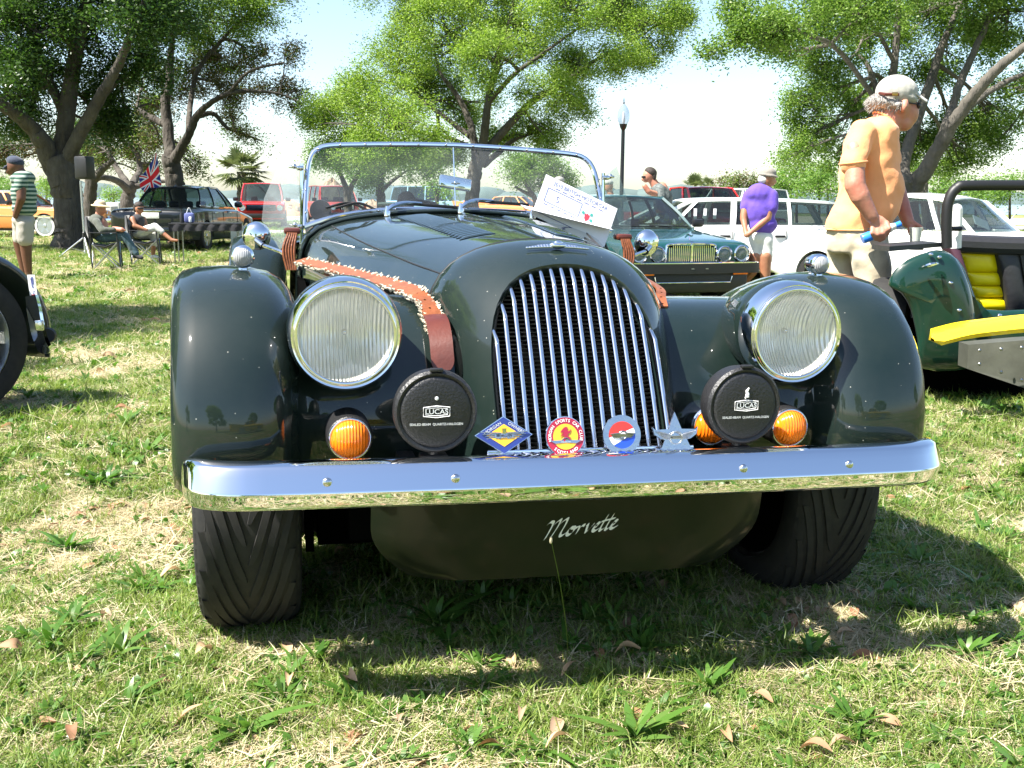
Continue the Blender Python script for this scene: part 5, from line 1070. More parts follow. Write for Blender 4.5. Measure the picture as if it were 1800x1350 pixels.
# --- man in the orange T-shirt
d = 5.6; P = person('older man in orange T-shirt, khaki shorts and beige cap holding a blue bottle', 1515, d)
fing = []
for i, (x0, y0, x1, y1, x2, y2) in enumerate(((1534, 396, 1533, 410, 1539, 421), (1543, 398, 1543, 412, 1547, 423), (1551, 397, 1553, 410, 1554, 420), (1559, 391, 1563, 402, 1560, 412))):
    dd = -.27 - .004 * i; fing += [('c', x0, y0, dd, 4.2, x1, y1, dd - .02, 4.), ('c', x1, y1, dd - .02, 4., x2, y2, dd + .01, 3.4)]
body = [('e', 1574, 183, 0, 30, 27, 37, -8), ('e', 1597, 196, 0, 17, 19, 26, -5), ('e', 1588, 215, 0, 17, 17, 15, 20), ('e', 1607, 199, 0, 6, 6, 8, 0), ('e', 1601, 212, 0, 6, 10, 4), ('c', 1562, 205, 0, 25, 1548, 240, 0, 28), ('e', 1590, 186, -.092, 7, 5, 12, 12), ('e', 1591, 187, -.104, 4, 3, 8, 12), ('e', 1570, 212, 0, 22, 20, 18),
        ('e', 1530, 290, 0, 38, 48, 66), ('e', 1522, 370, 0, 40, 48, 46),
        ('c', 1502, 262, -.21, 15, 1503, 325, -.26, 17.5), ('c', 1503, 325, -.26, 17, 1512, 345, -.27, 16.5), ('c', 1512, 345, -.27, 16, 1532, 380, -.27, 11.5), ('e', 1544, 391, -.265, 17, 8, 12, 25), ('c', 1552, 393, -.25, 6, 1562, 404, -.20, 4.2),
        ('c', 1558, 270, .20, 15, 1575, 330, .20, 16), ('c', 1575, 330, .20, 16, 1596, 390, .05, 11), ('e', 1603, 396, .04, 12, 7, 9, 20), ('c', 1606, 392, .03, 4.4, 1620, 400, .0, 3.8), ('c', 1600, 400, .02, 4.4, 1607, 412, -.01, 3.8), ('c', 1604, 398, .04, 4.4, 1616, 407, .02, 3.6), ('c', 1608, 396, .06, 4.2, 1621, 404, .05, 3.4), ('c', 1598, 402, .0, 4, 1600, 412, -.02, 3.4),
        ('c', 1530, 470, -.10, 30, 1538, 540, -.10, 22), ('c', 1538, 540, -.10, 22, 1534, 590, -.08, 21), ('c', 1534, 590, -.08, 20, 1532, 665, -.08, 12), ('c', 1532, 672, -.08, 11, 1560, 682, -.10, 9),
        ('c', 1492, 470, .12, 30, 1486, 540, .12, 21), ('c', 1486, 540, .12, 21, 1480, 650, .12, 12), ('c', 1480, 655, .12, 11, 1505, 664, .12, 9)] + fing
blob('body', body, d, MT['skin_fair'], P, .0068, 3)
blob('shirt', [('l', [(1548, 203, 12, 24), (1543, 212, 24, 42), (1537, 226, 37, 54), (1531, 246, 44, 58), (1529, 280, 47, 58), (1530, 312, 52, 58), (1530, 342, 56, 60), (1523, 366, 57, 60), (1512, 384, 55, 58), (1506, 398, 54, 57), (1505, 405, 53, 57)]), ('c', 1515, 236, -.13, 24, 1504, 262, -.19, 22.5), ('c', 1504, 262, -.19, 22.5, 1500, 285, -.22, 23), ('c', 1550, 238, .15, 26, 1562, 278, .20, 24)], d, MT['shirt_orange'], P, .009, 3)
blob('shorts', [('l', [(1508, 392, 50, 56), (1508, 410, 52, 58), (1508, 430, 53, 58), (1508, 445, 50, 54)]), ('l', [(1524, 425, 34, 34, -.10), (1530, 455, 34, 34, -.11), (1534, 490, 31, 32, -.12), (1535, 515, 30, 31, -.12)]), ('l', [(1488, 425, 34, 36, .11), (1484, 455, 31, 34, .12), (1482, 490, 29, 32, .12), (1482, 508, 28, 31, .12)]), ('e', 1548, 470, -.18, 14, 8, 20)], d, MT['shorts_khaki'], P, .009, 3)
hr = blob('hair', [('e', 1556, 183, 0, 29, 31, 15, 8), ('e', 1546, 180, 0, 20, 28, 14), ('e', 1572, 186, -.03, 15, 26, 9)], d, MT['hair_grey'], P, .006, 1)
rh = np.random.default_rng(4); mh = MB(); vv = [v.co for v in hr.data.vertices]; oo = ORG[P.name]
for q in rh.choice(len(vv), 420, replace=False):
    p_ = vv[q] + oo; nn = hr.data.vertices[q].normal; dr_ = (nn * .5 - Vector(HR) * .5 + Vector(rh.normal(0, .35, 3)) - Vector((0, 0, .5))).normalized(); mh.tube([p_, p_ + dr_ * .012, p_ + dr_ * .022 - Vector((0, 0, .006))], [.0022, .0016, .0004], 3, cap=False)
mh.build('hair_strands', MT['hair_grey'], P, w=True, recalc=False)['kind'] = 'stuff'
m = MB(); kk = d / 1829
for (cx_, cy_, dd_, rx_, rd_, tl2, th_) in ((1500, 286, -.222, 22.5, 22.5, -.10, .0045), (1504.5, 403, 0, 52.5, 56.5, .0, .005), (1556, 211, 0, 24, 26, .62, .0055)):
    m = MB(); c_ = PX(cx_, cy_, d + dd_); Rr = CAMR @ Matrix.Rotation(tl2, 3, 'Y'); m.tube([c_ + Rr @ Vector((rx_ * kk * math.cos(a_), rd_ * kk * math.sin(a_), 0)) for a_ in seg(0, 2 * PI, 36)[:-1]], th_, 6, closed=True); m.build('shirt_hem', MT['shirt_orange'], P, w=True)
cap = blob('cap', [('e', 1576, 163, 0, 36, 32, 30, 10), ('e', 1586, 172, 0, 26, 30, 12, 14)], d, MT['cap_grey'], P, .006, 2)
rows = []
for t in seg(0, 1, 6):
    l = PX(1608 - 2 * t, 162 + 4 * t, d - .075 * (1 - .15 * t)).lerp(PX(1632, 181, d - .04), t); r_ = PX(1608, 162, d + .075).lerp(PX(1632, 181, d + .04), t)
    rows.append([l.lerp(r_, u_) + Vector((0, 0, .012 * math.sin(PI * u_))) for u_ in seg(0, 1, 8)])
br = MB().grid(rows).build('brim', MT['cap_grey'], cap, w=True); s_ = br.modifiers.new('s', 'SOLIDIFY'); s_.thickness = .006
MB().tube([PX(1546, 164, d - .05), PX(1556, 166, d - .095), PX(1580, 166, d - .10)], .008, 6).build('strap', MT['leather_dark'], cap, w=True)
MB().rbox(PX(1573, 165, d - .103), (.030, .008, .018), .002, rz=-YAW).build('buckle', mat('brass', (.5, .3, .1), .3, 1.), cap, w=True)
m = MB(); m.sph(PX(1613, 186, d - .03), (.014, .03, .018), R=CAMR); m.sph(PX(1613, 186, d + .035), (.014, .03, .018), R=CAMR); m.tube([PX(1592, 180, d - .085), PX(1613, 183, d - .055)], .003, 6); m.build('sunglasses', MT['black_plastic'], P, w=True)
MB().tube([PX(1531, 374, d - .30), PX(1538, 380, d - .30)], .001, 4).build('wrist_band', MT['black_plastic'], P, w=True)
bt = thing('water_bottle', 'clear bottle with blue cap and base held by the man in orange', 'bottle', PX(1548, 408, d - .27))
a, b = PX(1517, 420, d - .25), PX(1583, 393, d - .25)
MB().tube([a.lerp(b, t) for t in (0, .3, .7, .85, .93)], [.024, .025, .024, .016, .011], 18).build('bottle_body', MT['bottle_clear'], bt, w=True)
MB().tube([a.lerp(b, t) for t in (-.02, .02, .25)], [.024, .0262, .0262], 18).build('label', MT['bottle_blue'], bt, w=True); MB().tube([a.lerp(b, t) for t in (.86, 1.0)], .0155, 16).build('cap', MT['bottle_blue'], bt, w=True)
cp = thing('clear_cup', 'clear ribbed cup in the forward hand of the man in orange', 'cup', PX(1609, 428, d - .08)); m = MB(); c0 = PX(1608, 429, d - .08)
m.lathe([(.025, 0), (.032, .075), (.035, .088), (.031, .088), (.028, .07), (.022, .004), (0, .004)], c0, 'Z', 20); m.build('cup', MT['bottle_clear'], cp, w=True)
MB().lathe([(.045, -.03), (.05, -.01), (.04, 0), (0, 0)], c0, 'Z', 20).build('cup_base', MT['black_plastic'], cp, w=True)
# --- man in the purple shirt
d = 13.; P = person('man in purple T-shirt and white shorts with hands clasped behind his back', 1335, d)
blob('body', [('e', 1350, 314, 0, 13, 12, 15), ('e', 1357, 319, 0, 7, 8, 8), ('e', 1364, 319, 0, 2, 2, 3), ('c', 1348, 324, 0, 8, 1345, 336, 0, 9), ('e', 1338, 365, 0, 20, 14, 36), ('c', 1356, 350, -.05, 8, 1349, 384, -.08, 7), ('c', 1349, 384, -.08, 6.5, 1318, 410, -.15, 4.5), ('e', 1313, 413, -.15, 6, 4, 5), ('c', 1312, 350, .05, 8, 1307, 385, -.02, 6.5), ('c', 1307, 385, -.02, 6, 1311, 408, -.12, 4.5),
     ('c', 1328, 450, 0, 12, 1322, 478, 0, 8), ('c', 1322, 478, 0, 9, 1298, 506, .10, 6.5), ('c', 1298, 506, .1, 6.5, 1294, 540, .1, 5), ('c', 1345, 450, -.05, 12, 1345, 485, -.05, 9), ('c', 1345, 485, -.05, 9, 1342, 535, 0, 5.5), ('c', 1342, 536, 0, 5, 1354, 540, 0, 4)], d, MT['skin_tan'], P, .012, 3)
blob('shirt', [('e', 1337, 342, 0, 26, 17, 20, 6), ('e', 1338, 370, 0, 27, 18, 34), ('e', 1341, 395, 0, 26, 18, 18), ('c', 1357, 343, -.04, 11, 1357, 366, -.06, 11), ('c', 1315, 344, .05, 10, 1311, 364, .03, 10)], d, MT['shirt_purple'], P, .014, 2)
blob('shorts', [('e', 1337, 418, 0, 22, 16, 14), ('c', 1328, 425, .02, 14, 1328, 456, .02, 13), ('c', 1345, 425, -.02, 14, 1345, 456, -.03, 13)], d, MT['shorts_white'], P, .014, 2)
blob('hair', [('e', 1343, 315, 0, 11, 11, 9)], d, MT['hair_white'], P, .012, 1); h = blob('cap', [('e', 1350, 304, 0, 15, 14, 10), ('e', 1351, 309, 0, 18, 17, 3, 8)], d, MT['cap_brown'], P, .012, 1)
mat('faded_print', (.30, .25, .55), .8)
# --- man leaning behind the teal saloon
d = 16.6; P = person('dark-haired man in sunglasses leaning on the far side of the teal green saloon', 1160, d)
blob('body', [('e', 1141, 308, 0, 11, 9, 12, 15), ('e', 1135, 314, 0, 6, 7, 7), ('e', 1129, 315, 0, 2, 2, 3), ('c', 1146, 316, 0, 7, 1152, 326, 0, 8), ('e', 1163, 350, 0, 14, 20, 30), ('c', 1163, 345, -.1, 6, 1140, 337, -.25, 5), ('c', 1140, 337, -.25, 5, 1133, 327, -.25, 4.5), ('c', 1160, 400, 0, 14, 1160, 495, 0, 8), ('c', 1175, 400, 0, 14, 1175, 495, 0, 8)], d, MT['skin_fair'], P, .013, 2)
blob('shirt', [('e', 1159, 334, 0, 15, 22, 12, 20), ('e', 1165, 352, 0, 17, 22, 26), ('c', 1160, 335, -.12, 9, 1162, 346, -.18, 8)], d, MT['pattern_shirt'], P, .014, 2)
blob('trousers', [('e', 1168, 385, 0, 17, 20, 18), ('c', 1160, 395, 0, 13, 1160, 490, 0, 9), ('c', 1176, 395, 0, 13, 1176, 490, 0, 9)], d, MT['denim'], P, .016, 2)
blob('hair', [('e', 1144, 303, 0, 11.5, 10, 9, 25), ('e', 1149, 310, 0, 5, 9, 10)], d, MT['hair_dark'], P, .012, 1); MB().rbox(PX(1131, 311, d), (.05, .14, .03), .008, rz=-YAW).build('sunglasses', MT['black_plastic'], P, w=True)
# --- two heads behind the windscreen pillar
for lab, px, py, d, hat, sh in (('person in a white visor seen behind the right windscreen post', 1070, 327, 19., 'cap_grey', 'denim'), ('grey-haired person in navy seen behind the show card', 981, 322, 18.2, 'hair_grey', 'cap_dark')):
    P = person(lab, px, d)
    blob('body', [('e', px, py, 0, 8, 8, 11), ('c', px + 1, py + 8, 0, 5, px + 4, py + 16, 0, 6), ('c', px - 3, py + 100, 0, 9, px - 4, py + 158, 0, 6), ('c', px + 9, py + 100, 0, 9, px + 10, py + 158, 0, 6)], d, MT['skin_tan'], P, .014, 2)
    blob('shirt', [('e', px + 4, py + 30, 0, 18, 12, 14), ('e', px + 4, py + 55, 0, 16, 12, 30), ('c', px - 12, py + 28, 0, 6, px - 15, py + 62, -.1, 5), ('c', px + 20, py + 28, 0, 6, px + 22, py + 62, -.1, 5)], d, MT[sh], P, .014, 2)
    blob('trousers', [('e', px + 3, py + 82, 0, 15, 12, 14), ('c', px - 3, py + 88, 0, 9, px - 3, py + 150, 0, 7), ('c', px + 9, py + 88, 0, 9, px + 10, py + 150, 0, 7)], d, MT['cloth_black'], P, .016, 2)
    blob('hat', [('e', px - (1 if hat == 'cap_grey' else -2), py - 6, 0, 9.5, 9, 6)], d, MT[hat], P, .012, 1)
# --- man in the striped shirt, left
d = 15.2; P = person('man in green striped shirt and navy cap looking down, at the left edge', 42, d)
blob('body', [('e', 27, 292, 0, 14, 13, 15, 20), ('e', 18, 300, 0, 8, 8, 8), ('c', 34, 300, 0, 9, 41, 312, 0, 11), ('e', 42, 345, 0, 18, 20, 36), ('c', 38, 325, -.18, 8.5, 37, 350, -.22, 7.5), ('c', 37, 350, -.22, 7, 28, 376, -.18, 5), ('e', 27, 379, -.18, 5, 4, 6), ('c', 45, 425, -.05, 11, 47, 452, -.05, 8.5), ('c', 47, 452, -.05, 8.5, 51, 487, -.03, 5.5), ('c', 34, 425, .08, 11, 38, 452, .08, 8), ('c', 38, 452, .08, 8, 44, 486, .08, 5.5)], d, MT['skin_brown'], P, .012, 3)
blob('shirt', [('e', 40, 314, 0, 20, 24, 14, -10), ('e', 42, 342, 0, 21, 24, 34), ('e', 43, 366, 0, 21, 23, 16), ('c', 38, 318, -.16, 11, 36, 330, -.18, 11)], d, MT['shirt_striped'], P, .013, 2)
blob('shorts', [('e', 42, 388, 0, 19, 22, 14), ('c', 44, 395, -.08, 15, 44, 420, -.08, 14), ('c', 36, 395, .08, 14, 36, 420, .08, 13)], d, mat('shorts_grey', (.34, .32, .28), .85, bump=(9, 1.)), P, .013, 2)
h = blob('cap', [('e', 27, 284, 0, 15, 14, 10, 15), ('e', 14, 293, 0, 10, 10, 3, -30)], d, MT['cap_dark'], P, .012, 1)
m = MB(); [m.sph(PX(x, y, d), (.12, .06, .05), R=CAMR) for x, y in ((50, 490), (42, 489))]; m.build('shoes', MT['cloth_black'], P, w=True)
# --- seated pair with camp chairs
def camp_chair(label, x0, d, w_=52):
    c = thing('camp_chair', label, 'camping chair', GX(x0 + 22, d), group='folding camp chairs beside the near-black saloon')
    fl, fr_, bl2, br2 = [(x0 + 48, 452, d - .15), (x0 + 62, 445, d + .35), (x0 + 2, 452, d - .1), (x0 + 16, 444, d + .4)][:4]
    gz = lambda x, dd: T(*PX(x, 400, dd)[:2])
    def G_(x, dd): p = PX(x, 400, dd); p.z = T(p.x, p.y) + .012; return p
    m = MB(); A1, A2, A3, A4 = G_(x0, d - .3), G_(x0 + 50, d - .3), G_(x0 + 6, d + .3), G_(x0 + 54, d + .3); U = lambda p, x, z, dd: (lambda q: Vector((q.x, q.y, p.z + z)))(PX(x, 400, dd))
    B1, B2, B3, B4 = U(A1, x0 - 4, .86, d - .28), U(A2, x0 + 46, .60, d - .28), U(A3, x0, .86, d + .28), U(A4, x0 + 50, .60, d + .28)
    S1, S2, S3, S4 = U(A1, x0 + 2, .42, d - .28), U(A2, x0 + 47, .45, d - .28), U(A3, x0 + 4, .42, d + .28), U(A4, x0 + 51, .45, d + .28)
    for a_, b_ in ((A1, S2), (A2, S1), (A3, S4), (A4, S3), (A1, S3), (A3, S1), (A2, S4), (A4, S2)): m.tube([a_, b_], .011, 6)
    m.build('frame', MT['alu'], c, w=True)
    for a_, b_ in ((A1, B1), (A2, B2), (A3, B3), (A4, B4)): MB().tube([a_, b_], .012, 6).build('leg', MT['black_metal'], c, w=True)
    MB().grid([[S1, S1.lerp(S3, .5) - Vector((0, 0, .05)), S3], [S1.lerp(S2, .5) - Vector((0, 0, .05)), (S1 + S2 + S3 + S4) / 4 - Vector((0, 0, .09)), S3.lerp(S4, .5) - Vector((0, 0, .05))], [S2, S2.lerp(S4, .5) - Vector((0, 0, .02)), S4]]).build('seat', MT['cloth_black'], c, w=True).modifiers.new('s', 'SOLIDIFY').thickness = .01
    MB().grid([[B1, B1.lerp(B3, .5) - Vector(HR) * .06, B3], [B1.lerp(S1, .5), (B1 + B3 + S1 + S3) / 4 - Vector(HR) * .09, B3.lerp(S3, .5)], [S1, S1.lerp(S3, .5) - Vector(HR) * .04, S3]]).build('backrest', MT['cloth_black'], c, w=True).modifiers.new('s', 'SOLIDIFY').thickness = .01
    m = MB(); m.ribbon([B1 - Vector((0, 0, .25)), B2], .06, .008, HF); m.ribbon([B3 - Vector((0, 0, .25)), B4], .06, .008, HF)
    m.build('armrest', MT['cloth_black'], c, w=True)
    return c
camp_chair('black folding camp chair with silver legs under the man in the straw hat', 158, 17.2); camp_chair('black folding camp chair under the woman with crossed legs', 228, 18.6)
d = 17.2; P = person('seated older man in straw hat, grey shirt and jeans on a camp chair', 180, d)
blob('body', [('e', 177, 367, 0, 9, 8, 11), ('e', 182, 371, 0, 4, 5, 5), ('c', 174, 375, 0, 6, 172, 384, 0, 7), ('c', 200, 402, -.15, 4.5, 214, 404, -.2, 4.5), ('c', 214, 403, -.2, 3, 219, 405, -.2, 2.2), ('c', 200, 404, .15, 4.5, 212, 406, .1, 4), ('e', 178, 400, 0, 12, 14, 20)], d, MT['skin_fair'], P, .013, 2)
blob('shirt', [('e', 171, 390, 0, 14, 19, 14), ('e', 173, 408, 0, 15, 18, 14), ('c', 170, 390, -.18, 7, 180, 405, -.25, 6.5), ('c', 180, 405, -.25, 6.5, 200, 404, -.2, 5), ('c', 172, 390, .18, 7, 182, 405, .22, 6), ('c', 182, 405, .22, 6, 200, 406, .15, 5)], d, MT['cloth_grey'], P, .013, 2)
blob('jeans', [('e', 180, 418, 0, 13, 17, 8), ('c', 184, 418, -.1, 9, 218, 414, -.12, 8), ('c', 218, 414, -.12, 8, 240, 446, -.12, 5.5), ('c', 184, 418, .1, 9, 222, 416, .1, 8), ('c', 222, 416, .1, 8, 236, 446, .1, 5.5)], d, MT['denim'], P, .013, 2)
blob('hat', [('e', 176, 358, 0, 10, 10, 7), ('e', 177, 362, 0, 17, 16, 2.6, 6)], d, MT['straw_hat'], P, .012, 1)
blob('shoes', [('c', 239, 450, -.12, 4.5, 249, 453, -.14, 3.5), ('c', 237, 450, .1, 4.5, 247, 452, .1, 3.5)], d, MT['cloth_black'], P, .012, 1)
d = 18.6; P = person('seated woman in black top and white cropped trousers with legs crossed', 250, d)
blob('body', [('e', 245, 366, 0, 7.5, 7.5, 9.5), ('e', 247, 370, -.02, 5, 5, 5), ('c', 244, 373, 0, 4.5, 242, 381, 0, 6), ('e', 241, 395, 0, 10, 13, 16), ('c', 233, 385, -.16, 5, 236, 397, -.22, 4.5), ('c', 236, 397, -.22, 4.5, 254, 403, -.2, 3.6), ('e', 257, 404, -.2, 4, 3, 3), ('c', 252, 385, .14, 5, 258, 400, .12, 4), ('c', 284, 408, -.12, 4.5, 302, 422, -.15, 3.2), ('c', 302, 422, -.15, 3.4, 312, 423, -.15, 2.4), ('c', 270, 432, .05, 5, 269, 448, .05, 3.6)], d, MT['skin_tan'], P, .013, 2)
blob('top', [('e', 242, 388, 0, 11.5, 15, 12), ('e', 241, 400, 0, 12, 15, 12)], d, MT['cloth_black'], P, .013, 2)
blob('trousers', [('e', 245, 411, 0, 12, 15, 8), ('c', 248, 409, -.1, 9, 272, 399, -.12, 7.5), ('c', 272, 399, -.12, 7.5, 284, 408, -.13, 5.5), ('c', 248, 412, .08, 9, 272, 411, .08, 8), ('c', 272, 411, .08, 8, 270, 432, .06, 6)], d, MT['shorts_white'], P, .013, 2)
blob('hair', [('e', 244, 361, .01, 8.5, 8.5, 7), ('e', 240, 366, .03, 6, 7, 8)], d, MT['hair_dark'], P, .012, 1); MB().rbox(PX(247, 366, d - .085), (.11, .03, .03), .008, rz=-YAW).build('sunglasses', MT['black_plastic'], P, w=True)
blob('shoes', [('c', 268, 450, .05, 3.6, 277, 452, .02, 3)], d, MT['white_paint'], P, .012, 1)
# ================================================================ small things round the people
t = thing('folding_table', 'folding table under a black cloth in front of the near-black saloon', 'table', GX(355, 18.7))
A, B = PX(296, 392, 18.6), PX(425, 390, 18.9); B.z = A.z; ux = (B - A).normalized(); uy = Vector((-ux.y, ux.x, 0)); L_ = (B - A).length; Rt = Matrix((ux, uy, (0, 0, 1))).transposed()
MB().rbox(A.lerp(B, .5) + uy * .35 - Vector((0, 0, .02)), (L_, .72, .03), .008, R=Rt).build('tabletop', MT['black_plastic'], t, w=True)
rows = [[A + ux * L_ * u_ + uy * (-.012 + .012 * math.sin(u_ * 40)) * (v > 0) - Vector((0, 0, v * (.14 + .008 * math.sin(u_ * 23)))) for u_ in seg(0, 1, 50)] for v in seg(0, 1, 3)]
MB().grid(rows).build('cloth', MT['cloth_black'], t, w=True)
for u_, v in ((.06, .06), (.18, .06), (.95, .06), (.08, .66), (.92, .66)):
    p = A + ux * L_ * u_ + uy * v; MB().tube([p - Vector((0, 0, .03)), Vector((p.x, p.y, T(p.x, p.y)))], .012, 8).build('leg', MT['steel'], t, w=True)
for lab, px, sc_, mt in (('dark bottle on the left end of the black table', 316, .5, 'cloth_black'), ('small blue and white bag on the black table', 328, 1., 'print_blue')):
    b = thing('bag' if 'bag' in lab else 'bottle', lab, 'bag' if 'bag' in lab else 'bottle', A + ux * (px - 296) * .011 + uy * .2)
    q = A + ux * (px - 296) * .011 + uy * .2
    if 'bag' in lab: MB().rbox(q + Vector((0, 0, .09)), (.18, .14, .18), .04, R=Rt).build('bag_body', MT[mt], b, w=True); MB().rbox(q + Vector((.02, -.08, .06)), (.05, .02, .10), .01, R=Rt).build('tag', MT['paper'], b, w=True); MB().tube(crom([q + Vector((-.05, 0, .17)), q + Vector((0, 0, .27)), q + Vector((.05, 0, .17))], 5), .006, 6).build('handle', MT['print_white'], b, w=True)
    else: MB().lathe([(.035, 0), (.036, .14), (.014, .19), (.013, .24), (0, .24)], q, 'Z', 16).build('bottle_body', MT['black_plastic'], b, w=True)
s_ = thing('club_sign', 'dark green folding board with pale lettering beside the near-black saloon', 'sign', GX(432, 20.6)); p = GX(432, 20.6)
Rb = Matrix.Rotation(-YAW, 3, 'Z') @ Matrix.Rotation(-.12, 3, 'X')
MB().rbox(p + Vector((0, 0, .33)), (.62, .03, .66), .01, R=Rb).build('board', mat('board_green', (.012, .03, .03), .6), s_, w=True); m = MB(); Xb, Yb = Rb @ Vector((1, 0, 0)), Rb @ Vector((0, 0, 1)); nb_ = Rb @ Vector((0, -1, 0))
for txt, q in (('THE', .15), ('JAGUAR', .01), ('CLUB', -.13)): put_text(m, txt, p + Vector((0, 0, .33)) + Yb * q + Xb * .06 + nb_ * .018, Xb, Yb, .14)
m.build('lettering', MT['faded_print'] if False else mat('sign_letters', (.3, .4, .45), .6), s_, w=True, smooth=False)
MB().box(p + Vector((0, .25, .3)) + Vector(HF) * .05, (.6, .02, .6), R=Matrix.Rotation(-YAW, 3, 'Z') @ Matrix.Rotation(.25, 3, 'X')).build('back_leg', MT['board_green'], s_, w=True)
# speaker on a stand
sp = thing('speaker_stand', 'tall silver tripod stand carrying a black loudspeaker by the leftmost oak', 'speaker stand', GX(147, 20.4)); g = GX(147, 20.4)
topz = PX(147, 318, 20.4).z; MB().tube([g + Vector((0, 0, .1)), Vector((g.x, g.y, topz))], .020, 10).build('pole', MT['alu'], sp, w=True)
for k, (dx, dd) in enumerate(((-47, -.1), (10, .4), (8, -.5))):
    q = GX(147 + dx, 20.4 + dd); m = MB().tube([g + Vector((0, 0, .42)), q + Vector((0, 0, .02))], .014, 8); m.tube([g + Vector((0, 0, .12)), (g + q) / 2 + Vector((0, 0, .2))], .010, 6); m.build('leg', MT['alu'], sp, w=True)
MB().lathe([(.035, .38), (.035, .5), (.02, .52)], g, 'Z', 12).build('collar', MT['black_plastic'], sp, w=True)
b = thing('loudspeaker', 'black loudspeaker box on the tripod stand by the leftmost oak', 'loudspeaker', PX(149, 317, 20.4))
MB().rbox(PX(149, 295, 20.4), (.27, .28, .44), .03, rz=-YAW - .3).build('cabinet', MT['black_plastic'], b, w=True); c0 = PX(149, 295, 20.4) - Vector(HF) * .15
MB().rbox(c0, (.22, .012, .36), .01, rz=-YAW - .3).build('mesh_grille', MT['black_metal'], b, w=True)
# lamp post
lp_ = thing('lamp_post', 'black lamp post with clear acorn globe', 'lamp post', GX(1091, 31)); g = GX(1091, 31); tz = PX(1095, 218, 31).z; tp = Vector((g.x, g.y, tz)); ht = tz - g.z
MB().lathe([(.20, 0), (.21, .1), (.14, .2), (.12, .7), (.09, .8), (.062, .9), (.055, ht - .25), (.052, ht - .18), (.06, ht - .16), (.085, ht - .12), (.10, ht - .08), (.12, ht)], g, 'Z', 20).build('post', mat('post_black', (.01, .011, .014), .4), lp_, w=True)
MB().lathe([(.12, 0), (.17, .10), (.185, .22), (.165, .36), (.11, .47), (.05, .55), (.03, .58), (0, .59)], tp, 'Z', 24).build('globe', MT['globe_glass'] if 'globe_glass' in MT else glass_mat('globe_glass', (.72, .76, .82), .10), lp_, w=True, ang=80)
MB().lathe([(.03, 0), (.05, .08), (.04, .3), (.015, .36), (0, .37)], tp, 'Z', 16).build('bulb', MT['enamel_white'], lp_, w=True); MB().lathe([(.02, .57), (.03, .60), (.012, .64), (.016, .68), (0, .76)], tp, 'Z', 12).build('finial', MT['post_black'], lp_, w=True)
# bin behind the windscreen
bn = thing('wheeled_bin', 'dark green wheeled bin seen through the windscreen', 'bin', GX(694, 20)); g = GX(694, 20)
MB().rbox(g + Vector((0, 0, .56)), (.52, .6, 1.0), .05, rz=-YAW).build('bin_body', mat('bin_green', (.008, .03, .02), .5), bn, w=True); MB().rbox(g + Vector((0, 0, 1.09)), (.58, .66, .07), .03, rz=-YAW).build('lid', MT['bin_green'], bn, w=True)
for s_2 in (-1, 1): MB().lathe([(.09, -.02), (.09, .02)], g + Vector(HR) * s_2 * .24 + Vector(HF) * .28 + Vector((0, 0, .09)), 'X', 16).build('wheel', MT['rubber'], bn, w=True)
# concrete benches / slabs beyond the seated pair, pale monument panels
for lab, px, py0, py1, w_, d in (('pale concrete block beyond the man in the straw hat', 190, 362, 388, 28, 45), ('white slanted concrete slab left of the near-black saloon', 206, 356, 385, 22, 50)):
    b = thing('concrete_block', lab, 'concrete block', GX(px, d)); g = GX(px, d); hh = (PX(px, py0, d).z - g.z)
    MB().rbox(g + Vector((0, 0, hh / 2)), (w_ * d / 1829, .8, max(.4, hh)), .04, rz=-YAW).build('block', mat('concrete', (.5, .49, .45), .85, noise=(4, .15)) if 'concrete' not in MT else MT['concrete'], b, w=True)
# ================================================================ ground
def ground_mat():
    m = bpy.data.materials.new('ground'); m.use_nodes = True; nt = m.node_tree; b = nt.nodes['Principled BSDF']; N = nt.nodes.new; L = nt.links.new
    g = N('ShaderNodeNewGeometry')
    def noise(s_, det=6, r_=.6):
        n = N('ShaderNodeTexNoise'); n.inputs['Scale'].default_value = s_; n.inputs['Detail'].default_value = det; n.inputs['Roughness'].default_value = r_; L(g.outputs['Position'], n.inputs['Vector']); return n.outputs['Fac']
    def ramp(f, a, b_):
        n = N('ShaderNodeMapRange'); n.inputs[1].default_value = a; n.inputs[2].default_value = b_; L(f, n.inputs[0]); return n.outputs[0]
    def mix(f, a, b_):
        n = N('ShaderNodeMix'); n.data_type = 'RGBA'; L(f, n.inputs[0])
        for i, q in ((6, a), (7, b_)):
            if isinstance(q, tuple): n.inputs[i].default_value = (*q, 1)
            else: L(q, n.inputs[i])
        return n.outputs[2]
    c = mix(ramp(noise(60, 8, .75), .4, .6), (.22, .16, .09), (.42, .35, .21))
    c = mix(ramp(noise(3.1), .40, .60), c, (.13, .18, .045))
    c = mix(ramp(noise(.35), .42, .62), c, (.12, .18, .035))
    L(c, b.inputs['Base Color']); b.inputs['Roughness'].default_value = .95; b.inputs['Specular IOR Level'].default_value = .1
    bp_ = N('ShaderNodeBump'); bp_.inputs['Strength'].default_value = .8; bp_.inputs['Distance'].default_value = .03; L(noise(40, 8, .8), bp_.inputs['Height']); L(bp_.outputs[0], b.inputs['Normal'])
    return m
GM = ground_mat()
xs = np.sign(np.linspace(-1, 1, 161)) * (np.abs(np.linspace(-1, 1, 161)) ** 2.6) * 900; ys = np.sign(np.linspace(-1, 1, 161)) * (np.abs(np.linspace(-1, 1, 161)) ** 2.6) * 900
XX, YY = np.meshgrid(xs + .2, ys + 1.5, indexing='ij'); V = np.stack([XX, YY, Tn(XX, YY)], -1).reshape(-1, 3)
V[:, 2] += .25 * 0
I = np.arange(160); a = (I[:, None] * 161 + I[None, :]).ravel(); F4 = np.stack([a, a + 161, a + 162, a + 1], -1)
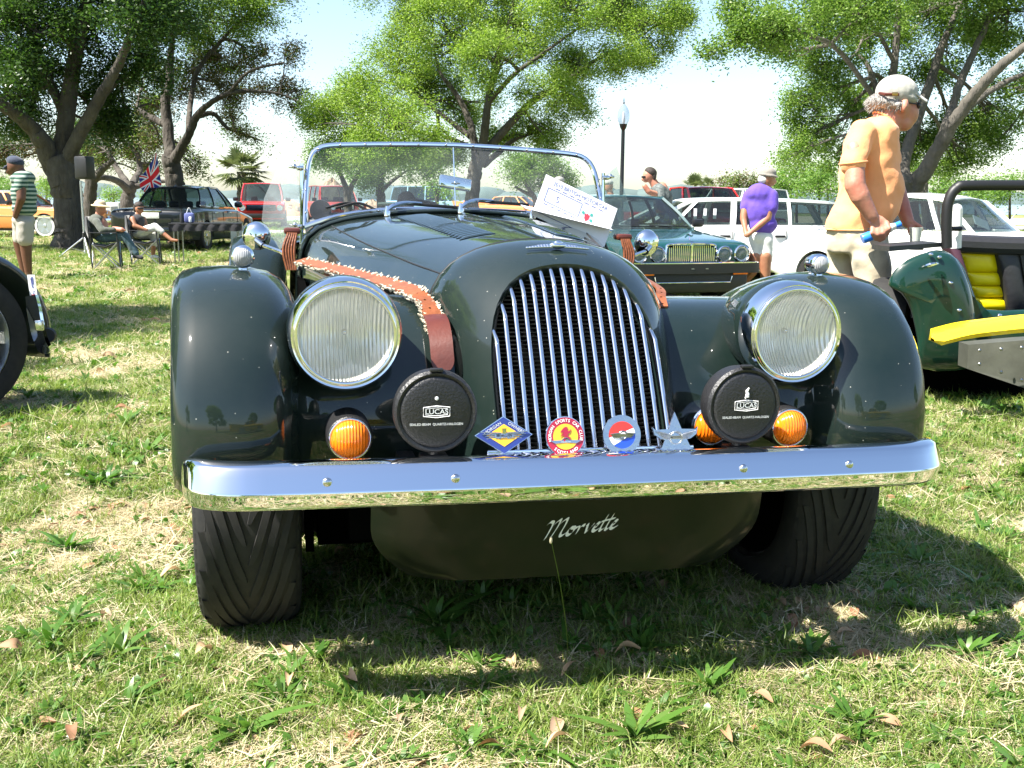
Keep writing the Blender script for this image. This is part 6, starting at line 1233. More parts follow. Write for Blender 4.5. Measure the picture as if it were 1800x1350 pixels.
gr = quick('ground', V, F4, GM); gr['kind'] = 'structure'; gr.data.polygons.foreach_set('use_smooth', [True] * len(gr.data.polygons))
def strip(name, d0, d1, l0, l1, mt, dz, n=30, kind='structure'):
    rows = []
    for d in (d0, (d0 + d1) / 2, d1): rows.append([Vector(POS + HF * d + HR * (l0 + (l1 - l0) * t)) for t in seg(0, 1, n)])
    for rw in rows:
        for p in rw: p.z = T(p.x, p.y) + dz
    o = MB().grid(rows).build(name, mt, smooth=False); o['kind'] = kind; return o
strip('path', 34.5, 37.5, -60, 40, mat('path_concrete', (.42, .39, .33), .9, noise=(2, .15)), .012)
strip('road', 52, 60, -120, 80, mat('asphalt', (.26, .25, .24), .9, noise=(3, .2)), .012); strip('sand_verge', 62, 90, -140, 60, mat('sand', (.48, .38, .27), .95, noise=(.6, .25)), .014); strip('water', 110, 850, -500, 500, mat('water_blue', (.12, .18, .24), .15, bump=(2, .3)), .03)
m = MB()
for k in range(60):
    l = -420 + k * 15; dd = 560; hh = 3 + 2.5 * math.sin(k * 1.7) + 2 * math.sin(k * .63)
    m.sph(Vector(POS + HF * dd + HR * l) + Vector((0, 0, -1.4)), (16, 12, 5 + hh * .7), 10, 6)
o = m.build('far_shore', mat('far_trees', (.10, .14, .13), .95, noise=(.05, .3))); o['kind'] = 'structure'
def heap(name, label, px, py_top, wpx, d, mt, seed=0, rough=.5):
    r_ = np.random.default_rng(seed); g = GX(px, d); g0 = g.z; hh = PX(px, py_top, d).z - g.z; W_ = wpx * d / 1829 / 2; rows = []
    ph = r_.uniform(0, 6, 8)
    for i in range(15):
        t = i / 14; rw = []
        for j in range(36):
            a = 2 * PI * j / 36; rr_ = W_ * (1 - t) ** .75 * (1 + .16 * math.sin(3 * a + ph[0] + 3 * t) + .1 * math.sin(7 * a + ph[1] + 9 * t)); rw.append(g + Vector((rr_ * math.cos(a), rr_ * .8 * math.sin(a), -.1 + hh * (t ** .8) * (1 + rough * .12 * math.sin(5 * a + ph[2]) * (1 - t)) + r_.normal(0, .025) * hh)))
        rows.append(rw)
    t_ = thing(name, label, 'mound', g); o = MB().grid(rows, cv=True).build('earth', mt, t_, w=True, ang=20)
    m = MB()
    for k in range(40):
        a = r_.uniform(0, 6.28); q = r_.uniform(.35, .95); p = g + Vector((W_ * q * math.cos(a), W_ * q * .8 * math.sin(a), hh * (1 - q) ** 1. * .95)); m.rbox(p, tuple(r_.uniform(.15, .5, 3) * W_ * .35), .04, rz=a, segm=1)
    m.build('rubble', MT['rock'], t_, w=True); return t_
mat('rock', (.42, .33, .24), .9, noise=(2, .35), bump=(4, .6)); mat('dirt_brown', (.33, .24, .16), .95, noise=(1.2, .4), bump=(3, 1.)); mat('dirt_red', (.52, .26, .14), .95, noise=(1.5, .2), bump=(3, .8))
heap('earth_mound', 'tall brown mound of earth and broken rock seen through the windscreen', 586, 311, 86, 62, MT['dirt_brown'], 1); heap('earth_mound', 'low reddish mound of earth beside the left windscreen post', 508, 347, 95, 66, MT['dirt_red'], 2, .2); heap('earth_mound', 'low brown mound of earth behind the red off-roader, right of the tall mound', 655, 348, 80, 64, MT['dirt_brown'], 3)
# ================================================================ grass and litter: tufts set out on points
def leafmat(name, cols, trans=.45, rough=.5, rnd='obj', hue=0.):
    m = bpy.data.materials.new(name); m.use_nodes = True; MATS[name] = m; nt = m.node_tree; b = nt.nodes['Principled BSDF']; N = nt.nodes.new; L = nt.links.new
    b.inputs['Roughness'].default_value = rough; b.inputs['Specular IOR Level'].default_value = .35
    cr = N('ShaderNodeValToRGB'); e = cr.color_ramp.elements; e[0].position = 0; e[0].color = (*cols[0], 1); e[1].position = 1; e[1].color = (*cols[-1], 1)
    for i, c in enumerate(cols[1:-1]): q = e.new((i + 1) / (len(cols) - 1)); q.color = (*c, 1)
    if rnd == 'both':
        oi = N('ShaderNodeObjectInfo'); gi = N('ShaderNodeNewGeometry'); ad = N('ShaderNodeMath'); ad.operation = 'ADD'; hf = N('ShaderNodeMath'); hf.operation = 'MULTIPLY'; hf.inputs[1].default_value = .5
        L(oi.outputs['Random'], ad.inputs[0]); L(gi.outputs['Random Per Island'], ad.inputs[1]); L(ad.outputs[0], hf.inputs[0]); L(hf.outputs[0], cr.inputs[0])
    else:
        gi = N('ShaderNodeNewGeometry'); L(gi.outputs['Random Per Island'], cr.inputs[0])
    L(cr.outputs[0], b.inputs['Base Color'])
    tl_ = N('ShaderNodeBsdfTranslucent'); hs = N('ShaderNodeHueSaturation'); hs.inputs['Value'].default_value = 1.25; hs.inputs['Saturation'].default_value = 1.1; L(cr.outputs[0], hs.inputs['Color']); L(hs.outputs[0], tl_.inputs[0])
    mx = N('ShaderNodeMixShader'); mx.inputs[0].default_value = trans; L(b.outputs[0], mx.inputs[1]); L(tl_.outputs[0], mx.inputs[2]); L(mx.outputs[0], nt.nodes['Material Output'].inputs[0]); return m
leafmat('blade_green', [(.07, .125, .018), (.135, .205, .032), (.22, .29, .065), (.36, .38, .16)], .4, .45, 'both'); leafmat('blade_dry', [(.50, .42, .25), (.40, .32, .18), (.66, .60, .42), (.30, .31, .13)], .3, .7, 'both')
leafmat('weed_green', [(.05, .125, .018), (.085, .18, .03), (.13, .22, .05)], .4, .35, 'both'); leafmat('dead_leaf', [(.36, .19, .10), (.50, .34, .20), (.25, .12, .06), (.60, .50, .36)], .2, .7, 'both')
SRC = bpy.data.collections.new('tuft_sources')
def src(name, V, F, mt):
    me = bpy.data.meshes.new(name); me.from_pydata([tuple(v) for v in V], [], F); me.materials.append(mt); me.polygons.foreach_set('use_smooth', [True] * len(me.polygons)); o = bpy.data.objects.new(name, me); SRC.objects.link(o); return o
def blades(r_, n, h0, h1, w_, spread, lean, flat=0., ns=3, leafy=False):
    V = []; F = []
    for _ in range(n):
        a = r_.uniform(0, 2 * PI); q = spread * math.sqrt(r_.uniform()); x, y = q * math.cos(a), q * math.sin(a); az_ = r_.uniform(0, 2 * PI); h = r_.uniform(h0, h1); ln = r_.uniform(.2, 1) * lean; dx, dy = math.cos(az_), math.sin(az_); tw = r_.uniform(-.6, .6)
        sx_, sy_ = -math.sin(az_ + tw), math.cos(az_ + tw); k = len(V)
        for i in range(ns + 1):
            t = i / ns; hx = h * (ln * t ** 1.5); hz = h * t * (1 - flat) * (1 - .35 * ln * t) + .002; ww = w_ * ((1 - t ** 2.2) if not leafy else (.25 + .9 * math.sin(PI * min(1, t * .93 + .07)) ** .8)) * .5 * (1 if t < 1 else 0)
            if i < ns: V += [(x + dx * hx - sx_ * ww, y + dy * hx - sy_ * ww, hz), (x + dx * hx + sx_ * ww, y + dy * hx + sy_ * ww, hz + (.15 * ww if leafy else 0))]
            else: V.append((x + dx * hx, y + dy * hx, hz))
        for i in range(ns - 1): F.append((k + 2 * i, k + 2 * i + 1, k + 2 * i + 3, k + 2 * i + 2))
        F.append((k + 2 * ns - 2, k + 2 * ns - 1, k + 2 * ns))
    return V, F
r_ = np.random.default_rng(5); kinds = []
for i in range(4): V_, F_2 = blades(r_, 34, .012, .034, .0021, .045, 1.5); src('a%02d_short' % i, V_, F_2, MT['blade_green'])
for i in range(3): V_, F_2 = blades(r_, 18, .022, .060, .0028, .035, 1.3, ns=4); src('b%02d_tall' % i, V_, F_2, MT['blade_green'])
for i in range(4): V_, F_2 = blades(r_, 34, .02, .06, .0022, .055, 2.0, flat=.75); src('c%02d_straw' % i, V_, F_2, MT['blade_dry'])
for i in range(3): V_, F_2 = blades(r_, 15, .03, .095, .012, .010, 1.4, flat=.3, ns=5, leafy=True); src('d%02d_rosette' % i, V_, F_2, MT['weed_green'])
for i in range(2): V_, F_2 = blades(r_, 12, .012, .03, .011, .03, 1.0, flat=.3, ns=4, leafy=True); src('e%02d_clover' % i, V_, F_2, MT['weed_green'])
for i in range(3):
    V_ = []; F_2 = []; n_ = 6
    for k in range(n_ + 1):
        t = k / n_; w_ = .014 * math.sin(PI * t) ** .8; cz = .006 + .012 * math.sin(PI * t * (1 + .3 * i)) ; V_ += [(-.035 + .07 * t, -w_, cz + .006), (-.035 + .07 * t, 0, cz), (-.035 + .07 * t, w_, cz + .006 + .003 * i)]
    for k in range(n_): F_2 += [(3 * k, 3 * k + 1, 3 * k + 4, 3 * k + 3), (3 * k + 1, 3 * k + 2, 3 * k + 5, 3 * k + 4)]
    src('f%02d_deadleaf' % i, V_, F_2, MT['dead_leaf'])
KI = dict(short=(0, 4), tall=(4, 3), straw=(7, 4), ros=(11, 3), clov=(14, 2), dead=(16, 3))
def vnoise(x, y, s_, seed):
    q = np.random.default_rng(seed).uniform(0, 1, (64, 64)); u_ = x * s_ + 1000; v_ = y * s_ + 1000; i = np.floor(u_).astype(int); j = np.floor(v_).astype(int); fu = u_ - i; fv = v_ - j; fu = fu * fu * (3 - 2 * fu); fv = fv * fv * (3 - 2 * fv)
    g = lambda a, b: q[a % 64, b % 64]
    return (g(i, j) * (1 - fu) + g(i + 1, j) * fu) * (1 - fv) + (g(i, j + 1) * (1 - fu) + g(i + 1, j + 1) * fu) * fv
pts = []; rots = []; scs = []; idx = []
def zone(d0, d1, dens, mixf, sc_, seed):
    r = np.random.default_rng(seed); A_ = 0; wl_ = .56; 
    area = wl_ * 1.15 * (d1 ** 2 - d0 ** 2) + (d1 - d0) * 1.2; n = int(area * dens)
    d = np.sqrt(r.uniform(d0 ** 2, d1 ** 2, n)); l = r.uniform(-1, 1, n) * (d * wl_ * 1.1 + .35)
    x = POS[0] + HF[0] * d + HR[0] * l; y = POS[1] + HF[1] * d + HR[1] * l
    g = vnoise(x, y, 1.1, 1) * .45 + vnoise(x, y, 3.3, 2) * .35 + vnoise(x, y, 9, 3) * .2; f = np.clip((x + 1.2) / 3., 0, 1) * .15 - .055
    u_ = r.uniform(0, 1, n); k = np.zeros(n, int); s = np.ones(n)
    green = g + f + .04 * np.clip(d - 2, 0, 3)
    for i in range(n):
        gi = green[i]; q = u_[i]
        if gi > .50: tab = (('short', .42), ('tall', .54), ('straw', .82), ('ros', .845 if d[i] < 7 else .82), ('clov', .992), ('dead', 1.))
        elif gi > .40: tab = (('short', .28), ('tall', .33), ('straw', .84), ('ros', .855 if d[i] < 7 else .84), ('clov', .985), ('dead', 1.))
        else: tab = (('short', .10), ('tall', .11), ('straw', .87), ('ros', .875 if d[i] < 7 else .86), ('clov', .92), ('dead', 1.))
        for nm, th in tab:
            if q <= th: break
        b0, c0 = KI[nm]; k[i] = b0 + r.integers(c0); s[i] = {'ros': r.uniform(.45, .95), 'dead': r.uniform(.3, .9)}.get(nm, r.uniform(.7, 1.3))
    far = (d < 200)
    # nothing under the tyres, on paths and roads
    keep = ~(((np.abs(np.abs(x) - .645) < .11) & (np.abs(y - .44) < .10))) & ~((d > 34.3) & (d < 37.7)) & ~(d > 51.8)
    z = Tn(x, y); P_ = np.stack([x, y, z], -1)[keep]
    pts.append(P_); m_ = keep.sum(); rots.append(np.stack([r.normal(0, .12, m_), r.normal(0, .12, m_), r.uniform(0, 2 * PI, m_)], -1)); scs.append((s * sc_)[keep]); idx.append(k[keep])
zone(.75, 1.9, 2300, None, .95, 1); zone(1.9, 3.2, 1600, None, 1.0, 2); zone(3.2, 6, 420, None, 1.35, 3); zone(6, 12, 130, None, 1.9, 4); zone(12, 24, 45, None, 2.8, 5); zone(24, 51, 9, None, 4.2, 6)
# a few larger weeds where the photo shows them
r = np.random.default_rng(8)
for px, py, s_ in ((770, 1130, 1.7), (120, 985, 1.5), (210, 1180, 1.4), (1120, 1330, 1.6), (1030, 1120, 1.2), (250, 1060, 1.2), (1250, 1240, 1.2), (430, 1320, 1.4), (170, 870, 1.3), (1430, 1180, 1.3), (150, 1190, 1.3), (980, 1080, 1.1), (760, 1120, 1.3), (1500, 1300, 1.2), (90, 1160, 1.3)):
    q = FWD + (px - 900) / FPX * RGT - (py - 675) / FPX * UPV; t = -POS[2] / q[2]; p = POS + q * t; pts.append(np.array([[p[0], p[1], T(p[0], p[1])]])); rots.append(np.array([[0, 0, r.uniform(0, 6)]])); scs.append(np.array([s_ * .8])); idx.append(np.array([11 + r.integers(3)]))
pts = np.concatenate(pts); rots = np.concatenate(rots); scs = np.concatenate(scs); idx = np.concatenate(idx)
def scatter_obj(name, pts, rots, scs, idx, coll):
    me = bpy.data.meshes.new(name); me.vertices.add(len(pts)); me.vertices.foreach_set('co', pts.astype(np.float32).ravel())
    a = me.attributes.new('rot', 'FLOAT_VECTOR', 'POINT'); a.data.foreach_set('vector', rots.astype(np.float32).ravel())
    a = me.attributes.new('scl', 'FLOAT', 'POINT'); a.data.foreach_set('value', scs.astype(np.float32)); a = me.attributes.new('idx', 'INT', 'POINT'); a.data.foreach_set('value', idx.astype(np.int32))
    o = bpy.data.objects.new(name, me); COL.objects.link(o)
    ng = bpy.data.node_groups.new(name, 'GeometryNodeTree'); ng.interface.new_socket('Geometry', in_out='INPUT', socket_type='NodeSocketGeometry'); ng.interface.new_socket('Geometry', in_out='OUTPUT', socket_type='NodeSocketGeometry')
    N = ng.nodes.new; L = ng.links.new; gi = N('NodeGroupInput'); go = N('NodeGroupOutput'); ci = N('GeometryNodeCollectionInfo'); ci.inputs['Collection'].default_value = coll; ci.inputs['Separate Children'].default_value = True; ci.inputs['Reset Children'].default_value = True
    ip = N('GeometryNodeInstanceOnPoints'); ip.inputs['Pick Instance'].default_value = True
    def att(nm, ty): n = N('GeometryNodeInputNamedAttribute'); n.data_type = ty; n.inputs['Name'].default_value = nm; return n.outputs[0]
    e2r = N('FunctionNodeEulerToRotation'); L(att('rot', 'FLOAT_VECTOR'), e2r.inputs[0]); L(gi.outputs[0], ip.inputs['Points']); L(ci.outputs[0], ip.inputs['Instance']); L(att('idx', 'INT'), ip.inputs['Instance Index']); L(e2r.outputs[0], ip.inputs['Rotation']); L(att('scl', 'FLOAT'), ip.inputs['Scale']); L(ip.outputs[0], go.inputs[0])
    md = o.modifiers.new('g', 'NODES'); md.node_group = ng; return o
GO = scatter_obj('grass', pts, rots, scs, idx, SRC); tag(GO, 'mown grass with straw, broad-leaved weeds and dry fallen leaves', 'grass', kind='stuff')
w_ = thing('seed_stalk', 'single tall thin seed stalk standing in front of the roadster apron', 'plant', (-.02, -.1, 0))
MB().tube(crom([(.005, .02, 0), (-.02, -.05, .12), (-.055, -.12, .25), (-.085, -.165, .35)], 5), [.0012, .0009, .0007], 5).build('stem', MT['blade_green'], w_, w=True); MB().sph((-.086, -.166, .352), (.003, .003, .007)).build('seed_head', MT['blade_dry'], w_, w=True)
# ================================================================ trees
mat('bark_oak', (.045, .037, .030), .95, noise=(3, .5), bump=(9, 1., (1, 1, .22), .10), c2=(.09, .08, .065)); mat('bark_pale', (.13, .115, .095), .9, noise=(3, .4), bump=(9, 1., (1, 1, .25), .08), c2=(.065, .058, .047))
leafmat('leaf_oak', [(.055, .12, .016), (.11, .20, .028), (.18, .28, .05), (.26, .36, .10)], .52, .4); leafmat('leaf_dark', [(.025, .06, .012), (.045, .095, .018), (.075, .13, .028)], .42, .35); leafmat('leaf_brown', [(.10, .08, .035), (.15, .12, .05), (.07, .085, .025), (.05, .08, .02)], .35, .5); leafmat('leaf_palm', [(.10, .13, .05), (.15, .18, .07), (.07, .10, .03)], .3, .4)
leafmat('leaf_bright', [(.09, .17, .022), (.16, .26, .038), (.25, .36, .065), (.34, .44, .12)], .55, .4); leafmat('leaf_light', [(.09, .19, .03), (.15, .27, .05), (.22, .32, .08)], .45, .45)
def leaves(C, R, n, size, rr, flat=1.):
    """n small leaves scattered round each twig centre"""
    N_ = len(C) * n; c = np.repeat(C, n, 0) + rr.normal(0, 1, (N_, 3)) * np.repeat(R, n)[:, None] * np.array([1, 1, flat]) * .5
    u_ = rr.normal(0, 1, (N_, 3)); u_[:, 2] *= .6; u_ /= np.linalg.norm(u_, axis=1)[:, None]; v_ = rr.normal(0, 1, (N_, 3)); v_ -= (v_ * u_).sum(1)[:, None] * u_; v_ /= np.linalg.norm(v_, axis=1)[:, None]
    s = (size * .82 * rr.uniform(.6, 1.25, N_))[:, None]
    V = np.stack([c - u_ * s, c + v_ * s * .42, c + u_ * s, c - v_ * s * .42], 1).reshape(-1, 3)
    return V, np.arange(N_ * 4).reshape(-1, 4)
def tree(name, label, base, limbs, lobes, d, bark, leafm, nl=34, size=.035, seed=0, group=None, twr=.30, dens=1., cat='tree', leafm2=None, lf=.8):
    """limbs: polylines of (px, py, extra distance, radius px); lobes: (px, py, extra distance, rx, ry[, material 2 share])"""
    rr = np.random.default_rng(seed); k = d / 1829; t = thing(name, label, cat, base, group=group); m = MB(); nodes = []
    for lb in limbs:
        P = [np.r_[np.array(PX(q[0], q[1], d + q[2])), q[3] * k] for q in lb]
        if lb is limbs[0]: P = [np.r_[np.array(base) - [0, 0, .15], lb[0][3] * k * 1.45], np.r_[np.array(base) + [0, 0, .12], lb[0][3] * k * 1.15]] + P
        C = crom(P, 7); C = [c + np.r_[rr.normal(0, .05, 3) * c[3], 0] for c in C]
        m.tube([c[:3] for c in C], [max(.008, c[3] * lf) for c in C], 12); nodes += [c for c in C]
    NA = np.array(nodes)
    tw = []; tR = []; fl_ = []; m2 = MB()
    for lb in lobes:
        px, py, dd, rx, ry = lb[:5]; c = np.array(PX(px, py, d + dd)); rxm, rzm = rx * k, ry * k; ryd = (rxm + rzm) / 2 * 1.0
        n = max(5, int(dens * 9.5 * (rxm * rzm + rxm * ryd) ** .9 / (twr / .3) ** 2 * 17)); 
        dist = np.linalg.norm(NA[:, :3] - c, axis=1) + 1.2 * (NA[:, 3] < .01); j = int(np.argmin(dist)); a = NA[j, :3]; ra = min(NA[j, 3] * .7, .02 + .035 * rxm)
        mid = (a + c) / 2 + rr.normal(0, .10, 3) * rxm + np.array([0, 0, .1 * rzm]); br = crom([a, mid, c], 5); m.tube(br, [ra, ra * .4], 7)
        ncl = max(4, n // 7); cl_ = []
        for q in range(ncl):
            v = rr.normal(0, 1, 3); v /= np.linalg.norm(v); v *= rr.uniform(.15, 1.) ** .5; cl_.append(v)
        for q in range(n):
            v = cl_[rr.integers(ncl)] + rr.normal(0, .13, 3) * np.array([1.2, 1.2, .8]); p = c + HR * v[0] * rxm + HF * v[1] * ryd + np.array([0, 0, v[2] * rzm]); tw.append(p); tR.append(twr * rr.uniform(.45, 1.0)); fl_.append(rr.uniform() < (lb[5] if len(lb) > 5 else 0))
            if q % 7 == 0:
                s_a = np.array(br[rr.integers(3, len(br))]); md_ = (s_a + p) / 2 + rr.normal(0, .08, 3) * rxm; m2.tube([s_a, md_, p], [ra * .32 + .004, ra * .2 + .003, .003], 5, cap=False)
    m.build('trunk', bark, t, w=True, ang=60, recalc=False)
    if m2.n: m2.build('branches', bark, t, w=True, ang=60, recalc=False)['kind'] = 'stuff'
    tw = np.array(tw); tR = np.array(tR); fl_ = np.array(fl_)
    for sel, mt, nm in ((~fl_, leafm, 'crown'), (fl_, leafm2, 'crown')):
        if sel.any() and mt is not None:
            V, F = leaves(tw[sel], tR[sel], int(nl * 1.72), size, rr); quick(nm, V, F, mt, t, org=ORG[t.name])
    return t
def gb(px, d): p = GX(px, d); return tuple(p)
# centre oak
TC = tree('oak_tree', 'broad green oak standing alone behind the roadster windscreen', gb(828, 24), [
    [(828, 392, 0, 24), (830, 350, 0, 20), (834, 310, 0, 20), (842, 275, 0, 19)],
    [(838, 285, 0, 13), (832, 240, .2, 11), (820, 200, .4, 9), (798, 160, .5, 7), (775, 130, .5, 5), (765, 95, .6, 3), (760, 40, .6, 2)],
    [(845, 285, 0, 14), (852, 230, -.3, 12), (858, 180, -.4, 10), (872, 120, -.5, 8), (890, 60, -.5, 6), (905, -10, -.5, 4), (910, -90, -.5, 2)],
    [(848, 275, 0, 13), (885, 230, -.2, 11), (935, 180, -.3, 9), (985, 150, -.4, 7), (1040, 110, -.5, 5), (1110, 75, -.5, 3)],
    [(850, 290, .2, 10), (880, 265, .6, 8), (905, 245, .9, 6), (950, 230, 1.2, 4)],
    [(858, 180, -.4, 7), (905, 130, -1., 6), (960, 90, -1.2, 4), (1030, 40, -1.2, 3)],
    [(826, 240, .2, 8), (760, 190, 1., 6), (700, 150, 1.5, 4), (640, 140, 1.8, 2)], [(832, 260, .2, 7), (780, 240, -1, 5), (720, 230, -1.5, 4), (640, 220, -1.8, 2)], [(872, 120, -.5, 6), (840, 60, .5, 4), (820, 0, .8, 3)]],
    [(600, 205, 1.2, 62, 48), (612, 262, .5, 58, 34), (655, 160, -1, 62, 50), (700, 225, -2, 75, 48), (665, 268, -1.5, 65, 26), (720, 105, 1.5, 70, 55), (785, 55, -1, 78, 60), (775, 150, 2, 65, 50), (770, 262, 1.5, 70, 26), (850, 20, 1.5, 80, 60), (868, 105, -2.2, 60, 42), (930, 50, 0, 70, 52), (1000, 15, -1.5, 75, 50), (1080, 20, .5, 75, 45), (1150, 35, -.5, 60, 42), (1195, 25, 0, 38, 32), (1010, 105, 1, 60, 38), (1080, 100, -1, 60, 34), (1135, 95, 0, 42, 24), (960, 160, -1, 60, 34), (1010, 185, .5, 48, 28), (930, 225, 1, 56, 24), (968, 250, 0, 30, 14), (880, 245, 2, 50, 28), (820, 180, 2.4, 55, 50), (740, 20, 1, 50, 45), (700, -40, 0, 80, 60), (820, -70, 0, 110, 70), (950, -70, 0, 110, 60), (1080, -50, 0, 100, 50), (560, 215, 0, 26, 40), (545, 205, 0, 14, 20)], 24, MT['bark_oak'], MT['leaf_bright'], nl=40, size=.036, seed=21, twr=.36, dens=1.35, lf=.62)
# left oak (leftmost, nearest)
TL = tree('oak_tree', 'massive dark oak nearest the left edge, forking low', gb(124, 23.4), [
    [(126, 415, 0, 33), (120, 360, 0, 29), (112, 310, 0, 31), (105, 285, 0, 32)],
    [(95, 300, 0, 20), (75, 250, -.3, 18), (55, 225, -.5, 15), (20, 195, -.9, 13), (-30, 165, -1.2, 10), (-90, 120, -1.4, 6)],
    [(105, 300, .1, 22), (112, 250, .1, 19), (118, 190, .2, 17), (128, 120, .3, 15), (145, 40, .4, 13), (165, -60, .5, 9), (180, -180, .5, 5)],
    [(115, 290, 0, 16), (135, 245, -.2, 14), (165, 190, -.4, 12), (205, 120, -.7, 9), (235, 50, -1., 7), (270, -40, -1.2, 4)],
    [(118, 210, .2, 11), (85, 140, .6, 10), (60, 70, 1., 9), (45, 0, 1.2, 7), (20, -90, 1.5, 4)], [(60, 70, 1, 6), (25, 10, 1.2, 5), (0, -60, 1.4, 3)],
    [(150, 210, -.3, 7), (190, 160, .5, 6), (225, 130, 1, 4), (270, 110, 1.3, 2)]],
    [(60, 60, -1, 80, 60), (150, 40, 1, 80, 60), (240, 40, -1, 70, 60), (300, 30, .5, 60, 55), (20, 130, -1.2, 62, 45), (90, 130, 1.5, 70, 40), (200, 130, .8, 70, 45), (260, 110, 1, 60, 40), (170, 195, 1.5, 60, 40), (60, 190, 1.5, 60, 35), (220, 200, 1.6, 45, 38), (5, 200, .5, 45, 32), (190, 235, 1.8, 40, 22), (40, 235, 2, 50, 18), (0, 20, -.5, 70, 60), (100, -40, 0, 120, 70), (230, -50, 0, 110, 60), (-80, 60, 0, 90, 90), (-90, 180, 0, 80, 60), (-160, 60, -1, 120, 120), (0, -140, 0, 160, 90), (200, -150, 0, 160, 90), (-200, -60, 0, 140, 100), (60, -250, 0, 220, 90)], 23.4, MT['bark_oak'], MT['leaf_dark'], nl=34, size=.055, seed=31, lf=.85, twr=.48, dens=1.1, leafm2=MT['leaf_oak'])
# second oak, behind the near-black saloon
T2 = tree('oak_tree', 'tall oak with drooping brownish crown behind the near-black saloon', gb(318, 27), [
    [(318, 400, 0, 23), (312, 350, 0, 20), (306, 310, 0, 20), (300, 275, 0, 19)], [(300, 285, 0, 13), (296, 230, .3, 12), (290, 180, .4, 11), (298, 150, .4, 9), (300, 90, .6, 7), (310, 20, .6, 4)],
    [(304, 285, 0, 13), (330, 240, -.5, 9), (345, 205, -.7, 8), (365, 185, -.9, 6), (400, 165, -1.2, 5), (440, 160, -1.2, 4), (490, 165, -1, 2.5), (530, 180, -1, 1.5)], [(345, 205, -.7, 6), (375, 200, -.4, 5), (400, 225, -.2, 4), (440, 240, 0, 2.5), (460, 248, 0, 1.5)], [(330, 240, -.5, 6), (335, 180, .5, 6), (350, 120, .8, 5), (400, 60, 1, 4), (450, 10, 1, 3)], [(400, 165, -1.2, 4), (440, 125, -1.5, 3), (500, 110, -1.6, 2)], [(292, 220, .3, 8), (262, 205, .5, 7), (240, 190, .6, 4)]],
    [(420, 30, 1, 75, 45, .1), (350, 60, 2, 70, 50, .2), (470, 15, 1, 45, 32, .1), (380, 110, 1.5, 60, 30, .6), (440, 105, .5, 50, 26, .8), (500, 100, 0, 30, 15, .9), (470, 150, 0, 50, 14, .9), (520, 160, 0, 26, 12, .9), (400, 160, 1, 50, 22, .9), (510, 190, 0, 28, 10, .9), (350, 150, 2, 45, 28, .8), (300, 130, 2, 55, 40, .5), (280, 190, 2, 40, 30, .8), (250, 150, 2, 50, 40, .5), (330, 265, 1.5, 34, 24, .6), (345, 300, 1.5, 20, 22, .5), (280, 255, 2, 34, 22, .8), (420, 235, 0, 34, 12, .5), (450, 250, 0, 16, 8, .4), (410, 205, .4, 34, 10, .8), (300, 60, 1, 60, 40, .1), (400, -40, 0, 140, 60, 0), (260, -20, 0, 90, 60, 0)], 27, MT['bark_oak'], MT['leaf_oak'], nl=32, size=.045, seed=41, twr=.40, dens=.9, leafm2=MT['leaf_brown'])
T3 = tree('oak_tree', 'spreading oak with low arching boughs behind the speaker and flag', gb(222, 36), [[(222, 385, 0, 17), (224, 350, 0, 14), (230, 325, 0, 13)], [(228, 335, 0, 9), (205, 318, -1, 7), (180, 312, -2, 6), (160, 322, -2, 5), (148, 345, -2.5, 3)], [(232, 325, 0, 9), (245, 300, 1, 7), (240, 270, 1, 5), (215, 245, 1, 4)], [(232, 330, 0, 7), (262, 322, 0, 5), (292, 318, 0, 4)], [(225, 325, 0, 8), (205, 295, 1, 6), (190, 265, 1, 4)]],
    [(200, 265, 2, 50, 24, .7), (240, 250, 1, 50, 26, .7), (170, 255, 2, 40, 22, .6), (265, 285, 2, 30, 20, .7), (190, 290, 3, 26, 12, .5), (150, 275, 1, 34, 18, .6), (245, 305, 3, 24, 12, .5), (120, 250, 2, 40, 26, .4), (250, 215, 2, 50, 26, .5), (180, 225, 2, 60, 26, .4)], 36, MT['bark_oak'], MT['leaf_oak'], nl=26, size=.06, seed=51, twr=.45, dens=.8, leafm2=MT['leaf_brown'])
T4 = tree('oak_tree', 'dark-trunked oak right behind the leftmost oak and the tripod stand', gb(160, 30), [[(160, 395, 0, 16), (158, 350, 0, 14), (162, 315, 0, 13)], [(162, 320, 0, 10), (178, 300, 0, 8), (200, 280, 0, 5)], [(160, 320, 0, 9), (140, 280, 0, 7), (120, 250, 0, 4)]], [(130, 240, 0, 50, 26), (60, 255, 1, 50, 22, .6), (20, 260, 1, 50, 24, .8), (90, 270, 2, 40, 14, .6), (0, 290, 2, 40, 18, .5), (-50, 260, 1, 60, 40)], 30, MT['bark_oak'], MT['leaf_dark'], nl=26, size=.05, seed=52, twr=.42, dens=.8, leafm2=MT['leaf_brown'])
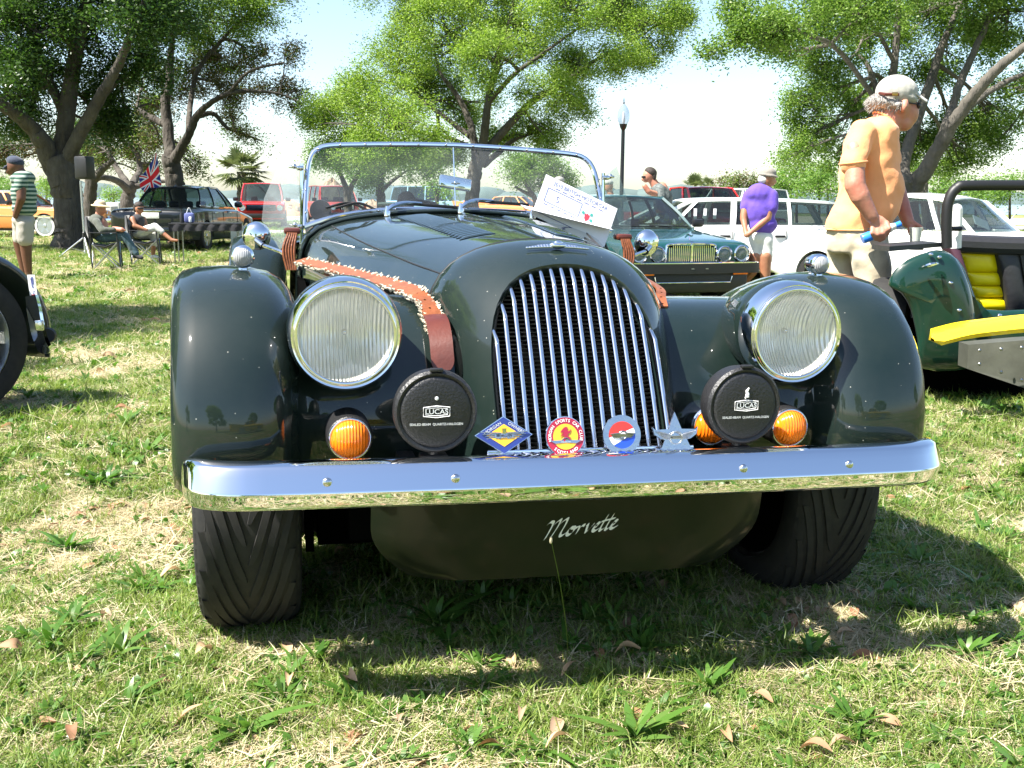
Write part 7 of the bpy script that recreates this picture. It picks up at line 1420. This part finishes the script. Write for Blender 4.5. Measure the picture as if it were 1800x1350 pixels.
# right oak
TR = tree('oak_tree', 'large oak with grey spreading limbs behind the man in orange', gb(1592, 16.5), [
    [(1592, 415, 0, 42), (1590, 380, 0, 36), (1590, 345, 0, 34), (1594, 320, 0, 36)],
    [(1600, 340, 0, 24), (1632, 290, -.3, 20), (1665, 235, -.6, 17), (1705, 175, -.9, 15), (1755, 120, -1.2, 12), (1830, 60, -1.5, 9)],
    [(1645, 268, -.3, 13), (1668, 205, 0, 11), (1690, 140, .2, 10), (1722, 70, .3, 8), (1760, -20, .4, 6)], [(1690, 200, -.6, 9), (1740, 160, -.4, 8), (1800, 130, -.2, 6), (1860, 110, 0, 4)],
    [(1588, 340, 0, 19), (1590, 280, .3, 16), (1608, 220, .5, 14), (1640, 130, .7, 12), (1660, 70, .8, 9), (1700, -20, 1, 6)],
    [(1584, 330, 0, 15), (1568, 260, .5, 13), (1562, 190, .7, 11), (1572, 110, .9, 10), (1578, 30, 1, 8), (1575, -60, 1, 5)],
    [(1568, 240, .5, 9), (1545, 170, 1, 8), (1525, 115, 1.2, 7), (1505, 95, 1.3, 4)], [(1566, 215, .6, 7), (1480, 95, -.6, 6), (1420, 62, -1, 5), (1370, 55, -1.2, 3), (1300, 70, -1.3, 2), (1240, 100, -1.4, 1.2)], [(1572, 110, .9, 6), (1545, 60, .5, 5), (1510, 10, .3, 3)]],
    [(1400, 40, -1, 70, 40), (1340, 45, -1.2, 60, 26), (1290, 70, -1.3, 40, 16), (1250, 90, -1.4, 24, 12), (1300, 25, -1, 40, 18), (1460, 30, .5, 70, 50), (1450, 110, 1, 65, 45), (1420, 175, 1.2, 50, 40), (1420, 235, 1.5, 50, 40), (1400, 265, 1.2, 34, 26), (1480, 190, 2, 60, 50), (1470, 270, 2, 50, 36), (1540, 60, 2, 70, 55), (1560, 150, 2.2, 60, 50), (1620, 40, 2, 70, 55), (1650, 110, 2, 55, 40), (1700, 60, 2, 70, 55), (1770, 40, .5, 70, 50), (1680, 230, 2.2, 60, 40), (1740, 200, 1.8, 60, 38), (1700, 280, 2, 50, 24), (1790, 160, 1.5, 55, 40), (1760, 245, 1.5, 40, 20), (1620, 260, 2.5, 50, 40), (1560, 260, 2.5, 50, 45), (1440, -40, 0, 100, 60), (1600, -60, 0, 130, 70), (1760, -50, 0, 110, 60), (1880, 60, 0, 90, 80), (1860, 200, 0, 60, 50), (1520, 10, -1, 60, 40), (1370, 90, 0, 40, 20)], 16.5, MT['bark_pale'], MT['leaf_oak'], nl=36, size=.034, seed=61, twr=.30, dens=1.2, lf=.68)
# smaller trees behind the windscreen
def small(px, d, fork, lobes, label, seed, bark='bark_oak', lm='leaf_light', size=.05, nl=26, twr=.4, name='small_tree', lm2=None, dens=.9): return tree(name, label, gb(px, d), fork, lobes, d, MT[bark], MT[lm], nl=nl, size=size, seed=seed, twr=twr, dens=dens, leafm2=lm2)
small(612, 33, [[(612, 372, 0, 9), (611, 345, 0, 8), (606, 325, 0, 6), (596, 300, 0, 4)], [(611, 345, 0, 6), (622, 320, 0, 5), (640, 290, 0, 3)]], [(600, 290, 0, 40, 18), (640, 285, 0, 40, 24), (570, 280, 0, 26, 18), (625, 312, 1, 26, 12), (560, 265, 0, 24, 16)], 'small forked tree just right of the tall earth mound', 71)
small(672, 30, [[(672, 385, 0, 11), (670, 350, 0, 10), (668, 325, 0, 9), (672, 300, 0, 6)], [(670, 335, 0, 5), (690, 318, 0, 4), (715, 300, 0, 2)]], [(670, 300, 0, 50, 22), (720, 290, 0, 45, 20), (650, 320, 0, 26, 16), (765, 290, 0, 45, 20), (690, 270, 1, 60, 20)], 'leafy tree with dark trunk left of the wheeled bin', 72)
small(768, 44, [[(768, 372, 0, 5), (768, 340, 0, 4)]], [(768, 338, 0, 30, 13), (760, 325, 0, 24, 9)], 'low bushy tree behind the interior mirror', 73, size=.07, twr=.55, nl=18)
small(945, 38, [[(942, 375, 0, 7), (940, 350, 0, 6), (925, 325, 0, 4), (915, 300, 0, 3)], [(945, 365, 0, 5), (965, 335, 0, 4), (975, 310, 0, 3)], [(935, 345, 0, 4), (905, 328, 0, 3)]], [(930, 300, 0, 50, 22), (970, 300, 0, 36, 24), (900, 310, 0, 32, 16), (985, 322, 0, 26, 22), (950, 328, 0, 28, 14), (940, 280, 0, 40, 14)], 'small multi-stemmed oak right of the centre trunk, seen through the windscreen', 74, lm='leaf_oak', size=.055)
# background planting
small(1302, 62, [[(1302, 355, 0, 5), (1300, 335, 0, 4)]], [(1300, 330, 0, 40, 22, .8), (1275, 325, 0, 26, 14, .8), (1328, 330, 0, 24, 18, .7), (1300, 345, 0, 46, 12, .6)], 'olive-brown rounded tree beyond the white estate car', 75, lm='leaf_oak', size=.10, nl=22, twr=.8, name='rounded_tree', lm2=MT['leaf_brown'])
for i, (px, py, rx, ry, d, lab, lm) in enumerate(((1390, 322, 34, 26, 48, 'green bush behind the head of the man in purple', 'leaf_light'), (1440, 330, 40, 22, 46, 'bright green bush between the two men', 'leaf_light'), (1400, 300, 26, 22, 52, 'taller bush under the left edge of the right oak', 'leaf_oak'), (1455, 300, 34, 26, 50, 'dark bush left of the man in orange', 'leaf_oak'), (1650, 338, 44, 22, 48, 'light green bush right of the grey trunk', 'leaf_light'), (1715, 335, 40, 20, 52, 'green bush above the windscreen of the white vintage saloon', 'leaf_light'), (1775, 330, 50, 24, 50, 'pale green bush at the right edge above the roll bar', 'leaf_light'), (1245, 345, 26, 12, 58, 'low bush right of the ragged palm', 'leaf_oak'), (1345, 350, 30, 12, 55, 'low bush behind the roof of the white estate car', 'leaf_oak'), (20, 335, 40, 18, 60, 'small bush beyond the blue car at the left edge', 'leaf_light'), (275, 345, 30, 16, 60, 'pale green young trees left of the union flag', 'leaf_light'), (200, 340, 18, 14, 70, 'thin young tree beyond the low arching boughs', 'leaf_light'), (82, 330, 18, 16, 75, 'slender young tree seen left of the leftmost oak', 'leaf_light'))):
    small(px, d, [[(px, py + ry * .8, 0, 2.5), (px, py, 0, 1.5)]], [(px, py, 0, rx, ry), (px - rx * .45, py + ry * .2, .5, rx * .6, ry * .6), (px + rx * .4, py + ry * .15, -.5, rx * .6, ry * .7)], lab, 100 + i, lm=lm, size=.09, nl=20, twr=.7, name='bush' if rx > 20 else 'small_tree')
# lone grey trunk right of the man
small(1625, 30, [[(1628, 420, 0, 10), (1628, 380, 0, 9), (1624, 345, 0, 9), (1626, 310, 0, 8)]], [(1640, 300, 0, 40, 20), (1600, 300, 2, 40, 24)], 'tree with ridged straight trunk close to the right of the large grey oak', 131, bark='bark_pale', lm='leaf_oak', size=.05)
def palm(label, px, py0, py1, d, R_, seed, n=34, droop=1.):
    rr = np.random.default_rng(seed); g = GX(px, d); k = d / 1829; t = thing('palm_tree', label, 'palm tree', g); tp = PX(px, py1, d)
    m = MB()
    for i in range(14):
        a = g.lerp(tp, i / 14); b = g.lerp(tp, (i + 1) / 14); m.tube([a, b], [.20, .24] if i % 2 else [.24, .20], 10)
    m.build('trunk', MT['bark_pale'], t, w=True)
    V = []; F = []
    for q in range(n):
        az_ = rr.uniform(0, 2 * PI); el = rr.uniform(-.7, 1.35); L_ = R_ * k * rr.uniform(.75, 1.1); c = np.array(tp); dr = np.array([math.cos(az_) * math.cos(el), math.sin(az_) * math.cos(el), math.sin(el)]); hub = c + dr * L_ * .45; side = np.cross(dr, [0, 0, 1]); side /= np.linalg.norm(side) + 1e-9; upv = np.cross(side, dr)
        V_ = len(V); V += [c - side * .02, c + side * .02, hub + side * .02, hub - side * .02]; F.append((V_, V_ + 1, V_ + 2, V_ + 3))
        for j in range(15):
            a = (j - 7) / 7 * 1.7; e = dr * math.cos(a) + side * math.sin(a); ln = L_ * .6 * (1 - .25 * abs(a) / 1.7); tip = hub + e * ln - np.array([0, 0, ln * .28 * droop * rr.uniform(.4, 1.2)]) + upv * .04; md_ = hub + e * ln * .5; w2 = np.cross(e, upv) * ln * .06; V_ = len(V); V += [hub, md_ + w2, tip, md_ - w2]; F.append((V_, V_ + 1, V_ + 2, V_ + 3))
    quick('crown', np.array(V), np.array(F), MT['leaf_palm'], t, org=g); return t
palm('cabbage palm standing alone left of the windscreen', 425, 400, 302, 47, 52, 5, 46); palm('ragged cabbage palm beyond the roof of the teal saloon', 1222, 380, 330, 46, 30, 6, 34); palm('second ragged palm touching the first, behind the red pickup', 1244, 380, 328, 50, 22, 7, 24)
# trees and canopy outside the frame: they shade the lawn on the left, some added only for that, and stand in the reflections
def clone_tree(o, loc, rz, sc_, label):
    c = copytree(o); c.location = loc; c.rotation_euler = (0, 0, rz); c.scale = (sc_,) * 3; c['label'] = label; return c
clone_tree(TC, (-8.2, 5.0, -.2), 1.3, 1.0, 'oak left of the picture whose shade falls on the lawn'); clone_tree(TC, (-5.4, 3.4, -.05), 4.1, .55, 'small unseen oak left of the picture, added to shade the near lawn'); clone_tree(TC, (-10.2, 6.8, -.2), 2.6, .95, 'tall unseen oak left of the picture, added to deepen the lawn shade'); clone_tree(TC, (-7.0, 7.8, -.2), 5.2, .70, 'unseen oak left of the picture beyond the small one, added for lawn shade'); clone_tree(TC, (-11.5, 9.5, -.3), 3.3, .80, 'second oak left of the picture, farther back'); clone_tree(TC, (-4, -20, 0), 2.2, .9, 'oak behind the photographer, mirrored in the cowl'); clone_tree(TR, (9, -24, 0), .6, 1., 'oak behind the photographer to the right'); clone_tree(TR, (-17, -13, 0), 4., 1., 'oak behind the photographer to the left')
clone_tree(TC, (22, -10, 0), 5., .8, 'oak far to the right behind the photographer')
# litter: single larger fallen leaves on the lawn in front
rr = np.random.default_rng(17); base = None
for i, (px, py, s_) in enumerate(((980, 1330, 1.1), (915, 1285, 1.), (620, 1225, 1.2), (360, 1170, 1.1), (190, 1105, .9), (20, 1160, 1.1), (300, 1025, 1.1), (1105, 1170, 1.4), (975, 1305, 1.), (1480, 1330, 1.2), (1430, 1340, 1.1), (510, 1225, .9), (1280, 1320, 1.2), (255, 1135, .9), (700, 1290, .8), (1000, 1200, .8), (1560, 1290, .8), (330, 1290, 1.), (130, 1320, .9), (860, 1340, .9), (1340, 1250, .8), (1190, 1300, .8))):
    q = FWD + (px - 900) / FPX * RGT - (py - 675) / FPX * UPV; t = (.02 - POS[2]) / q[2]; p = POS + q * t
    if base is None:
        V_ = []; F_2 = []; n_ = 8
        for k in range(n_ + 1):
            t2 = k / n_; w_ = .014 * math.sin(PI * t2) ** .75; cz = .010 * math.sin(PI * t2 * 1.2); V_ += [(-.036 + .072 * t2, -w_, cz + .007 * math.sin(PI * t2)), (-.036 + .072 * t2, 0, cz), (-.036 + .072 * t2, w_, cz + .009 * math.sin(PI * t2))]
        for k in range(n_): F_2 += [(3 * k, 3 * k + 1, 3 * k + 4, 3 * k + 3), (3 * k + 1, 3 * k + 2, 3 * k + 5, 3 * k + 4)]
        me = bpy.data.meshes.new('fallen_leaf'); me.from_pydata(V_, [], F_2); me.materials.append(MT['dead_leaf']); me.polygons.foreach_set('use_smooth', [True] * len(F_2)); base = me
    o = bpy.data.objects.new('fallen_leaf', base); COL.objects.link(o); o.location = (p[0], p[1], T(p[0], p[1]) + .022); o.rotation_euler = (rr.normal(0, .35), rr.normal(0, .35), rr.uniform(0, 6)); o.scale = (s_ * rr.uniform(.5, 1.), s_ * rr.uniform(.4, .95), s_ * rr.uniform(.4, 1.6))
    tag(o, 'dry fallen leaf lying on the grass in front of the roadster', 'leaf', 'dry fallen leaves on the grass in front')
